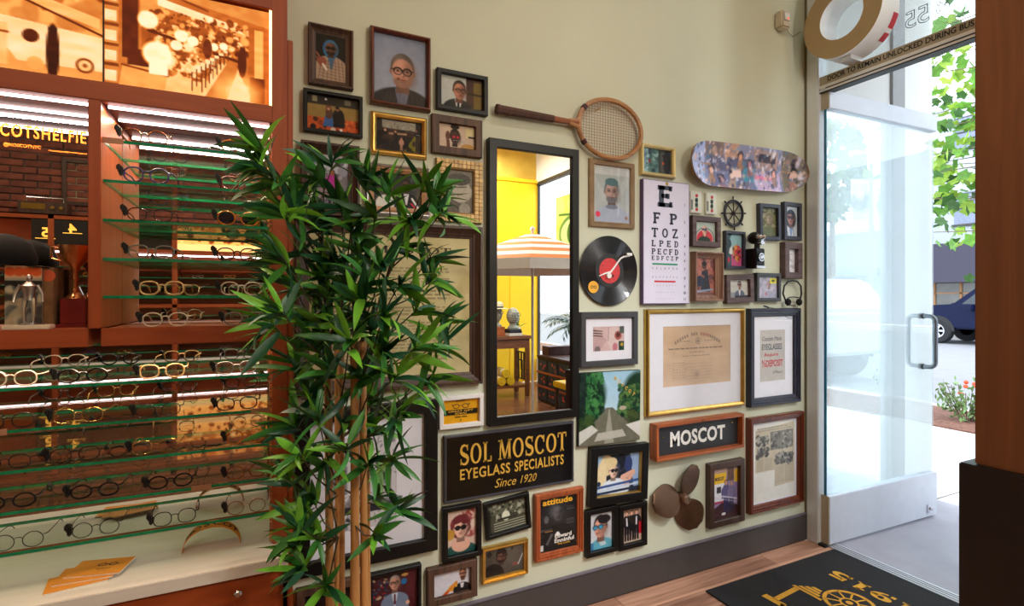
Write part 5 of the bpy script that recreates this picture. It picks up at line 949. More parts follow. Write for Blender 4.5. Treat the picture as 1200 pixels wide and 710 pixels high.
# propeller
c0 = onY(801, 584, -.035); pr = thing('boat_propeller', (c0.x, 0, c0.z), 'three bladed bronze boat propeller mounted low on the wall', 'propeller')
M_brz = mat('aged_bronze', (112, 84, 66), .42, metal=.75, vary=.35, scale=9)
for k, (q, L_) in enumerate(((58, .165), (179, .178), (299, .175))):
    q = math.radians(q); n, m = 16, 9; V = []
    for i in range(n+1):
        t = i/n; r = .018+t*(L_-.018); hwb = .016+.058*math.sin(min(1, t*1.02)**.85*math.pi*.93)**.75*(1-.1*t) if t < 1 else .004
        for j in range(m+1):
            s = -1+2*j/m; x = r; zz = s*hwb; tw = .65*(1-.35*t); y = -.030-zz*math.sin(tw)*.55-.006*(1-s*s)
            V.append((x*math.cos(q)-zz*math.cos(tw*.3)*math.sin(q), y, x*math.sin(q)+zz*math.cos(tw*.3)*math.cos(q)))
    nb = len(V); V += [(x, y+.005, z) for x, y, z in V]; F = []
    for i in range(n):
        for j in range(m): a = i*(m+1)+j; F += [(a, a+1, a+m+2, a+m+1), (nb+a, nb+a+m+1, nb+a+m+2, nb+a+1)]
    for i in range(n):
        for j, fl2 in ((0, 0), (m, 1)): a = i*(m+1)+j; F.append((a, a+m+1, nb+a+m+1, nb+a) if not fl2 else (a, nb+a, nb+a+m+1, a+m+1))
    for j in range(m): a = n*(m+1)+j; F.append((a, a+1, nb+a+1, nb+a))
    MB().add(V, F).build('blade', M_brz, pr, smooth=True)
MB().lathe([(.011, .0), (.022, .0), (.026, .03), (.022, .056), (.018, .06), (.0115, .06), (.011, .0)], 24, Mv).build('hub', M_brz, pr, smooth=True)
MB().lathe([(.0112, .055), (.0135, .0615), (.016, .0615), (.0175, .058)], 24, Mv).build('hub_ring', mat('bronze_bright', (170, 150, 130), .3, metal=.8), pr, smooth=True)
# unframed canvas print, generic tree lined road
def pRoad(c):
    c.fill((150, 190, 214), (196, 216, 226)); c.rect(0, .55, 1, 1, (70, 74, 60)); c.poly([(.43, .5), (.53, .5), (1.1, 1), (-.1, 1)], (104, 102, 88)); c.poly([(.47, .52), (.485, .52), (.56, 1), (.4, 1)], (150, 148, 134))
    for x, y, r in ((.12, .3, .3), (.02, .45, .3), (.25, .4, .16), (.88, .42, .24), (.98, .3, .28), (.75, .5, .14), (.1, .1, .2)): c.e(x, y, r, (24, 52, 34), soft=.3)
    c.specks(260, [(20, 60, 34), (44, 104, 56), (14, 36, 26), (70, 130, 70)], 0, 0, .36, .62, (.01, .04)); c.specks(200, [(20, 60, 34), (50, 96, 56), (14, 36, 26), (90, 120, 60)], .64, .2, 1, .62, (.01, .04)); c.rect(0, .0, .1, .6, (20, 26, 32), .7)
    c.specks(60, [(60, 84, 40), (40, 60, 34)], 0, .6, .25, .8, (.01, .04)); c.specks(60, [(70, 84, 44), (44, 60, 34)], .8, .58, 1, .8, (.01, .04)); c.ell(.7, .52, .06, .03, (170, 160, 140)); c.poly([(0, .8), (.2, .72), (.3, .8), (.0, .98)], (196, 196, 190)); c.poly([(.75, .76), (1, .72), (1, .95)], (206, 204, 198)); c.poly([(.3, .84), (.7, .82), (.76, .92), (.24, .95)], (176, 174, 164))
ac, aw, ah, aa = hang([(680,437.2),(750,433.3),(750.8,515),(677.5,524.2)], .02, True)
ao = thing('canvas_print', (ac.x, 0, ac.z), 'unframed square print of a tree lined road with gold letters', 'canvas print', None, (0, -aa, 0))
boxp('stretcher', (-aw/2, -.0195, -ah/2), (aw/2, -.001, ah/2), mat('canvas_edge', (30, 30, 32), .7), ao, .001)
cv = Canvas(aw, ah, 420); pRoad(cv); cv.noise(5, 20); print_mesh('print', cv, aw-.002, ah-.002, -.0202, M_print, ao)
L = MB()
for i, ch in enumerate('MOSCOT'): text_into(L, ch, lambda a, b: (a, -.0206, b), aw*(.07+.062*i), ah*(.40-.048*i), h=.05*ah, bold=.03, rot=-.75)
L.build('lettering', M_yellowtxt, ao)
# motion sensor with its wire, small scratch marks
c0 = onY(912, 27, 0); ms = thing('motion_sensor', (c0.x, 0, c0.z), 'small white motion sensor box with wire, high beside the door', 'sensor')
boxp('case', (-.032, -.05, -.045), (.032, 0, .045), mat('sensor_cream', (206, 196, 172), .5), ms, .008)
boxp('lens', (-.02, -.0535, -.012), (.02, -.048, .03), M_white, ms, .003); MB().sphere((.006, -.054, -.0), .004, 8).build('red_light', mat('led_red', (230, 30, 30), .3, emit=1.5), ms)
e0 = onY(938, 37, -.006); MB().tube([(.03, -.02, -.01), (.06, -.015, -.045), (.1, -.01, -.055), (e0.x-c0.x, -.008, e0.z-c0.z)], .0018, 6).build('wire', mat('grey_wire', (90, 84, 72), .6), ms, smooth=True)
# ------------------------------------------------------------------ display case built against the gallery wall
YF = -.25; YM = -.012; XL = -1.25; XR = .074
M_led = mat('led_strip_glow', (255, 226, 222), .4, emit=6, vary=.0)
M_glassedge = mat('green_glass_edge', (24, 128, 84), .15, vary=.25, scale=60); M_shelf = glass('shelf_glass', (.94, .975, .95), 1.3)
cab = thing('display_case', (0, 0, 0), 'cherry wood display case with lit photo panels, glass shelves and mirror back', 'display case')
boxp('post', (.034, YF, .6065), (XR, -.002, 2.5), M_cab, cab); boxp('post', (-.386, YF, 1.232), (-.36, YM-.001, 1.807), M_cab, cab); boxp('post', (XL, YF, .6065), (XL+.04, -.002, 2.5), M_cab, cab)
boxp('side_panel', (XR, YF+.01, 0), (.0895, -.002, 2.057), M_cab, cab)
boxp('rail', (XL+.04, YF, 2.130), (.034, YF+.03, 2.5), M_cabx, cab); boxp('rail', (XL+.04, YF, 1.807), (.034, YF+.03, 1.856), M_cabx, cab)
boxp('rail', (-.36, YF, 1.186), (.034, YF+.02, 1.232), M_cabx, cab); boxp('niche_shelf', (XL+.04, YF, 1.186), (-.386, YM-.002, 1.232), M_cabx, cab); boxp('deck', (-.36, YF+.02, 1.19), (.034, YM-.002, 1.230), M_cabx, cab)
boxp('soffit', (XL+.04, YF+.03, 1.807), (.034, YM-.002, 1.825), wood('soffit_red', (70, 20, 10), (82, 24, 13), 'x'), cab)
boxp('back_panel', (XL, -.011, .607), (XR, -.001, 2.5), M_cab, cab, 0)
MB().box((XL+.04, YM-.001, .62), (.034, YM, 1.186)).build('mirror', M_mirror, cab); MB().box((-.36, YM-.001, 1.232), (.034, YM, 1.807)).build('mirror', M_mirror, cab); YN = -.064; MB().box((XL+.04, YN, 1.232), (-.386, YN+.004, 1.807)).build('niche_mirror', M_mirror, cab); boxp('niche_backing', (XL+.04, YN+.0045, 1.232), (-.386, YM-.001, 1.807), M_cab, cab, 0)
zb = [('lower', [1.092, .991, .8925, .794, .695]), ('upper', [1.716, 1.6127, 1.512, 1.412, 1.315])]
for nm, zs in zb:
    x0, x1 = ((XL+.042, .033) if nm == 'lower' else (-.359, .033))
    for z in zs:
        m_ = MB(); m_.box((x0, YF+.018, z-.0075), (x1, YM-.003, z)); o = m_.build('glass_shelf', [M_shelf, M_glassedge], cab)
        for p in o.data.polygons: p.material_index = 0 if abs(p.normal.z) > .5 else 1
for z0, z1 in ((.61, 1.186), (1.232, 1.807)):
    boxp('shelf_standard', (.0275, YF+.012, z0), (.0335, YF+.02, z1), mat('perforated_standard', (196, 130, 84), .4, metal=.5, vary=.9, scale=1, aniso=(1, 1, 130)), cab, 0)
for y in (-.217, -.105):
    boxp('led_strip', (XL+.06, y, 1.8), (-.389, y+.006, 1.8075), M_led, cab, .001); boxp('led_strip', (-.352, y, 1.8), (.028, y+.006, 1.8075), M_led, cab, .001)
for x0, x1, z, yy in ((-.36, -.316, 1.716, YF+.0165), (-.02, .03, .991, YF+.0165), (-.165, -.118, .794, YF+.0165), (-.56, -.545, .991, YF+.0165)): boxp('shelf_label', (x0, yy-.002, z-.011), (x1, yy, z+.004), mat('label_holder_tan', (170, 122, 92), .5), cab, .0005)
def strip_light(x0, x1, y, z, e):
    d = bpy.data.lights.new('strip_light', 'AREA'); d.shape = 'RECTANGLE'; d.size = x1-x0; d.size_y = .005; d.energy = e; d.color = (1, .74, .52)
    o = bpy.data.objects.new('strip_light', d); COL.objects.link(o); o.parent = cab; o.location = ((x0+x1)/2, y, z)
strip_light(XL+.06, -.389, -.214, 1.7992, 2.2); strip_light(-.352, .028, -.214, 1.7992, 1.6); strip_light(XL+.06, -.389, -.102, 1.7992, 2.2); strip_light(-.352, .028, -.102, 1.7992, 1.6)
strip_light(XL+.06, .028, -.217, 1.179, 3.2)  # added light under the rail, no strip there; brightens the lower shelves
# back lit photographs above
def lbR(c):
    c.fill((130, 130, 130), (150, 150, 150)); c.rect(0, 0, .08, 1, (160,)*3)
    for i in range(5): c.rect(.005, .1+i*.19, .07, .2+i*.19, (236,)*3); c.rect(0, .22+i*.19, .08, .25+i*.19, (90,)*3)
    c.rect(.1, .02, .19, .72, (60,)*3); c.rect(.2, .0, .34, .4, (180,)*3); c.rect(.21, .3, .27, .6, (120,)*3); c.poly([(.2, 0), (1, .18), (1, 0)], (165,)*3); c.poly([(.3, .16), (.86, .3), (.86, .24), (.3, .08)], (240,)*3); c.line(.3, 0, .6, .12, .02, (90,)*3); c.rect(.86, .2, 1, 1, (130,)*3); c.rect(.9, .22, .96, .72, (200,)*3)
    c.rect(.25, .3, .86, .5, (110,)*3); c.specks(220, [(200,)*3, (60,)*3, (240,)*3, (90,)*3], .25, .2, .85, .55, (.008, .03)); c.line(.25, .42, .8, .58, .03, (60,)*3)
    c.poly([(.3, 1), (.45, .62), (.78, .62), (.9, 1)], (215,)*3); c.specks(120, [(90,)*3, (240,)*3, (150,)*3], .3, .5, .62, .82, (.01, .035))
    for i in range(8):
        t = i/7; x, y = .50+.2*t, .95-.36*t; h = .24-.14*t; w = .06-.035*t; c.rect(x, y-h, x+.008, y, (80,)*3); c.rect(x+w, y-h, x+w+.008, y, (80,)*3); c.rect(x, y-h*.55, x+w, y-h*.42, (120,)*3); c.rect(x, y-h, x+w, y-h*.8, (235,)*3)
    c.poly([(.58, 1), (.72, .62), (.8, .62), (.72, 1)], (100,)*3, .6); c.poly([(.1, .8), (.3, .72), (.36, .82), (.34, 1), (.08, 1)], (190,)*3); c.line(.1, .79, .36, .84, .02, (90,)*3); c.rect(.13, .62, .26, .78, (60,)*3)
    for x, y, r in ((.245, .32, .085), (.3, .64, .125), (.44, .42, .06), (.51, .45, .05), (.41, .52, .05), (.64, .47, .04), (.7, .45, .04)): c.e(x, y, r, (255,)*3, soft=.25)
    c.rect(.25, .74, .36, .84, (255,)*3); c.e(.82, .58, .04, (60,)*3, ry=.16); c.e(.82, .44, .022, (60,)*3); c.e(.6, .5, .04, (70,)*3, ry=.1); c.rect(.87, .72, .97, .98, (80,)*3); c.e(.8, .9, .2, (235,)*3, soft=.9, ry=.16, alpha=.8); c.noise(12, 24); c.amber()
def lbL(c):
    c.fill((200,)*3, (190,)*3); c.rect(0, 0, .56, .5, (120,)*3); c.specks(90, [(60,)*3, (220,)*3, (150,)*3], 0, 0, 1, .5, (.03, .1)); c.rect(.5, 0, .62, .9, (225,)*3); c.rect(.62, .0, .7, .4, (70,)*3)
    c.poly([(.7, .25), (.99, .5), (.99, .4), (.7, .15)], (210,)*3); c.line(.7, .2, 1, .56, .02, (60,)*3); c.poly([(.72, .5), (1, .58), (1, .9), (.8, .9)], (235,)*3); c.rect(.56, .58, .78, .95, (215,)*3); c.rect(0, .3, .5, .8, (205,)*3); c.line(0, .62, .78, .66, .02, (100,)*3)
    c.e(.88, .78, .05, (30,)*3, ry=.26); c.e(.88, .57, .035, (30,)*3); c.e(.83, .66, .06, (50,)*3); c.e(.955, .86, .07, (90,)*3); c.e(.955, .86, .05, (220,)*3); c.e(.955, .86, .02, (110,)*3); c.e(.84, .9, .06, (200,)*3); c.noise(14, 20); c.amber()
M_lit = print_mat('back_lit_print', emit=.62)
for nm, x0, x1, fn in (('photo_panel', -.355, .0255, lbR), ('photo_panel', -1.2, -.3585, lbL)):
    w, h = x1-x0, .268; c = Canvas(w, h, 480); fn(c); print_mesh(nm, c, w, h, YF+.012, M_lit, cab, off=((x0+x1)/2, 1.856+h/2))
boxp('light_edge', (.0262, YF+.004, 1.858), (.0335, YF+.012, 2.128), mat('light_edge_glow', (255, 216, 160), .4, emit=2.2), cab, 0); boxp('seam', (-.3585, YF+.010, 1.857), (-.355, YF+.0125, 2.128), mat('seam_dark', (60, 30, 16), .6), cab, 0)
# wording on the niche mirror
L = MB(); fm = lambda a, b: (a, YN-.0008, b)
pA, pB = onY(0, 151, YN), onY(101, 161, YN); zc = (onY(50, 150, YN).z+onY(50, 166, YN).z)/2
text_into(L, 'COTSHELFIE', fm, (pA.x+pB.x)/2, onY(50, 156.5, YN).z, w=pB.x-pA.x, h=.034, bold=.022, spacing=1.2)
text_into(L, 'MOS', fm, pA.x-.065, onY(50, 156.5, YN).z, h=.034, bold=.035)
qA, qB = onY(4, 169, YN), onY(48, 173.5, YN); text_into(L, '@MOSCOTNYC', fm, (qA.x+qB.x)/2, (qA.z+qB.z)/2, w=qB.x-qA.x, h=.012, bold=.03)
qA, qB = onY(57, 175.2, YN), onY(102, 180.5, YN); L.box((qA.x, YN-.0012, qB.z-.0018), (qB.x, YN-.0006, qB.z+.0018)); L.build('lettering', mat('orange_decal', (236, 138, 20), .6), cab)
# white worktop and the drawers under it
wt = thing('worktop', (0, 0, 0), 'white worktop in front of the mirrored display shelves', 'worktop')
boxp('slab', (XL, -.343, .573), (XR-.0008, -.015, .606), mat('whitewashed_oak', (222, 214, 204), .4, vary=.04, aniso=(2, 40, 40), scale=1.5), wt, .002)
dc = thing('drawer_cabinet', (0, 0, 0), 'cherry drawer cabinet under the white worktop', 'cabinet')
boxp('carcass', (XL, -.31, 0), (.06, -.015, .573), M_cabx, dc)
for i, (x0, x1) in enumerate(((-.40, .05), (-.86, -.41), (-1.24, -.87))):
    for j, (z0, z1) in enumerate(((.37, .565), (.19, .36), (.03, .18))):
        d_ = boxp('drawer', (x0, -.326, z0), (x1, -.31, z1), M_cabx, dc, .002)
        k = onY(279, 695, -.335); kx = k.x if (i == 0 and j == 0) else (x0+x1)/2; kz = k.z if (i == 0 and j == 0) else (z0+z1)/2
        MB().lathe([(.004, .326), (.004, .334), (.009, .337), (.0095, .342), (.006, .345), (0, .345)], 16, Matrix.Translation((kx, 0, kz)) @ Mv).build('knob', M_chrome, d_, smooth=True)

# ------------------------------------------------------------------ spectacles
def rimpts(rx, rz, e, n=22):
    P = []
    for i in range(n):
        q = 2*math.pi*i/n; c, s = math.cos(q), math.sin(q)
        P.append((rx*math.copysign(abs(c)**(2/e), c), rz*math.copysign(abs(s)**(2/e), s)))
    return P
M_lens = glass('spectacle_lens', (.97, .97, .96), 1.35)
_gl = {}
def spectacles(spec, loc, rz, label, group, tagged=True, full=True):
    key = spec['k'] + ('' if tagged else 'n')
    if key not in _gl:
        rx, rz_, e, r, m_, lm = spec['rx'], spec['rz'], spec.get('e', 2.0), spec['r'], spec['m'], spec.get('lens', M_lens)
        g = rx+.0085; z0 = rz_+r; F_ = MB(); parts = {}
        for s in (-1, 1):
            F_.tube([(s*g+x, -.002*abs(x)/rx, z0+z) for x, z in rimpts(rx, rz_, e)], r, 6, closed=True)
            F_.tube([(s*(g+rx*.97), 0, z0+rz_*.45), (s*(g+rx+.006), .002, z0+rz_*.5), (s*(g+rx+.0075), .008, z0+rz_*.5)], r*1.1, 6)
        F_.tube([(-.010, -.001, z0+rz_*.3), (-.004, -.003, z0+rz_*.5), (.004, -.003, z0+rz_*.5), (.010, -.001, z0+rz_*.3)], r, 6)
        parts['frame'] = F_.mesh('frame', m_, True); xx = g+rx+.0075
        for s in (-1, 1):
            P = rimpts(rx, rz_, e); parts['lens%d' % s] = MB().add([(s*g+x, .0005, z0+z) for x, z in P], [tuple(range(len(P)))]).mesh('lens', lm)
            parts['temple%d' % s] = MB().tube([(s*xx, .008, z0+rz_*.5), (s*xx, .06, z0+rz_*.5), (s*(xx-.002), .10, z0+rz_*.48), (s*(xx-.004), .122, z0+rz_*.1), (s*(xx-.005), .135, z0-rz_*.5)], [r*1.1, r*.9, r*.9, r, r*.9], 6).mesh('temple', m_, True)
        T = MB(); T.box((-xx-.006, -.010, z0+.0), (-xx+.006, .012, z0+.02)); T.box((-xx-.009, -.014, z0+.007), (-xx+.002, .004, z0+.024)); T.box((-xx-.003, -.013, z0-.008), (-xx+.007, -.002, z0+.008))
        parts['tag'] = T.mesh('security_tag', M_blk, bevel=.003); _gl[key] = parts
    p = _gl[key]; o = thing('eyeglasses', loc, label, 'eyeglasses', group, (0, 0, rz)); o.scale = (.9, .9, .94)
    for k, me in p.items():
        if k == 'tag' and not tagged: continue
        c = bpy.data.objects.new({'frame': 'frame', 'tag': 'security_tag'}.get(k, 'lens' if k[0] == 'l' else 'temple'), me); COL.objects.link(c); c.parent = o
    return o
def plastic(n, c, **k): return mat('frame_'+n, c, k.pop('rough', .25), vary=k.pop('vary', .1), scale=k.pop('scale', 60), **k)
tort = plastic('tortoise', (120, 66, 26), vary=.75, scale=90); blk = plastic('black', (20, 18, 20)); goldw = plastic('gold', (206, 164, 96), metal=.9); pale = plastic('pale_horn', (214, 176, 120), vary=.2)
crys = plastic('crystal', (222, 200, 176), vary=.05); purp = plastic('purple', (66, 56, 110)); burg = plastic('burgundy', (110, 26, 34)); grey = plastic('grey_crystal', (130, 124, 118)); steel = plastic('gunmetal', (70, 66, 70), metal=.8); rose = plastic('rose_gold', (196, 132, 100), metal=.8); amb = plastic('amber', (206, 120, 40), vary=.35); silv = plastic('silver', (190, 186, 184), metal=.9)
dkb = plastic('dark_brown', (54, 34, 26)); navyl = glass('blue_lens', (.10, .2, .32), 1.5)
def SP(k, m, rx=.0235, rz=.019, r=.0017, e=2.2, lens=None):
    d = dict(k=k, m=m, rx=rx, rz=rz, r=r, e=e)
    if lens: d['lens'] = lens
    return d
SPEC = dict(tort=SP('tort', tort, r=.0018), black=SP('black', blk, .0235, .0175, .0026, 2.0), gold=SP('gold', goldw, .024, .0185, .0017, 2.8), pale=SP('pale', pale, .0235, .0185, .0024, 2.6), crystal=SP('crystal', crys, .024, .019, .002, 2.3), purple=SP('purple', purp, .0235, .0205, .0023, 2.2), burg=SP('burg', burg, .0235, .019, .0022, 2.4), grey=SP('grey', grey, .024, .018, .002, 2.6), steel=SP('steel', steel, .023, .0175, .0014, 2.4), round_wire=SP('round_wire', steel, .0225, .020, .0012, 2.0), hexa=SP('hexa', blk, .0225, .0195, .0014, 2.5), rose=SP('rose', rose, .0225, .0195, .0012, 2.1), amber=SP('amber', amb, .0225, .0205, .0021, 2.0), sun=SP('sun', amb, .024, .020, .0022, 2.1, navyl), silver=SP('silver', silv, .0235, .0165, .0014, 2.3), brown=SP('brown', dkb, .0235, .0185, .0019, 2.3))
NAMES = dict(tort='tortoiseshell', black='thick black', gold='gold metal', pale='pale horn', crystal='clear crystal', purple='deep purple', burg='burgundy red', grey='grey translucent', steel='dark gunmetal', round_wire='thin round wire', hexa='black octagonal wire', rose='rose gold wire', amber='amber round', sun='amber blue lensed sun', silver='slim silver', brown='dark brown')
ORD = ['leftmost', 'second from left', 'third from left', 'fourth from left', 'fifth from left', 'sixth from left']
LOW = ['top', 'second', 'middle', 'fourth', 'lowest']
rows_low = [(1.092, [(12, 'crystal'), (97, 'black'), (190, 'pale'), (277, 'grey')]), (.991, [(10, 'brown'), (92, 'gold'), (186, 'steel'), (278, 'brown')]), (.8925, [(6, 'steel'), (88, 'brown'), (182, 'gold'), (288, 'amber')]), (.794, [(10, 'black'), (111, 'black'), (200, 'black'), (289, 'tort')]), (.695, [(22, 'round_wire'), (112, 'round_wire'), (205, 'hexa'), (289, 'rose')])]
yg = YF+.035; bot = 0
for ri, (z, L_) in enumerate(rows_low):
    for k, (u, s) in enumerate(L_):
        p = onY(u, 480, yg); spectacles(SPEC[s], (p.x, yg+RNG.uniform(-.004, .006), z+.0004), RNG.uniform(-.06, .06), f'{NAMES[s]} glasses, {ORD[k]} on the {LOW[ri]} shelf above the worktop', 'eyeglasses on the lower shelves')
UP = ['highest', 'second highest', 'third highest', 'fourth highest', 'fifth highest']
rows_up = [(1.716, ['tort', 'tort2']), (1.6127, ['purple', 'burg']), (1.512, ['steel', 'sun']), (1.412, ['grey', 'brown']), (1.315, ['pale', 'crystal']), (1.2305, ['crystal', 'grey'])]
SPEC['tort2'] = SP('tort2', amb, .0225, .019, .0016, 2.1); NAMES['tort2'] = 'thin amber'
for ri, (z, L_) in enumerate(rows_up):
    for k, s in enumerate(L_):
        u = [(170, 283), (172, 283), (176, 279), (178, 278), (190, 283), (194, 287)][ri][k]
        p = onY(u, 250, yg); where = ('on the '+UP[ri]+' shelf') if ri < 5 else 'on the wooden deck'
        spectacles(SPEC[s], (p.x, yg, z+.0004), RNG.uniform(-.08, .05), f'{NAMES[s]} glasses, {"left" if k == 0 else "right"} one {where} of the upper case', 'eyeglasses on the upper shelves')
# ------------------------------------------------------------------ things on the worktop
M_orange = mat('orange_card', (222, 142, 40), .55, vary=.04); M_paper = mat('paper_white', (236, 230, 222), .7, vary=.02)
br = [(118, 668, -8), (104, 673, 2), (92, 679, 14)]
for i, (u, v, a) in enumerate(br):
    p = onZ(u, v, .609); lab = ['orange booklet with eyeglasses emblem, topmost of the fanned three on the worktop', 'orange booklet, middle of the fanned three on the worktop', 'orange booklet, bottom of the fanned three on the worktop'][i]
    t = thing('booklet', (p.x, p.y, .6063+.0042*(2-i)), lab, 'booklet', 'booklets fanned on the worktop', (0, 0, math.radians(a-6)))
    boxp('cover', (-.062, -.042, .0032), (.062, .042, .0039), M_orange, t, 0); boxp('pages', (-.0615, -.0415, .0), (.0615, .0415, .0032), M_paper, t, 0)
    E_ = MB(); fz = lambda a, b: (a, b, .0041)
    if i == 0:
        for s in (-1, 1): E_.ribbon(arc(.012+s*.0125, .01, .009, .0065, 0, 360, 18), .003, fz)
        E_.ribbon([(.009, .011), (.015, .011)], .0025, fz); text_into(E_, 'MOSCOT', fz, .012, -.012, w=.032, h=.006, bold=.03); text_into(E_, 'EST. 1915', fz, .012, -.022, w=.018, h=.003)
    else: E_.ribbon(arc(-.045, .004, .004, .003, 0, 360, 12), .0016, fz)
    E_.build('emblem', M_ink, t)
a0, a1 = onZ(214, 646, .606), onZ(282, 634, .606); md = (a0+a1)/2; v = a1-a0; hl = v.length/2
ar = thing('display_arch', (md.x, md.y, .6063), 'bent orange card arch with black lettering standing on the worktop', 'display arch', None, (0, 0, math.atan2(v.y, v.x)))
n = 22; aw_ = .056; Hh_ = onY(246, 614, md.y).z-.606
V = []
for i in range(n+1):
    q = math.pi*i/n
    for y in (-aw_/2*(.55+.45*math.sin(q)), aw_/2*(.55+.45*math.sin(q))):
        V.append((-hl*math.cos(q), y, Hh_*math.sin(q)))
nb = len(V); V += [(x*.985, y, z*.985) for x, y, z in V]
MB().add(V, [(2*i, 2*i+1, 2*i+3, 2*i+2) for i in range(n)]+[(nb+2*i, nb+2*i+2, nb+2*i+3, nb+2*i+1) for i in range(n)]+[(2*i, 2*i+2, nb+2*i+2, nb+2*i) for i in range(n)]+[(2*i+1, nb+2*i+1, nb+2*i+3, 2*i+3) for i in range(n)]).build('band', M_orange, ar)
L = MB()
for i, ch in enumerate('MOSCOT'):
    q0 = math.radians(142-i*21)
    def fa(a, b): qq = q0-a/hl*1.0; return (hl*1.012*math.cos(qq), b, Hh_*1.012*math.sin(qq))
    text_into(L, ch, fa, 0, 0, h=.026, bold=.03)
L.build('lettering', M_ink, ar)
# ------------------------------------------------------------------ memorabilia in the left niche
def boxart(c):
    c.fill((150, 140, 120)); c.rect(0, 0, 1, .2, (196, 150, 110)); [c.e(.15+.23*i, .1, .07, (200, 84, 40)) for i in range(4)]; c.rect(0, .24, 1, .36, (40, 36, 36)); c.rect(0, .36, 1, 1, (120, 116, 104)); c.specks(30, [(60, 56, 54), (190, 180, 150), (90, 100, 100)], 0, .38, 1, 1, (.03, .1))
p0, p1 = onY(10, 382, -.15), onY(54, 312, -.15); bx = thing('carton', ((p0.x+p1.x)/2, -.145, 1.2323), 'old printed cardboard carton behind the silver figurine', 'carton')
w_, h_ = p1.x-p0.x, p1.z-1.2323; h1_ = h_
boxp('box', (-w_/2, -.03, 0), (w_/2, .05, h_), mat('old_card', (120, 96, 70), .8, vary=.15), bx); c = Canvas(w_, h_, 500); boxart(c); print_mesh('print', c, w_-.002, h_-.002, -.0308, M_printmatte, bx, off=(0, h_/2))
p0, p1 = onY(56, 382, -.13), onY(68, 314, -.13); bx = thing('carton', ((p0.x+p1.x)/2, -.135, 1.2323), 'narrow brown carton standing left of the trophy', 'carton')
w_, h_ = p1.x-p0.x, p1.z-1.2323; boxp('box', (-w_/2, -.03, 0), (w_/2, .05, h_), mat('brown_card', (124, 88, 54), .8, vary=.2, scale=40), bx); MB().lathe([(0, .0305), (.015, .0305), (.0152, .0297)], 16, Matrix.Translation((0, 0, h_*.86)) @ Mv).build('seal', mat('seal_orange', (190, 80, 40), .7), bx)
pf = onY(34, 380, -.225); fg = thing('figurine', (pf.x, -.225, 1.2323), 'small silver standing figurine on a pale plinth in the left niche', 'figurine')
M_pewter = mat('pewter', (170, 160, 156), .3, metal=.9, vary=.15)
boxp('plinth', (-.045, -.022, 0), (.045, .022, .011), mat('pale_plinth', (206, 186, 160), .5), fg, .002); MB().lathe([(.016, .011), (.016, .015), (.008, .018)], 16).build('foot_disc', M_pewter, fg)
fb = MB(); H_ = onY(42, 322, -.225).z-1.2323-.018; s = H_/1.0
for sd_ in (-1, 1):
    fb.tube([(sd_*.07*s, 0, .018), (sd_*.085*s, -.02*s, .018+.25*s), (sd_*.065*s, 0, .018+.5*s)], [.028*s, .04*s, .062*s], 8)
    fb.tube([(sd_*.14*s, 0, .018+.78*s), (sd_*.22*s, 0, .018+.6*s), (sd_*.24*s, -.05*s, .018+.42*s)], [.04*s, .034*s, .026*s], 8)
fb.tube([(0, 0, .018+.46*s), (0, 0, .018+.6*s), (0, .0, .018+.76*s), (0, 0, .018+.82*s), (0, 0, .018+.86*s)], [.1*s, .09*s, .135*s, .08*s, .04*s], 10); fb.sphere((0, 0, .018+.93*s), .068*s, 12, sc=(.85, .95, 1.15)); fb.build('figure', M_pewter, fg, smooth=True)
pt = onY(89, 375, -.13); tr = thing('trophy', (pt.x, -.135, 1.2323), 'trophy with dark red block base and gold cup stem in the niche', 'trophy')
boxp('base', (-.027, -.022, .008), (.027, .022, .075), mat('trophy_red', (120, 30, 24), .3), tr, .002); boxp('base_step', (-.034, -.03, 0), (.030, .03, .008), mat('trophy_red', (120, 30, 24), .3), tr, .001)
MB().lathe([(.022, .075), (.02, .08), (.008, .09), (.005, .12), (.008, .13), (.005, .14), (.012, .16), (.03, .18), (.036, .215), (.034, .215), (.026, .185), (0, .165)], 24).build('cup', mat('trophy_gold', (206, 140, 90), .25, metal=.9), tr, smooth=True)
for s_ in (-1, 1): MB().tube([(s_*.03, 0, .205), (s_*.05, 0, .21), (s_*.05, 0, .18), (s_*.028, 0, .172)], .0035, 6).build('cup_handle', mat('trophy_gold', (206, 140, 90), .25, metal=.9), tr, smooth=True)
pc_ = onY(22, 283, -.11); ht = thing('cap', (pc_.x, -.12, 1.2323+h1_+.0375), 'dark rounded cap with pale patch resting on the printed carton', 'cap'); zc_ = 0; ht.scale = (.74, .74, .8); ht.location = (pc_.x-.012, -.15, 1.2323+h1_+.0305)
M_cap = mat('cap_black', (12, 9, 9), .85, vary=.2, spec=.2); MB().lathe([(.082, -.035), (.085, -.02), (.082, .0), (.07, .03), (.045, .052), (.012, .062), (0, .063)], 28, Matrix.Translation((-.005, .01, zc_))).build('crown', M_cap, ht, smooth=True)
bm_ = MB(); P = arc(-.005+.03, 0, .085, .07, -75, 75, 14); V = [(x+.02, .03+y-.02, zc_-.034-.1*(x-.02)) for x, y in P]; V2 = [(x, y, z-.004) for x, y, z in V]; bm_.add(V+V2, [tuple(range(15)), tuple(range(29, 14, -1))]+[(i, i+1, i+16, i+15) for i in range(14)]); bm_.build('brim', M_cap, ht)
MB().sphere((-.03, -.065, zc_+.012), .03, 14, sc=(1, .3, .6)).build('patch', mat('patch_cream', (170, 140, 100), .8), ht, smooth=True)
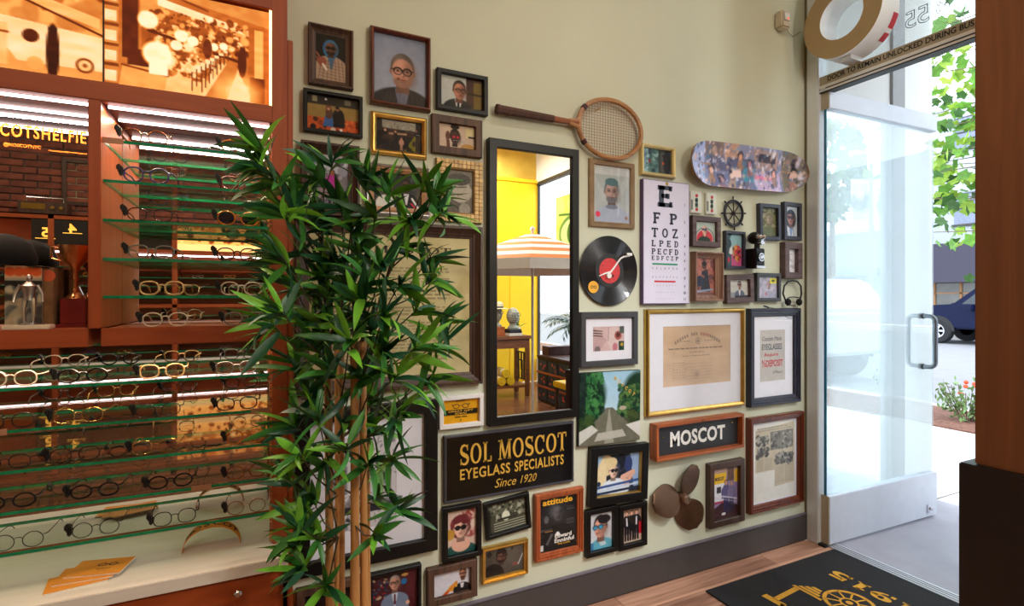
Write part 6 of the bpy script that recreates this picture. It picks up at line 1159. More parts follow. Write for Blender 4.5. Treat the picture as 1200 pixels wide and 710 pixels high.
# ------------------------------------------------------------------ bamboo
ROOT = Vector((.20, -.52, 0))
bam = thing('bamboo_plant', ROOT, 'tall leafy artificial bamboo with tan canes in front of the gallery wall', 'plant')
M_cane = mat('bamboo_cane', (186, 132, 78), .4, vary=.22, aniso=(30, 30, 3), scale=2); M_twig = mat('bamboo_twig', (66, 56, 34), .6, vary=.2)
M_leaf = [mat('bamboo_leaf_backlit', (112, 178, 52), .35, vary=.2, scale=25, per_obj=.25), mat('bamboo_leaf_mid', (58, 122, 48), .38, vary=.25, scale=25, per_obj=.3), mat('bamboo_leaf_dark', (28, 78, 46), .4, vary=.25, scale=25, per_obj=.3)]  # first green has back light painted into it
MB().lathe([(.0, .002), (.15, .002), (.17, .2), (.185, .21), (.18, .225), (.16, .21), (.15, .19), (0, .19)], 28).build('pot', mat('pot_black', (34, 30, 28), .5), bam, smooth=True)
def L3(p): return Vector(p)-ROOT
tops = []
for (u, ub, t, r, ut, vt) in ((384, 387, 1.36, .0105, 374, 215), (400, 401, 1.40, .0075, 405, 190), (416, 416, 1.34, .0115, 412, 240), (425, 427, 1.36, .0095, 436, 230), (395, 396, 1.5, .008, 360, 260), (430, 431, 1.52, .008, 470, 270)):
    b0 = at(ub, 709, t); b1 = at(u, 400, t); tp = at(ut, vt, t+.02); d_ = (b0-b1); b00 = b0+d_*((b0.z-.2)/max(1e-3, (b1.z-b0.z)))
    m_ = MB(); P = [L3(b00), L3(b0), L3(b1), L3(tp)]
    pts = []; rs = []
    for i in range(3):
        for k in range(5):
            q = k/5; pts.append(P[i].lerp(P[i+1], q)); rs.append(r*(1.0 if k else 1.14)*(1-.18*(i == 2)*q))
    m_.tube(pts[:11], rs[:11], 10); m_.build('cane', M_cane, bam, smooth=True); MB().tube([pts[10]]+pts[11:], [rs[10]*.55]+[q_*.5 for q_ in rs[11:]], 8).build('stem', M_twig, bam, smooth=True); tops.append((b1, tp))
leafm = []
for mi_, m_ in enumerate(M_leaf):
    for bend in (.1, .5, .95):
        for L_ in (.09, .122):
            V = []; n = 7; wd = .0102*(L_/.11)**.5
            for i in range(n+1):
                t = i/n; q = bend*t; x = L_*t if bend < .01 else L_*math.sin(q)/bend; z = 0 if bend < .01 else -L_*(1-math.cos(q))/bend
                w = wd*(math.sin(math.pi*min(1, t*.94+.05))**.75)*(1.15-.5*t) if t < 1 else .0002
                V += [(x, w, z+.25*w), (x, 0, z-.1*w), (x, -w, z+.25*w)]
            F = []
            for i in range(n): a = 3*i; F += [(a, a+1, a+4, a+3), (a+1, a+2, a+5, a+4)]
            me = MB().add(V, F).mesh('leaf', m_, smooth='all'); leafm.append((mi_, me))
SPR = [(300,188,-1),(318,205,-.6),(335,222,-.4),(303,172,-.8),(392,186,0),(380,205,-.2),(368,225,-.3),(348,250,-.4),(330,245,-.7),(428,212,.2),(455,222,.3),(500,210,.6),(512,225,.7),(440,250,.1),(480,255,.4),(520,245,.8),(390,262,0),(352,290,-.4),(330,300,-.6),(420,288,.1),(468,288,.3),(505,300,.6),(380,318,-.1),(430,326,.1),(470,330,.4),(510,325,.7),(345,335,-.5),(330,365,-.8),(400,355,0),(365,368,-.3),(318,378,-.9),(450,366,.2),(490,362,.5),(520,372,.7),(410,396,0),(372,408,-.3),(345,425,-.5),(450,408,.2),(490,405,.5),(522,402,.8),(390,436,-.1),(424,440,.1),(468,438,.4),(505,440,.7),(362,458,-.3),(440,466,.2),(480,470,.6),(345,496,-.5),(372,486,-.2),(402,494,0),(436,500,.3),(470,486,.6),(350,530,-.6),(378,534,-.2),(432,540,.2),(462,538,.6),(336,560,-.7),(366,585,-.3),(446,585,.3),(470,600,.5),(350,618,-.5),(372,632,-.1),(440,628,.3),(352,668,-.5),(380,692,.1),(346,640,-.5),(408,520,0),(412,335,0),(395,300,0),(448,310,.2),(400,240,0),(412,265,.1),(385,345,-.1),(404,318,0),(425,350,.1),(395,382,0),(378,380,-.2),(436,385,.2)]
leaves = []; tw = MB()
for (u, v_, dx) in SPR:
    t = RNG.uniform(1.22, 1.5) if abs(dx) < .65 else RNG.uniform(1.3, 1.45)
    t = 1.17 if u < 335 and v_ < 400 else (min(t, 1.33) if u < 400 else t)
    C_ = at(u, v_, t); b1, tp = min(tops, key=lambda q: abs((q[0].lerp(q[1], .5)-C_).x))
    zz = C_.z-RNG.uniform(.08, .2); base = b1.lerp(tp, max(-1.2, min(1, (zz-b1.z)/(tp.z-b1.z)))); md = base.lerp(C_, .55)+Vector((0, 0, -.015))
    tw.tube([L3(base), L3(md), L3(C_)], [.0026, .002, .0013], 5)
    rightv = Vector((FY, -FX, 0)); out = rightv*dx*1.0+Vector((0, 0, .5))+Vector((FX, FY, 0))*RNG.uniform(-.8, .1)
    nl = RNG.randint(11, 16)
    for k in range(nl):
        d = (out.normalized()*.75+Vector(RNG.normal(0, .62, 3))).normalized()
        bright = RNG.uniform() < (.36 if (abs(dx) > .3 or v_ < 230) else .2)  # painted back-lit tone, likelier on outer and top sprays
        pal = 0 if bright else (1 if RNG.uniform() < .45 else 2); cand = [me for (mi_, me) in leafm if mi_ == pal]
        q = d.to_track_quat('X', 'Z'); E_ = q.to_matrix().to_4x4() @ Matrix.Rotation(RNG.uniform(-1.4, 1.4), 4, 'X')
        s = RNG.uniform(.75, 1.15); o0 = L3(C_)+(L3(md)-L3(C_))*RNG.uniform(0, .35); leaves.append((t+(d.dot(Vector((FX, FY, 0))))*.05, Matrix.Translation(o0) @ E_ @ Matrix.Scale(s, 4), cand[RNG.randint(len(cand))]))
tw.build('twigs', M_twig, bam)['kind'] = 'stuff'
leaves.sort(key=lambda q: q[0])
for (_, M_, me) in leaves[:300]:
    o = bpy.data.objects.new('leaf', me); COL.objects.link(o); o.parent = bam; o.matrix_local = M_
for mi_ in range(3):
    mb = MB()
    for (_, M_, me) in leaves[300:]:
        if me.materials[0] == M_leaf[mi_]: mb.add([M_ @ v.co for v in me.vertices], [tuple(p.vertices) for p in me.polygons])
    if mb.v: mb.build('foliage', M_leaf[mi_], bam, smooth='all')['kind'] = 'stuff'
# ------------------------------------------------------------------ opposite side of the shop, seen only in the mirrors
oc = thing('display_case', (-.6, BACKY, 0), 'cherry display case with lit panels across the shop, seen in the case mirrors', 'display case')
OX0, OX1 = -2.4, 2.2; yo = .30
for x in (OX0, -1.34, -.28, .78, 1.5): boxp('post', (x, .0, 0), (x+.05, yo, 2.16), M_cab, oc)
for z0, z1 in ((2.11, 2.16), (1.79, 1.84), (1.19, 1.23), (.0, .08)): boxp('rail', (OX0, yo-.03, z0), (1.55, yo, z1), M_cabx, oc)
boxp('top', (OX0, 0, 2.145), (1.55, yo, 2.16), M_cabx, oc); boxp('worktop', (OX0, 0, .575), (1.55, yo+.08, .606), mat('whitewashed_oak', (222, 214, 204)), oc)
boxp('back_panel', (OX0, 0, 0), (1.55, .02, 2.12), M_cabx, oc, 0)
M_lito = print_mat('back_lit_print_far', emit=1.2)
def lbO(seed):
    def f(c):
        c.fill((170,)*3, (205,)*3); c.specks(60, [(60,)*3, (220,)*3, (120,)*3, (40,)*3], r=(.03, .12)); c.rect(0, .7, 1, 1, (215,)*3); c.amber()
    return f
for k, x in enumerate((-2.35, -1.29, -.23, .83)):
    w = 1.0 if x < .8 else .66
    if k == 0: w = .45
    c = Canvas(w, .27, 90); lbO(k)(c); c.P *= (1, .1, 1, .12)[k]; o = print_mesh('photo_panel', c, w, .27, 0, M_lito, oc, fn=lambda a, b, x=x, w=w: (x+w/2+a, yo-.012, 1.975+b))
    w = 1.0 if x < .8 else .66
    boxp('led_strip', (x, yo-.06, 1.772), (x+w, yo-.04, 1.788), M_led, oc, 0)
    for z in (.70, .80, .90, 1.0, 1.1, 1.33, 1.43, 1.53, 1.63): o = boxp('glass_shelf', (x, .05, z-.006), (x+w, yo-.03, z), M_glassedge, oc, 0)
ORD9 = ['lowest', 'second lowest', 'third lowest', 'fourth lowest', 'fifth lowest', 'fourth highest', 'third highest', 'second highest', 'highest']; ORD6 = ['first', 'second', 'third', 'fourth', 'fifth', 'sixth', 'seventh']
L = MB(); fo = lambda a, b: (-a, yo-.004, b)
bd = MB(); bd.box((-1.47, yo-.01, 1.86), (-1.02, yo-.006, 2.1)); bd.build('number_board', mat('board_black', (26, 18, 14), .5), oc)
text_into(L, '4', fo, 1.14, 2.02, h=.1, bold=.03); text_into(L, '5', fo, 1.36, 1.97, h=.1, bold=.03); L.box((-1.44, yo-.006, 1.905), (-1.28, yo-.003, 1.912)); L.box((-1.22, yo-.006, 1.968), (-1.06, yo-.003, 1.975)); L.build('lettering', mat('lit_orange', (250, 180, 70), .5, emit=1.2), oc)
for k in range(9):
    z = (.70, .80, .90, 1.0, 1.1, 1.33, 1.43, 1.53, 1.63)[k]
    for i in range(7):
        x = -2.2+i*.5+RNG.uniform(-.08, .08)
        if any(abs(x-q-.025) < .13 for q in (-1.34, -.28, .78)): x += .2
        s = list(SPEC)[RNG.randint(len(SPEC))]; sp = SPEC[s]; kk = 'one'+s
        if kk not in _gl:
            rx, rz_, r = sp['rx'], sp['rz'], sp['r']*1.3; g = rx+.0085; z0 = rz_+r; F_ = MB()
            for q in (-1, 1):
                F_.tube([(q*g+a, 0, z0+b) for a, b in rimpts(rx, rz_, sp['e'], 12)], r, 4, closed=True); F_.tube([(q*(g+rx), 0, z0+.008), (q*(g+rx+.006), -.12, z0+.008)], r, 4)
            F_.tube([(-.01, 0, z0+.006), (.01, 0, z0+.006)], r, 4); _gl[kk] = F_.mesh('eyeglasses', sp['m'], True)
        o = bpy.data.objects.new('eyeglasses', _gl[kk]); COL.objects.link(o); o.location = (-.6+x, BACKY+yo-.06, z+.0004)
        tag(o, f'{NAMES[s]} glasses, {ORD6[i]} on the {ORD9[k]} shelf of the far display case', 'eyeglasses', 'eyeglasses across the shop seen in the mirrors')
bxp = thing('speaker_box', (-2.6, BACKY+.15, 2.161), 'black box speaker on top of the far display case, seen reflected', 'speaker'); boxp('cabinet', (-.12, -.1, 0), (.12, .1, .24), M_black, bxp, .004); MB().lathe([(0, .104), (.05, .1), (.07, .106), (.075, .1)], 20, Matrix.Translation((0, 0, .11)) @ Matrix.Rotation(-math.pi/2, 4, 'X')).build('cone', M_blk, bxp)
rd = thing('radio', (-2.0, BACKY+.15, 2.161), 'low dark vintage radio on top of the far display case, seen reflected', 'radio'); boxp('cabinet', (-.2, -.08, 0), (.2, .08, .13), M_dkbrown, rd, .006); boxp('dial', (-.17, .08, .05), (.02, .085, .11), M_brass, rd, .001); MB().tube([(-.15, 0, .13), (-.15, 0, .18), (.15, 0, .18), (.15, 0, .13)], .006, 6).build('handle', M_chrome, rd)
for x in (.08, .15): MB().lathe([(.018, .08), (.018, .095), (0, .097)], 12, Matrix.Translation((x, 0, .07)) @ Matrix.Rotation(-math.pi/2, 4, 'X')).build('knob', M_brass, rd)
jr = thing('glass_jar', (-2.95, BACKY+.15, 2.161), 'pale glass jar lamp on top of the far display case, seen reflected', 'jar'); MB().lathe([(.06, 0), (.1, .03), (.11, .12), (.08, .2), (.05, .23), (.05, .25)], 20).build('jar_body', mat('pale_jar', (190, 180, 160), .2), jr, smooth=True); MB().lathe([(.055, .25), (.055, .28), (0, .285)], 16).build('lid', M_brass, jr)
pf_ = thing('picture_frame', (-1.72, BACKY, 2.55), 'dark frame on the brick wall across the shop, seen reflected', 'picture frame', None, (0, 0, math.pi)); ringmesh(MB(), .36, .5, prof('flat', .04, .03, .006)).build('frame', M_dkbrown, pf_); cv = Canvas(.28, .42, 100); cv.fill((120, 112, 90)); cv.specks(30, [(160, 150, 120), (60, 60, 56)], r=(.03, .1)); print_mesh('photograph', cv, .28, .42, -.006, M_printmatte, pf_)

# parasol
pa = mirp(624, 273, 5.2); PX, PY, PZ = pa.x, pa.y, pa.z; rimz = mirp(624, 309, 5.2).z; PR = .86
um = thing('parasol', (PX, PY, 0), 'orange and white striped parasol reflected in the wall mirror', 'parasol')
M_can = [mat('canopy_orange', (222, 130, 40), .8, vary=.04), mat('canopy_white', (240, 238, 232), .8, vary=.03)]
cn = MB(); N8 = 8; nr = 9; q0 = math.atan2(CAMY*-1+2*MIRY-PY, 0-PX)
q0 = math.atan2(0-PY, .9-PX)
ring_ = lambda i, k: (PR*i/nr*math.cos(q0+2*math.pi*k/N8), PR*i/nr*math.sin(q0+2*math.pi*k/N8), PZ-(PZ-rimz)*(i/nr)**1.15)
for k in range(N8):
    for i in range(nr):
        a, b, c, d = ring_(i, k), ring_(i, k+1), ring_(i+1, k+1), ring_(i+1, k); cn.add([a, b, c, d] if i else [a, c, d], [(0, 1, 2, 3)] if i else [(0, 1, 2)], i % 2)
    a, b = ring_(nr, k), ring_(nr, k+1); cn.add([a, b, (b[0]*1.005, b[1]*1.005, b[2]-.09), (a[0]*1.005, a[1]*1.005, a[2]-.09)], [(0, 1, 2, 3)], 1)
cn.build('canopy', M_can, um)
MB().tube([(0, 0, .08), (0, 0, PZ+.03)], .013, 10).build('pole', mat('pole_white', (220, 220, 220), .4), um); MB().lathe([(.24, 0), (.24, .04), (.05, .08), (.03, .16), (0, .16)], 24).build('base', mat('base_grey', (150, 150, 150), .6), um)
MB().sphere((0, 0, PZ+.04), .025, 10).build('finial', M_white, um)
for k in range(N8):
    a = ring_(nr, k); MB().tube([(0, 0, PZ-.03), (a[0]*.5, a[1]*.5, ring_(nr*.5, k)[2]-.02), (a[0]*.99, a[1]*.99, a[2]-.015)], .008, 5).build('rib', M_white, um)
# console table
tz = .80; T1 = mirp(624, 400, 7.0); tb = thing('console_table', (T1.x, T1.y, 0), 'brown console table with fretwork end reflected in the wall mirror', 'table')
M_tab = wood('console_wood', (104, 60, 34), (140, 86, 52), 'x')
boxp('tabletop', (-1.0, -.42, tz-.04), (.0, 0, tz), M_tab, tb); boxp('apron', (-.97, -.40, tz-.16), (-.03, -.02, tz-.04), M_tab, tb)
for x in (-.97, -.08):
    for y in (-.40, -.07): boxp('leg', (x, y, 0), (x+.05, y+.05, tz-.16), M_tab, tb)
boxp('stretcher', (-.97, -.39, .12), (-.03, -.03, .15), M_tab, tb)
fr = MB()
for (a0, a1, z0, z1) in ((-.35, -.07, .56, .575), (-.35, -.07, .2, .215), (-.3, -.285, .2, .575), (-.14, -.125, .2, .575), (-.3, -.2, .45, .465), (-.22, -.125, .33, .345), (-.22, -.205, .33, .575), (-.2, -.185, .2, .465)): fr.box((-.07, a0, z0), (-.05, a1, z1))
fr.build('fretwork', M_dkbrown, tb)
def towel(x, y, z, lab):
    t = thing('rolled_towel', (T1.x+x, T1.y+y, z), lab, 'towel', 'striped towels under the console table'); m_ = MB()
    for k in range(6): m_.lathe([(.055, -.15+k*.05), (.058, -.145+k*.05), (.058, -.105+k*.05), (.055, -.1+k*.05)], 14, Matrix.Rotation(math.pi/2, 4, 'X'), k % 2)
    m_.build('roll', [mat('towel_yellow', (236, 196, 30), .9), mat('towel_white', (236, 234, 226), .9)], t)
towel(-.42, -.2, .209, 'yellow and white rolled towel, lower left of the pile under the console table'); towel(-.29, -.2, .209, 'yellow and white rolled towel, lower right of the pile under the console table'); towel(-.355, -.2, .311, 'yellow and white rolled towel on top of the pile under the console table')
def bust(x, y, z, label, hat, striped):
    b = thing('mannequin_head', (T1.x+x, T1.y+y, z), label, 'mannequin head'); M_h = mat('bust_striped' if striped else 'bust_pale', (150, 150, 140) if striped else (170, 166, 150), .4, vary=.8 if striped else .1, scale=1 if striped else 20, aniso=(4, 4, 130) if striped else None)
    MB().lathe([(.075, 0), (.075, .02), (.045, .05), (.05, .09)], 18).build('neck', M_h, b, smooth=True); MB().sphere((0, 0, .17), .1, 18, sc=(.85, 1, 1.15)).build('head', M_h, b, smooth=True)
    MB().sphere((.0, .1, .16), .018, 8, sc=(.8, 1, 1.6)).build('nose', M_h, b, smooth=True)
    if hat: MB().lathe([(.17, .235), (.175, .24), (.1, .25), (.095, .31), (.07, .335), (0, .33)], 24).build('hat', mat('straw_hat', (214, 200, 168), .9), b, smooth=True); MB().lathe([(.101, .25), (.1, .27)], 24).build('hat_band', M_blk, b)
    F_ = MB()
    for s in (-1, 1): F_.tube([(s*.036+.028*math.cos(q), .1, .19+.024*math.sin(q)) for q in np.linspace(0, 2*math.pi, 13)[:-1]], .003, 5, closed=True)
    F_.build('eyeglasses', blk, b)
def book(x, y, z, w, d, h, col, lab):
    t = thing('book', (T1.x+x, T1.y+y, z), lab, 'book', 'books on the console table'); boxp('cover', (-w/2, -d/2, 0), (w/2, d/2, h), mat('book_'+lab.split()[0], col, .6), t, .002); boxp('pages', (-w/2+.004, -d/2-.001, .005), (w/2+.001, d/2-.006, h-.005), M_paper, t, 0)
bxw = thing('wooden_box', (T1.x-.41, T1.y-.27, tz+.0004), 'light wooden box under the hatted mannequin head', 'box'); boxp('box_body', (-.085, -.1, 0), (.085, .1, .1), M_pine, bxw); boxp('box_lid', (-.088, -.105, .1), (.088, .105, .115), M_pine, bxw)
bust(-.41, -.27, tz+.116, 'pale mannequin head wearing a straw hat on the console table', True, False)
book(-.22, -.14, tz+.0004, .19, .19, .035, (220, 216, 206), 'white book lowest in the stack under the striped head'); book(-.22, -.14, tz+.036, .18, .18, .03, (30, 30, 34), 'black book in the middle of the stack under the striped head'); book(-.22, -.14, tz+.0667, .17, .17, .02, (60, 60, 66), 'grey book on top of the stack under the striped head')
bust(-.22, -.14, tz+.0874, 'zebra striped mannequin head with glasses on stacked books', False, True)
ppot = thing('potted_plant', (T1.x-.07, T1.y-.34, tz+.0004), 'small leafy green plant in white pot on the console table', 'plant'); MB().lathe([(.045, 0), (.06, .1), (.055, .1), (.05, .085), (0, .085)], 18).build('pot', M_white, ppot, smooth=True)
M_gl = mat('pothos_leaf', (50, 140, 50), .4, vary=.2); m_ = MB()
for i in range(12):
    q = i*2.4; e = .5+.4*(i % 3); d = Vector((math.cos(q)*math.cos(e), math.sin(q)*math.cos(e), math.sin(e))); b0 = Vector((0, 0, .09)); p = b0+d*(.07+.02*(i % 4)); s_ = d.cross(Vector((0, 0, 1))).normalized()*.03
    MB().add([b0+d*.03, p+s_-Vector((0, 0, .01)), p+d*.06-Vector((0, 0, .02)), p-s_-Vector((0, 0, .01))], [(0, 1, 2, 3)]).build('leaf', M_gl, ppot); m_.tube([b0-Vector((0, 0, .02)), b0+d*.035], .002, 4)
m_.build('stems', M_gl, ppot)
# floral trunk
tk = thing('floral_trunk', (3.21, -4.08, 0), 'dark trunk with blue floral panels and brown slats reflected in the wall mirror', 'trunk', None, (0, 0, math.pi/2))
M_flo = mat('floral_paper', (52, 66, 78), .6, vary=.5, scale=22); boxp('body', (0, -.45, .0), (.78, 0, .55), mat('trunk_black', (36, 28, 26), .5), tk, .004)
for z in (.03, .205, .38):
    for x in (.03, .28, .53): boxp('panel', (x, -.005, z), (x+.22, .008, z+.14), M_flo, tk, .002); o = MB(); [o.sphere((x+RNG.uniform(.04, .19), .009, z+RNG.uniform(.03, .11)), .016, 8, sc=(1, .15, 1)) for _ in range(4)]; o.build('flowers', mat('flower_red', (206, 84, 60), .6), tk)
for z in (.177, .352): boxp('slat', (-.005, -.01, z), (.785, .016, z+.024), M_pine, tk)
boxp('lid', (-.01, -.46, .55), (.79, .012, .578), mat('trunk_leather', (76, 44, 40), .5, vary=.2), tk, .006); boxp('high_box', (.02, -.42, .578), (.2, -.05, .69), mat('trunk_leather', (76, 44, 40), .5), tk, .006)
# palm in a clay pot
pm = thing('potted_palm', (3.5, -3.46, .5785), 'dark green palm in a clay pot reflected at right of the wall mirror', 'plant')
MB().lathe([(.0, .0), (.085, .0), (.11, .33), (.125, .34), (.125, .37), (.1, .37), (.095, .31), (0, .31)], 24).build('pot', mat('terracotta', (176, 96, 54), .7, vary=.1), pm, smooth=True)
M_palm = mat('palm_green', (24, 66, 38), .45, vary=.3)
for i in range(17):
    q = i*2.399; L_ = .40+.07*(i % 3); up = .95-.035*i; m_ = MB(); P = []
    for k in range(9): t = k/8; P.append(Vector((math.cos(q)*L_*t, math.sin(q)*L_*t, +.32+up*.62*t-.34*t*t)))
    m_.tube(P, [.006*(1-.8*k/8)+.001 for k in range(9)], 5)
    for k in range(2, 9):
        d = (P[min(k+1, 8)]-P[k-1]).normalized(); sd_ = d.cross(Vector((0, 0, 1))).normalized()
        for s in (-1, 1):
            for w_ in (0, .5):
                b0 = P[k]-d*.04*w_; ll = .15*(1-.4*k/8); e0 = b0+sd_*s*ll*.8+d*ll*.6-Vector((0, 0, .06)); m_.add([b0, b0.lerp(e0, .5)+d*.009, e0, b0.lerp(e0, .5)-d*.009], [(0, 1, 2, 3)])
    m_.build('frond', M_palm, pm)
C2 = mirp(673, 466, 5.3); yst = thing('yellow_stool', (C2.x, C2.y, 0), 'small stool with yellow seat at the right edge of the wall mirror', 'stool'); boxp('seat', (-.16, -.16, .4), (.16, .16, .46), M_yel, yst, .01)
for x in (-.14, .11):
    for y in (-.14, .11): boxp('leg', (x, y, 0), (x+.03, y+.03, .4), M_dkbrown, yst)
# painted eye poster hung in the window
po = thing('eye_poster', (FACX-.04, -4.3, 2.2), 'yellow green poster of a painted eye in the shop window, reflected', 'poster'); cv = Canvas(1.0, 1.1, 110); cv.fill((196, 216, 90), (180, 206, 100)); cv.specks(40, [(214, 226, 130), (160, 190, 80)], r=(.04, .12)); cv.ell(.5, .5, .4, .24, (90, 130, 60)); cv.ell(.5, .5, .36, .19, (210, 226, 150)); cv.e(.5, .5, .17, (70, 110, 50)); cv.e(.5, .5, .08, (24, 40, 24)); cv.e(.46, .45, .03, (230, 240, 220)); cv.line(.1, .3, .9, .24, .03, (80, 116, 50)); cv.line(.15, .78, .85, .8, .02, (110, 146, 70))
print_mesh('print', cv, 1.0, 1.1, 0, M_printmatte, po, fn=lambda a, b: (-.0105, -a, b)); boxp('board', (-.01, -.5, -.55), (.0, .5, .55), M_white, po, 0); MB().tube([(-.004, -.4, .55), (-.004, -.4, .86)], .002, 4).build('cord', M_blk, po); MB().tube([(-.004, .4, .55), (-.004, .4, .86)], .002, 4).build('cord', M_blk, po)

# ------------------------------------------------------------------ street
slab('ground_sidewalk', (FACX+.02, -25, -.2), (6.2, 45, -.004), M_side)
for k in range(-2, 8): slab('trim_joint', (FACX+.02, -3+k*1.5, -.0045), (6.2, -2.99+k*1.5, -.0035), M_base)
slab('ground_planting', (6.2, -25, -.2), (7.3, 45, .012), mat('bark_mulch', (112, 74, 60), .95, vary=.45, scale=30, bump=.6, bump_scale=60)); slab('kerb', (7.3, -25, -.2), (7.48, 45, .01), M_side)
slab('road', (7.48, -40, -.3), (21.5, 80, -.12), M_road); slab('ground_far_sidewalk', (21.5, -40, -.3), (25.9, 80, 0), M_side)
def car(name, loc, rz, label, col, prof_body, cabin, wheels, L_, wd, cat='car', glass_c=(40, 46, 56), hubs=(200, 200, 206)):
    """side view outline (along x = forward, z up), extruded across; cabin = list of window outlines"""
    o = thing(name, loc, label, cat, None, (0, 0, rz)); M_c = mat(name+'_paint', col, .5, vary=.03, spec=.2); M_g = mat('car_window', glass_c, .08, vary=.1)
    b = MB(); b.prism(prof_body, lambda a, z, d: (a, d, z), -wd/2, wd/2); b.build('body', M_c, o, bevel=.05)
    for P in cabin:
        for s in (-1, 1): MB().prism(P, lambda a, z, d: (a, d, z), s*(wd/2-.02), s*(wd/2+.004)).build('window', M_g, o)
    for x in wheels:
        for s in (-1, 1):
            M_ = Matrix.Translation((x, s*(wd/2-.1), .39)) @ Matrix.Rotation(-s*math.pi/2, 4, 'X')
            w_ = MB().lathe([(.22, .13), (.36, .13), (.39, .10), (.39, -.1), (.2, -.1)], 28, M_, cap=False).build('wheel', mat('tyre', (30, 30, 32), .8), o, smooth=True); w_['label'] = 'black tyre with bright spoked rim'
            h_ = MB(); h_.lathe([(.19, .125), (.25, .128), (.25, .11), (.2, .1)], 28, M_, cap=False); h_.lathe([(0, .135), (.06, .132), (.07, .11)], 14, M_, cap=False)
            for k in range(6):
                q = k*math.pi/3; h_.add([M_ @ Vector(p) for p in ((.05*math.cos(q-.6), .05*math.sin(q-.6), .125), (.22*math.cos(q-.13), .22*math.sin(q-.13), .12), (.22*math.cos(q+.13), .22*math.sin(q+.13), .12), (.05*math.cos(q+.6), .05*math.sin(q+.6), .125))], [(0, 1, 2, 3)])
            h_.build('rim', mat('alloy_rim', hubs, .3, metal=.6), w_); MB().lathe([(.0, .1), (.24, .1)], 20, M_).build('brake_disc', M_blk, w_)
            MB().add([(x+.47*math.cos(q)*k, s*(wd/2+.006), .39+.47*math.sin(q)*k) for k in (1, .84) for q in np.linspace(0, math.pi, 13)], [(i, i+1, i+14, i+13) for i in range(12)]).build('wheel_arch', M_blk, o)
    for s in (-1, 1): MB().box((L_*.0+cabin[0][0][0]-.35, s*(wd/2+.02)-.02*s, 1.02), (cabin[0][0][0]-.2, s*(wd/2+.2), 1.2)).build('mirror', M_c, o, bevel=.03)
    for s in (-1, 1): boxp('headlamp', (prof_body[0][0]-.15, s*(wd/2-.25)-.15, .72), (prof_body[0][0]+.01, s*(wd/2-.25)+.15, .86), M_white, o, .01)
    return o
car('pickup_truck', (20.0, 6.05, -.12), math.pi/2, 'dark blue pickup truck parked across the street beside the doorway', (5, 15, 52), [(2.1, .45), (2.15, .95), (2.0, 1.13), (.75, 1.22), (-.05, 1.88), (-1.5, 1.9), (-1.75, 1.2), (-3.4, 1.2), (-3.4, .5)], [[(.5, 1.22), (-.08, 1.76), (-.6, 1.78), (-.6, 1.22)], [(-.68, 1.22), (-.68, 1.78), (-1.42, 1.78), (-1.6, 1.22)]], (1.15, -2.45), 5.5, 1.95, 'truck')
car('suv', (8.75, 5.5, -.12), math.pi/2, 'white car parked at the near kerb behind the glass door', (190, 192, 196), [(2.3, .45), (2.32, .85), (2.1, 1.02), (1.05, 1.2), (.3, 1.72), (-1.7, 1.74), (-2.15, 1.2), (-2.2, .5)], [[(.85, 1.22), (.24, 1.62), (-.35, 1.64), (-.35, 1.22)], [(-.43, 1.22), (-.43, 1.64), (-1.2, 1.64), (-1.2, 1.22)], [(-1.28, 1.22), (-1.28, 1.64), (-1.6, 1.62), (-1.9, 1.22)]], (1.4, -1.35), 4.5, 1.85, 'car', (150, 160, 168))
# shop building across the street
bd = thing('street_building', (26, 6, 0), 'white building with dark awning and shop window across the street', 'building')
M_bw = mat('building_white', (172, 176, 182), .8, vary=.03, scale=1); boxp('wall', (0, -16, 0), (6, 6, 9.5), M_bw, bd, 0)
zA0, zA1 = onX(1117, 331, 25.4).z, onX(1117, 285, 25.4).z
boxp('awning', (-.9, -14, zA0), (0, 5.5, zA1), mat('awning_plum', (58, 54, 70), .7, vary=.06), bd, .01); boxp('plinth', (-.05, -14, 0), (0, 5.5, .55), mat('plinth_grey', (110, 100, 100), .8), bd, 0)
for y in (-12, -8.6, -5.2, -1.8, 1.6):
    w_ = boxp('window', (-.04, y, .6), (.0, y+3.0, zA0), mat('shop_pane', (86, 84, 80), .1, vary=.25, scale=2), bd, 0)
    for yy in (y, y+1.0, y+2.0, y+2.94): boxp('window_frame', (-.08, yy, .6), (-.03, yy+.09, zA0), mat('shop_frame', (150, 104, 60), .5), w_, 0)
    boxp('window_frame', (-.08, y, 1.45), (-.03, y+3, 1.5), mat('shop_frame', (150, 104, 60), .5), w_, 0)
for y in (-10, -7.4, -4.8, -2.1, .5, 3.15):
    for z in (4.3, 7.4):
        w_ = boxp('window', (-.03, y, z), (0, y+.75, z+1.3), mat('upper_pane', (120, 128, 150), .1), bd, 0); boxp('window_frame', (-.07, y-.08, z-.1), (-.01, y+.83, z), M_darkfr, w_, 0); boxp('window_frame', (-.06, y, z+.62), (-.02, y+.75, z+.68), M_darkfr, w_, 0)
b2 = thing('street_building', (26, 22, 0), 'long low white building seen through the glass door behind the lamp post', 'building'); boxp('wall', (0, -9.8, 0), (6, 20, 4.4), M_bw, b2, 0); boxp('parapet', (-.12, -9.8, 4.4), (6, 20, 4.65), M_white, b2, 0); boxp('awning', (-.8, -9.5, 2.3), (0, 10, 2.65), mat('awning_grey', (140, 146, 150), .7), b2, 0)
for y in (-8, -4, 0, 4): boxp('window', (-.03, y, .5), (0, y+2.6, 2.2), mat('upper_pane', (96, 104, 120), .1), b2, 0)
b3 = thing('street_building', (27, -28, 0), 'pale grey building further along the street to the right', 'building'); boxp('wall', (0, -16, 0), (6, 16, 8), M_bw, b3, 0)
for y in (-12, -7, -2, 3, 8): boxp('window', (-.03, y, 1), (0, y+2, 3), mat('upper_pane', (96, 104, 120), .1), b3, 0)
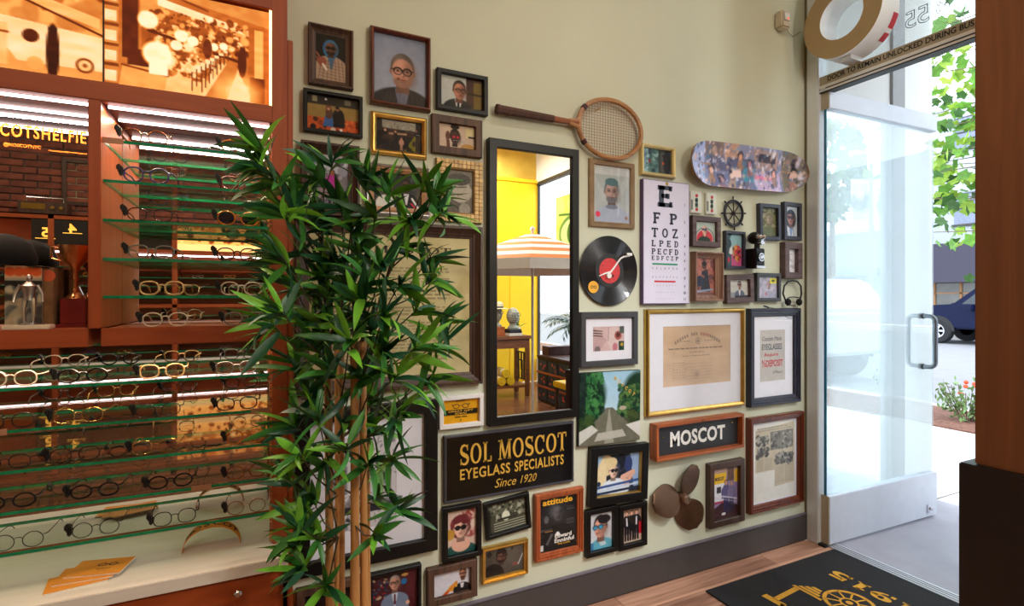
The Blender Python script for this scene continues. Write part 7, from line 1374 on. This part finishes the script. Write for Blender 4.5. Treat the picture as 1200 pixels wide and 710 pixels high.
# lamp post with two banners
lp_ = at(1021, 340, 19.0); lpo = thing('lamp_post', (lp_.x, lp_.y, 0), 'thin grey street lamp post carrying two hanging banners', 'lamp post')
pl_ = lambda u, v: at(u, v, 19.0)-Vector((lp_.x, lp_.y, 0))
MB().tube([(0, 0, 0), (0, 0, pl_(1021, 176).z)], [.1, .06], 10).build('pole', mat('lamp_grey', (150, 156, 160), .5), lpo); MB().tube([pl_(1021, 180), pl_(1004, 178)], .04, 6).build('arm', mat('lamp_grey', (150, 156, 160), .5), lpo)
a_ = pl_(1004, 179); boxp('lamp_head', (a_.x-.25, a_.y-.15, a_.z-.06), (a_.x+.1, a_.y+.15, a_.z+.04), M_white, lpo)
for u0, u1, v0, v1 in ((997, 1020, 210, 268), (1026, 1047, 222, 266)):
    A_, B_ = pl_(u0, v0), pl_(u1, v1); rg2 = Vector((FY, -FX, 0)); w_ = (u1-u0)/FPX*19.0; c_ = Canvas(w_, A_.z-B_.z, 20); c_.fill((216, 218, 222)); c_.rect(.12, .1, .88, .8, (176, 176, 182)); c_.e(.5, .45, .2, (110, 112, 120), ry=.2); c_.e(.45, .3, .1, (206, 206, 210)); h_ = A_.z-B_.z
    print_mesh('banner', c_, w_, h_, 0, M_printmatte, lpo, fn=lambda a, b, A_=A_, w_=w_, h_=h_: tuple(A_+rg2*(a+w_/2)+Vector((0, 0, b-h_/2)))); MB().tube([Vector((0, 0, A_.z)), A_+rg2*w_*.5], .02, 5).build('banner_bracket', mat('lamp_grey', (150, 156, 160), .5), lpo)
# street trees
def lobed(s):
    P = []
    for i in range(10):
        q = math.pi/2+i*math.pi/5; r = s*(1.0 if i % 2 == 0 else .7)*(.7 if i == 5 else 1)*RNG.uniform(.9, 1.1); P.append((r*math.cos(q), r*math.sin(q)))
    return P
M_syc = [mat('sycamore_light', (156, 186, 74), .5, vary=.2, per_obj=.25), mat('sycamore_mid', (104, 150, 62), .5, vary=.25, per_obj=.3), mat('sycamore_dark', (62, 98, 48), .5, vary=.25, per_obj=.3)]
for m_ in M_syc:            # thin leaves let daylight through
    N, L_ = m_.node_tree.nodes, m_.node_tree.links; b_ = N['Principled BSDF']; src = b_.inputs['Base Color'].links[0].from_socket
    tr_ = N.new('ShaderNodeBsdfTranslucent'); L_.new(src, tr_.inputs[0]); mx = N.new('ShaderNodeMixShader'); mx.inputs[0].default_value = .45; L_.new(b_.outputs[0], mx.inputs[1]); L_.new(tr_.outputs[0], mx.inputs[2]); L_.new(mx.outputs[0], N['Material Output'].inputs[0])
st_ = thing('street_tree', (6.75, -.35, 0), 'leafy green sycamore on the planting strip outside the doorway', 'tree')
M_bark = mat('bark', (120, 104, 88), .9, vary=.25, scale=12, bump=.4)
MB().tube([(0, 0, 0), (.02, .03, 1.2), (0, .05, 2.4), (.05, .1, 4.2)], [.12, .1, .085, .05], 10).build('trunk', M_bark, st_, smooth=True)
lm = [MB().add([(x, y, .12*abs(x)) for x, y in lobed(s_)], [tuple(range(10))]).mesh('leaf', m_) for m_ in M_syc for s_ in (.06, .08)]
cand = []
for k in range(34):
    a0 = RNG.uniform(1.15, 2.0) if k < 24 else RNG.uniform(0, 6.28); z0 = 1.75+2.5*((k % 24)/24.0) if k < 24 else RNG.uniform(2, 3.9); e_ = Vector((math.cos(a0)*RNG.uniform(.5, 1.2), math.sin(a0)*(RNG.uniform(1.5, 2.0) if k < 24 else RNG.uniform(.9, 1.4)), RNG.uniform(.1, .5))); b0 = Vector((.02, .05, z0)); P = [b0, b0+e_*.5+Vector((0, 0, .08)), b0+e_]
    MB().tube(P, [.010, .007, .003], 6).build('branch', M_bark, st_)
    for i in range(34):
        t = RNG.uniform(.3, 1.1); p = b0.lerp(b0+e_, t)+Vector(RNG.normal(0, .14, 3)); R_ = Euler((RNG.uniform(-1, 1)+math.pi/2*RNG.randint(0, 2), RNG.uniform(-1, 1), RNG.uniform(0, 6.28))).to_matrix().to_4x4(); cand.append((Matrix.Translation(p) @ R_, lm[min(5, int(RNG.choice([0, 1, 2], p=[.4, .4, .2])*2+RNG.randint(2)))]))
def in_gap(M_):
    p = M_.translation+Vector((6.75, -.35, 0)); d = p-CP; f_ = d.x*FX+d.y*FY; u = 600+FPX*(d.x*FY-d.y*FX)/f_; v = VY-FPX*d.z/f_; return 1085 < u < 1150 and 30 < v < 330
cand.sort(key=lambda q: 0 if in_gap(q[0]) else 1)
for M_, me in cand[:280]:
    o = bpy.data.objects.new('leaf', me); COL.objects.link(o); o.parent = st_; o.matrix_local = M_
for m_ in M_syc:
    mb = MB()
    for M_, me in cand[280:]:
        if me.materials[0] == m_: mb.add([M_ @ v.co for v in me.vertices], [tuple(p.vertices) for p in me.polygons])
    if mb.v: mb.build('foliage', m_, st_)['kind'] = 'stuff'
ft = at(975, 300, 24.5); t2 = thing('street_tree', (ft.x, ft.y, 0), 'rounded grey green tree across the street, seen through the glass door', 'tree'); MB().tube([(0, 0, 0), (0, 0, 3.2), (.2, .1, 7)], [.18, .14, .06], 8).build('trunk', M_bark, t2)
for mi_ in range(2):
    mb = MB()
    for i in range(420):
        d = Vector(RNG.normal(0, 1, 3)); d = d.normalized()*RNG.uniform(.5, 1)**.5; p = Vector((d.x*1.35, d.y*1.35, 7.2+d.z*2.4)); R_ = Euler(tuple(RNG.uniform(0, 6.28, 3))).to_matrix(); mb.add([p+R_ @ Vector((x, y, 0)) for x, y in ((-.22, 0), (0, -.15), (.24, 0), (0, .15))], [(0, 1, 2, 3)])
    mb.build('foliage', M_syc[mi_+1], t2)['kind'] = 'stuff'
# planting strip shrubs
M_sh = [mat('shrub_green', (110, 140, 84), .6, vary=.3), mat('shrub_blue_green', (96, 128, 110), .6, vary=.3)]
for k, (x, y, h, r) in enumerate(((6.75, 1.05, .42, .27), (6.7, .42, .36, .26), (6.85, 1.75, .5, .3))):
    sh = thing('shrub', (x, y, .012), ['green shrub with orange flowers beside the road, right in the door opening', 'low yellow green shrub partly hidden by the wooden pillar', 'grey green shrub nearest the open door edge', 'small shrub beside the sycamore trunk'][k], 'shrub'); mb = MB(); sm_ = MB()
    for i in range(26):
        q = RNG.uniform(0, 6.28); rr_ = r*RNG.uniform(.1, 1)**.5; tip = Vector((rr_*math.cos(q), rr_*math.sin(q), h*RNG.uniform(.5, 1))); b0 = Vector((tip.x*.25, tip.y*.25, 0)); sm_.tube([b0, tip], .004, 4)
        for j in range(16):
            p = b0.lerp(tip, RNG.uniform(.2, 1.05))+Vector(RNG.normal(0, .03, 3)); p.z = max(p.z, .02); R_ = Euler(tuple(RNG.uniform(0, 6.28, 3))).to_matrix(); mb.add([p+R_ @ Vector((a, b, 0)) for a, b in ((-.03, 0), (0, -.014), (.034, 0), (0, .014))], [(0, 1, 2, 3)])
    mb.build('foliage', M_sh[k % 2], sh)['kind'] = 'stuff'; sm_.build('stems', M_bark, sh)
    if k < 2:
        fm_ = MB(); [fm_.sphere((r*.8*RNG.uniform(-1, 1), r*.8*RNG.uniform(-1, 1), h*RNG.uniform(.6, 1)), .022, 6) for _ in range(9)]; fm_.build('flowers', mat('flower_orange', (226, 84, 50), .6), sh)
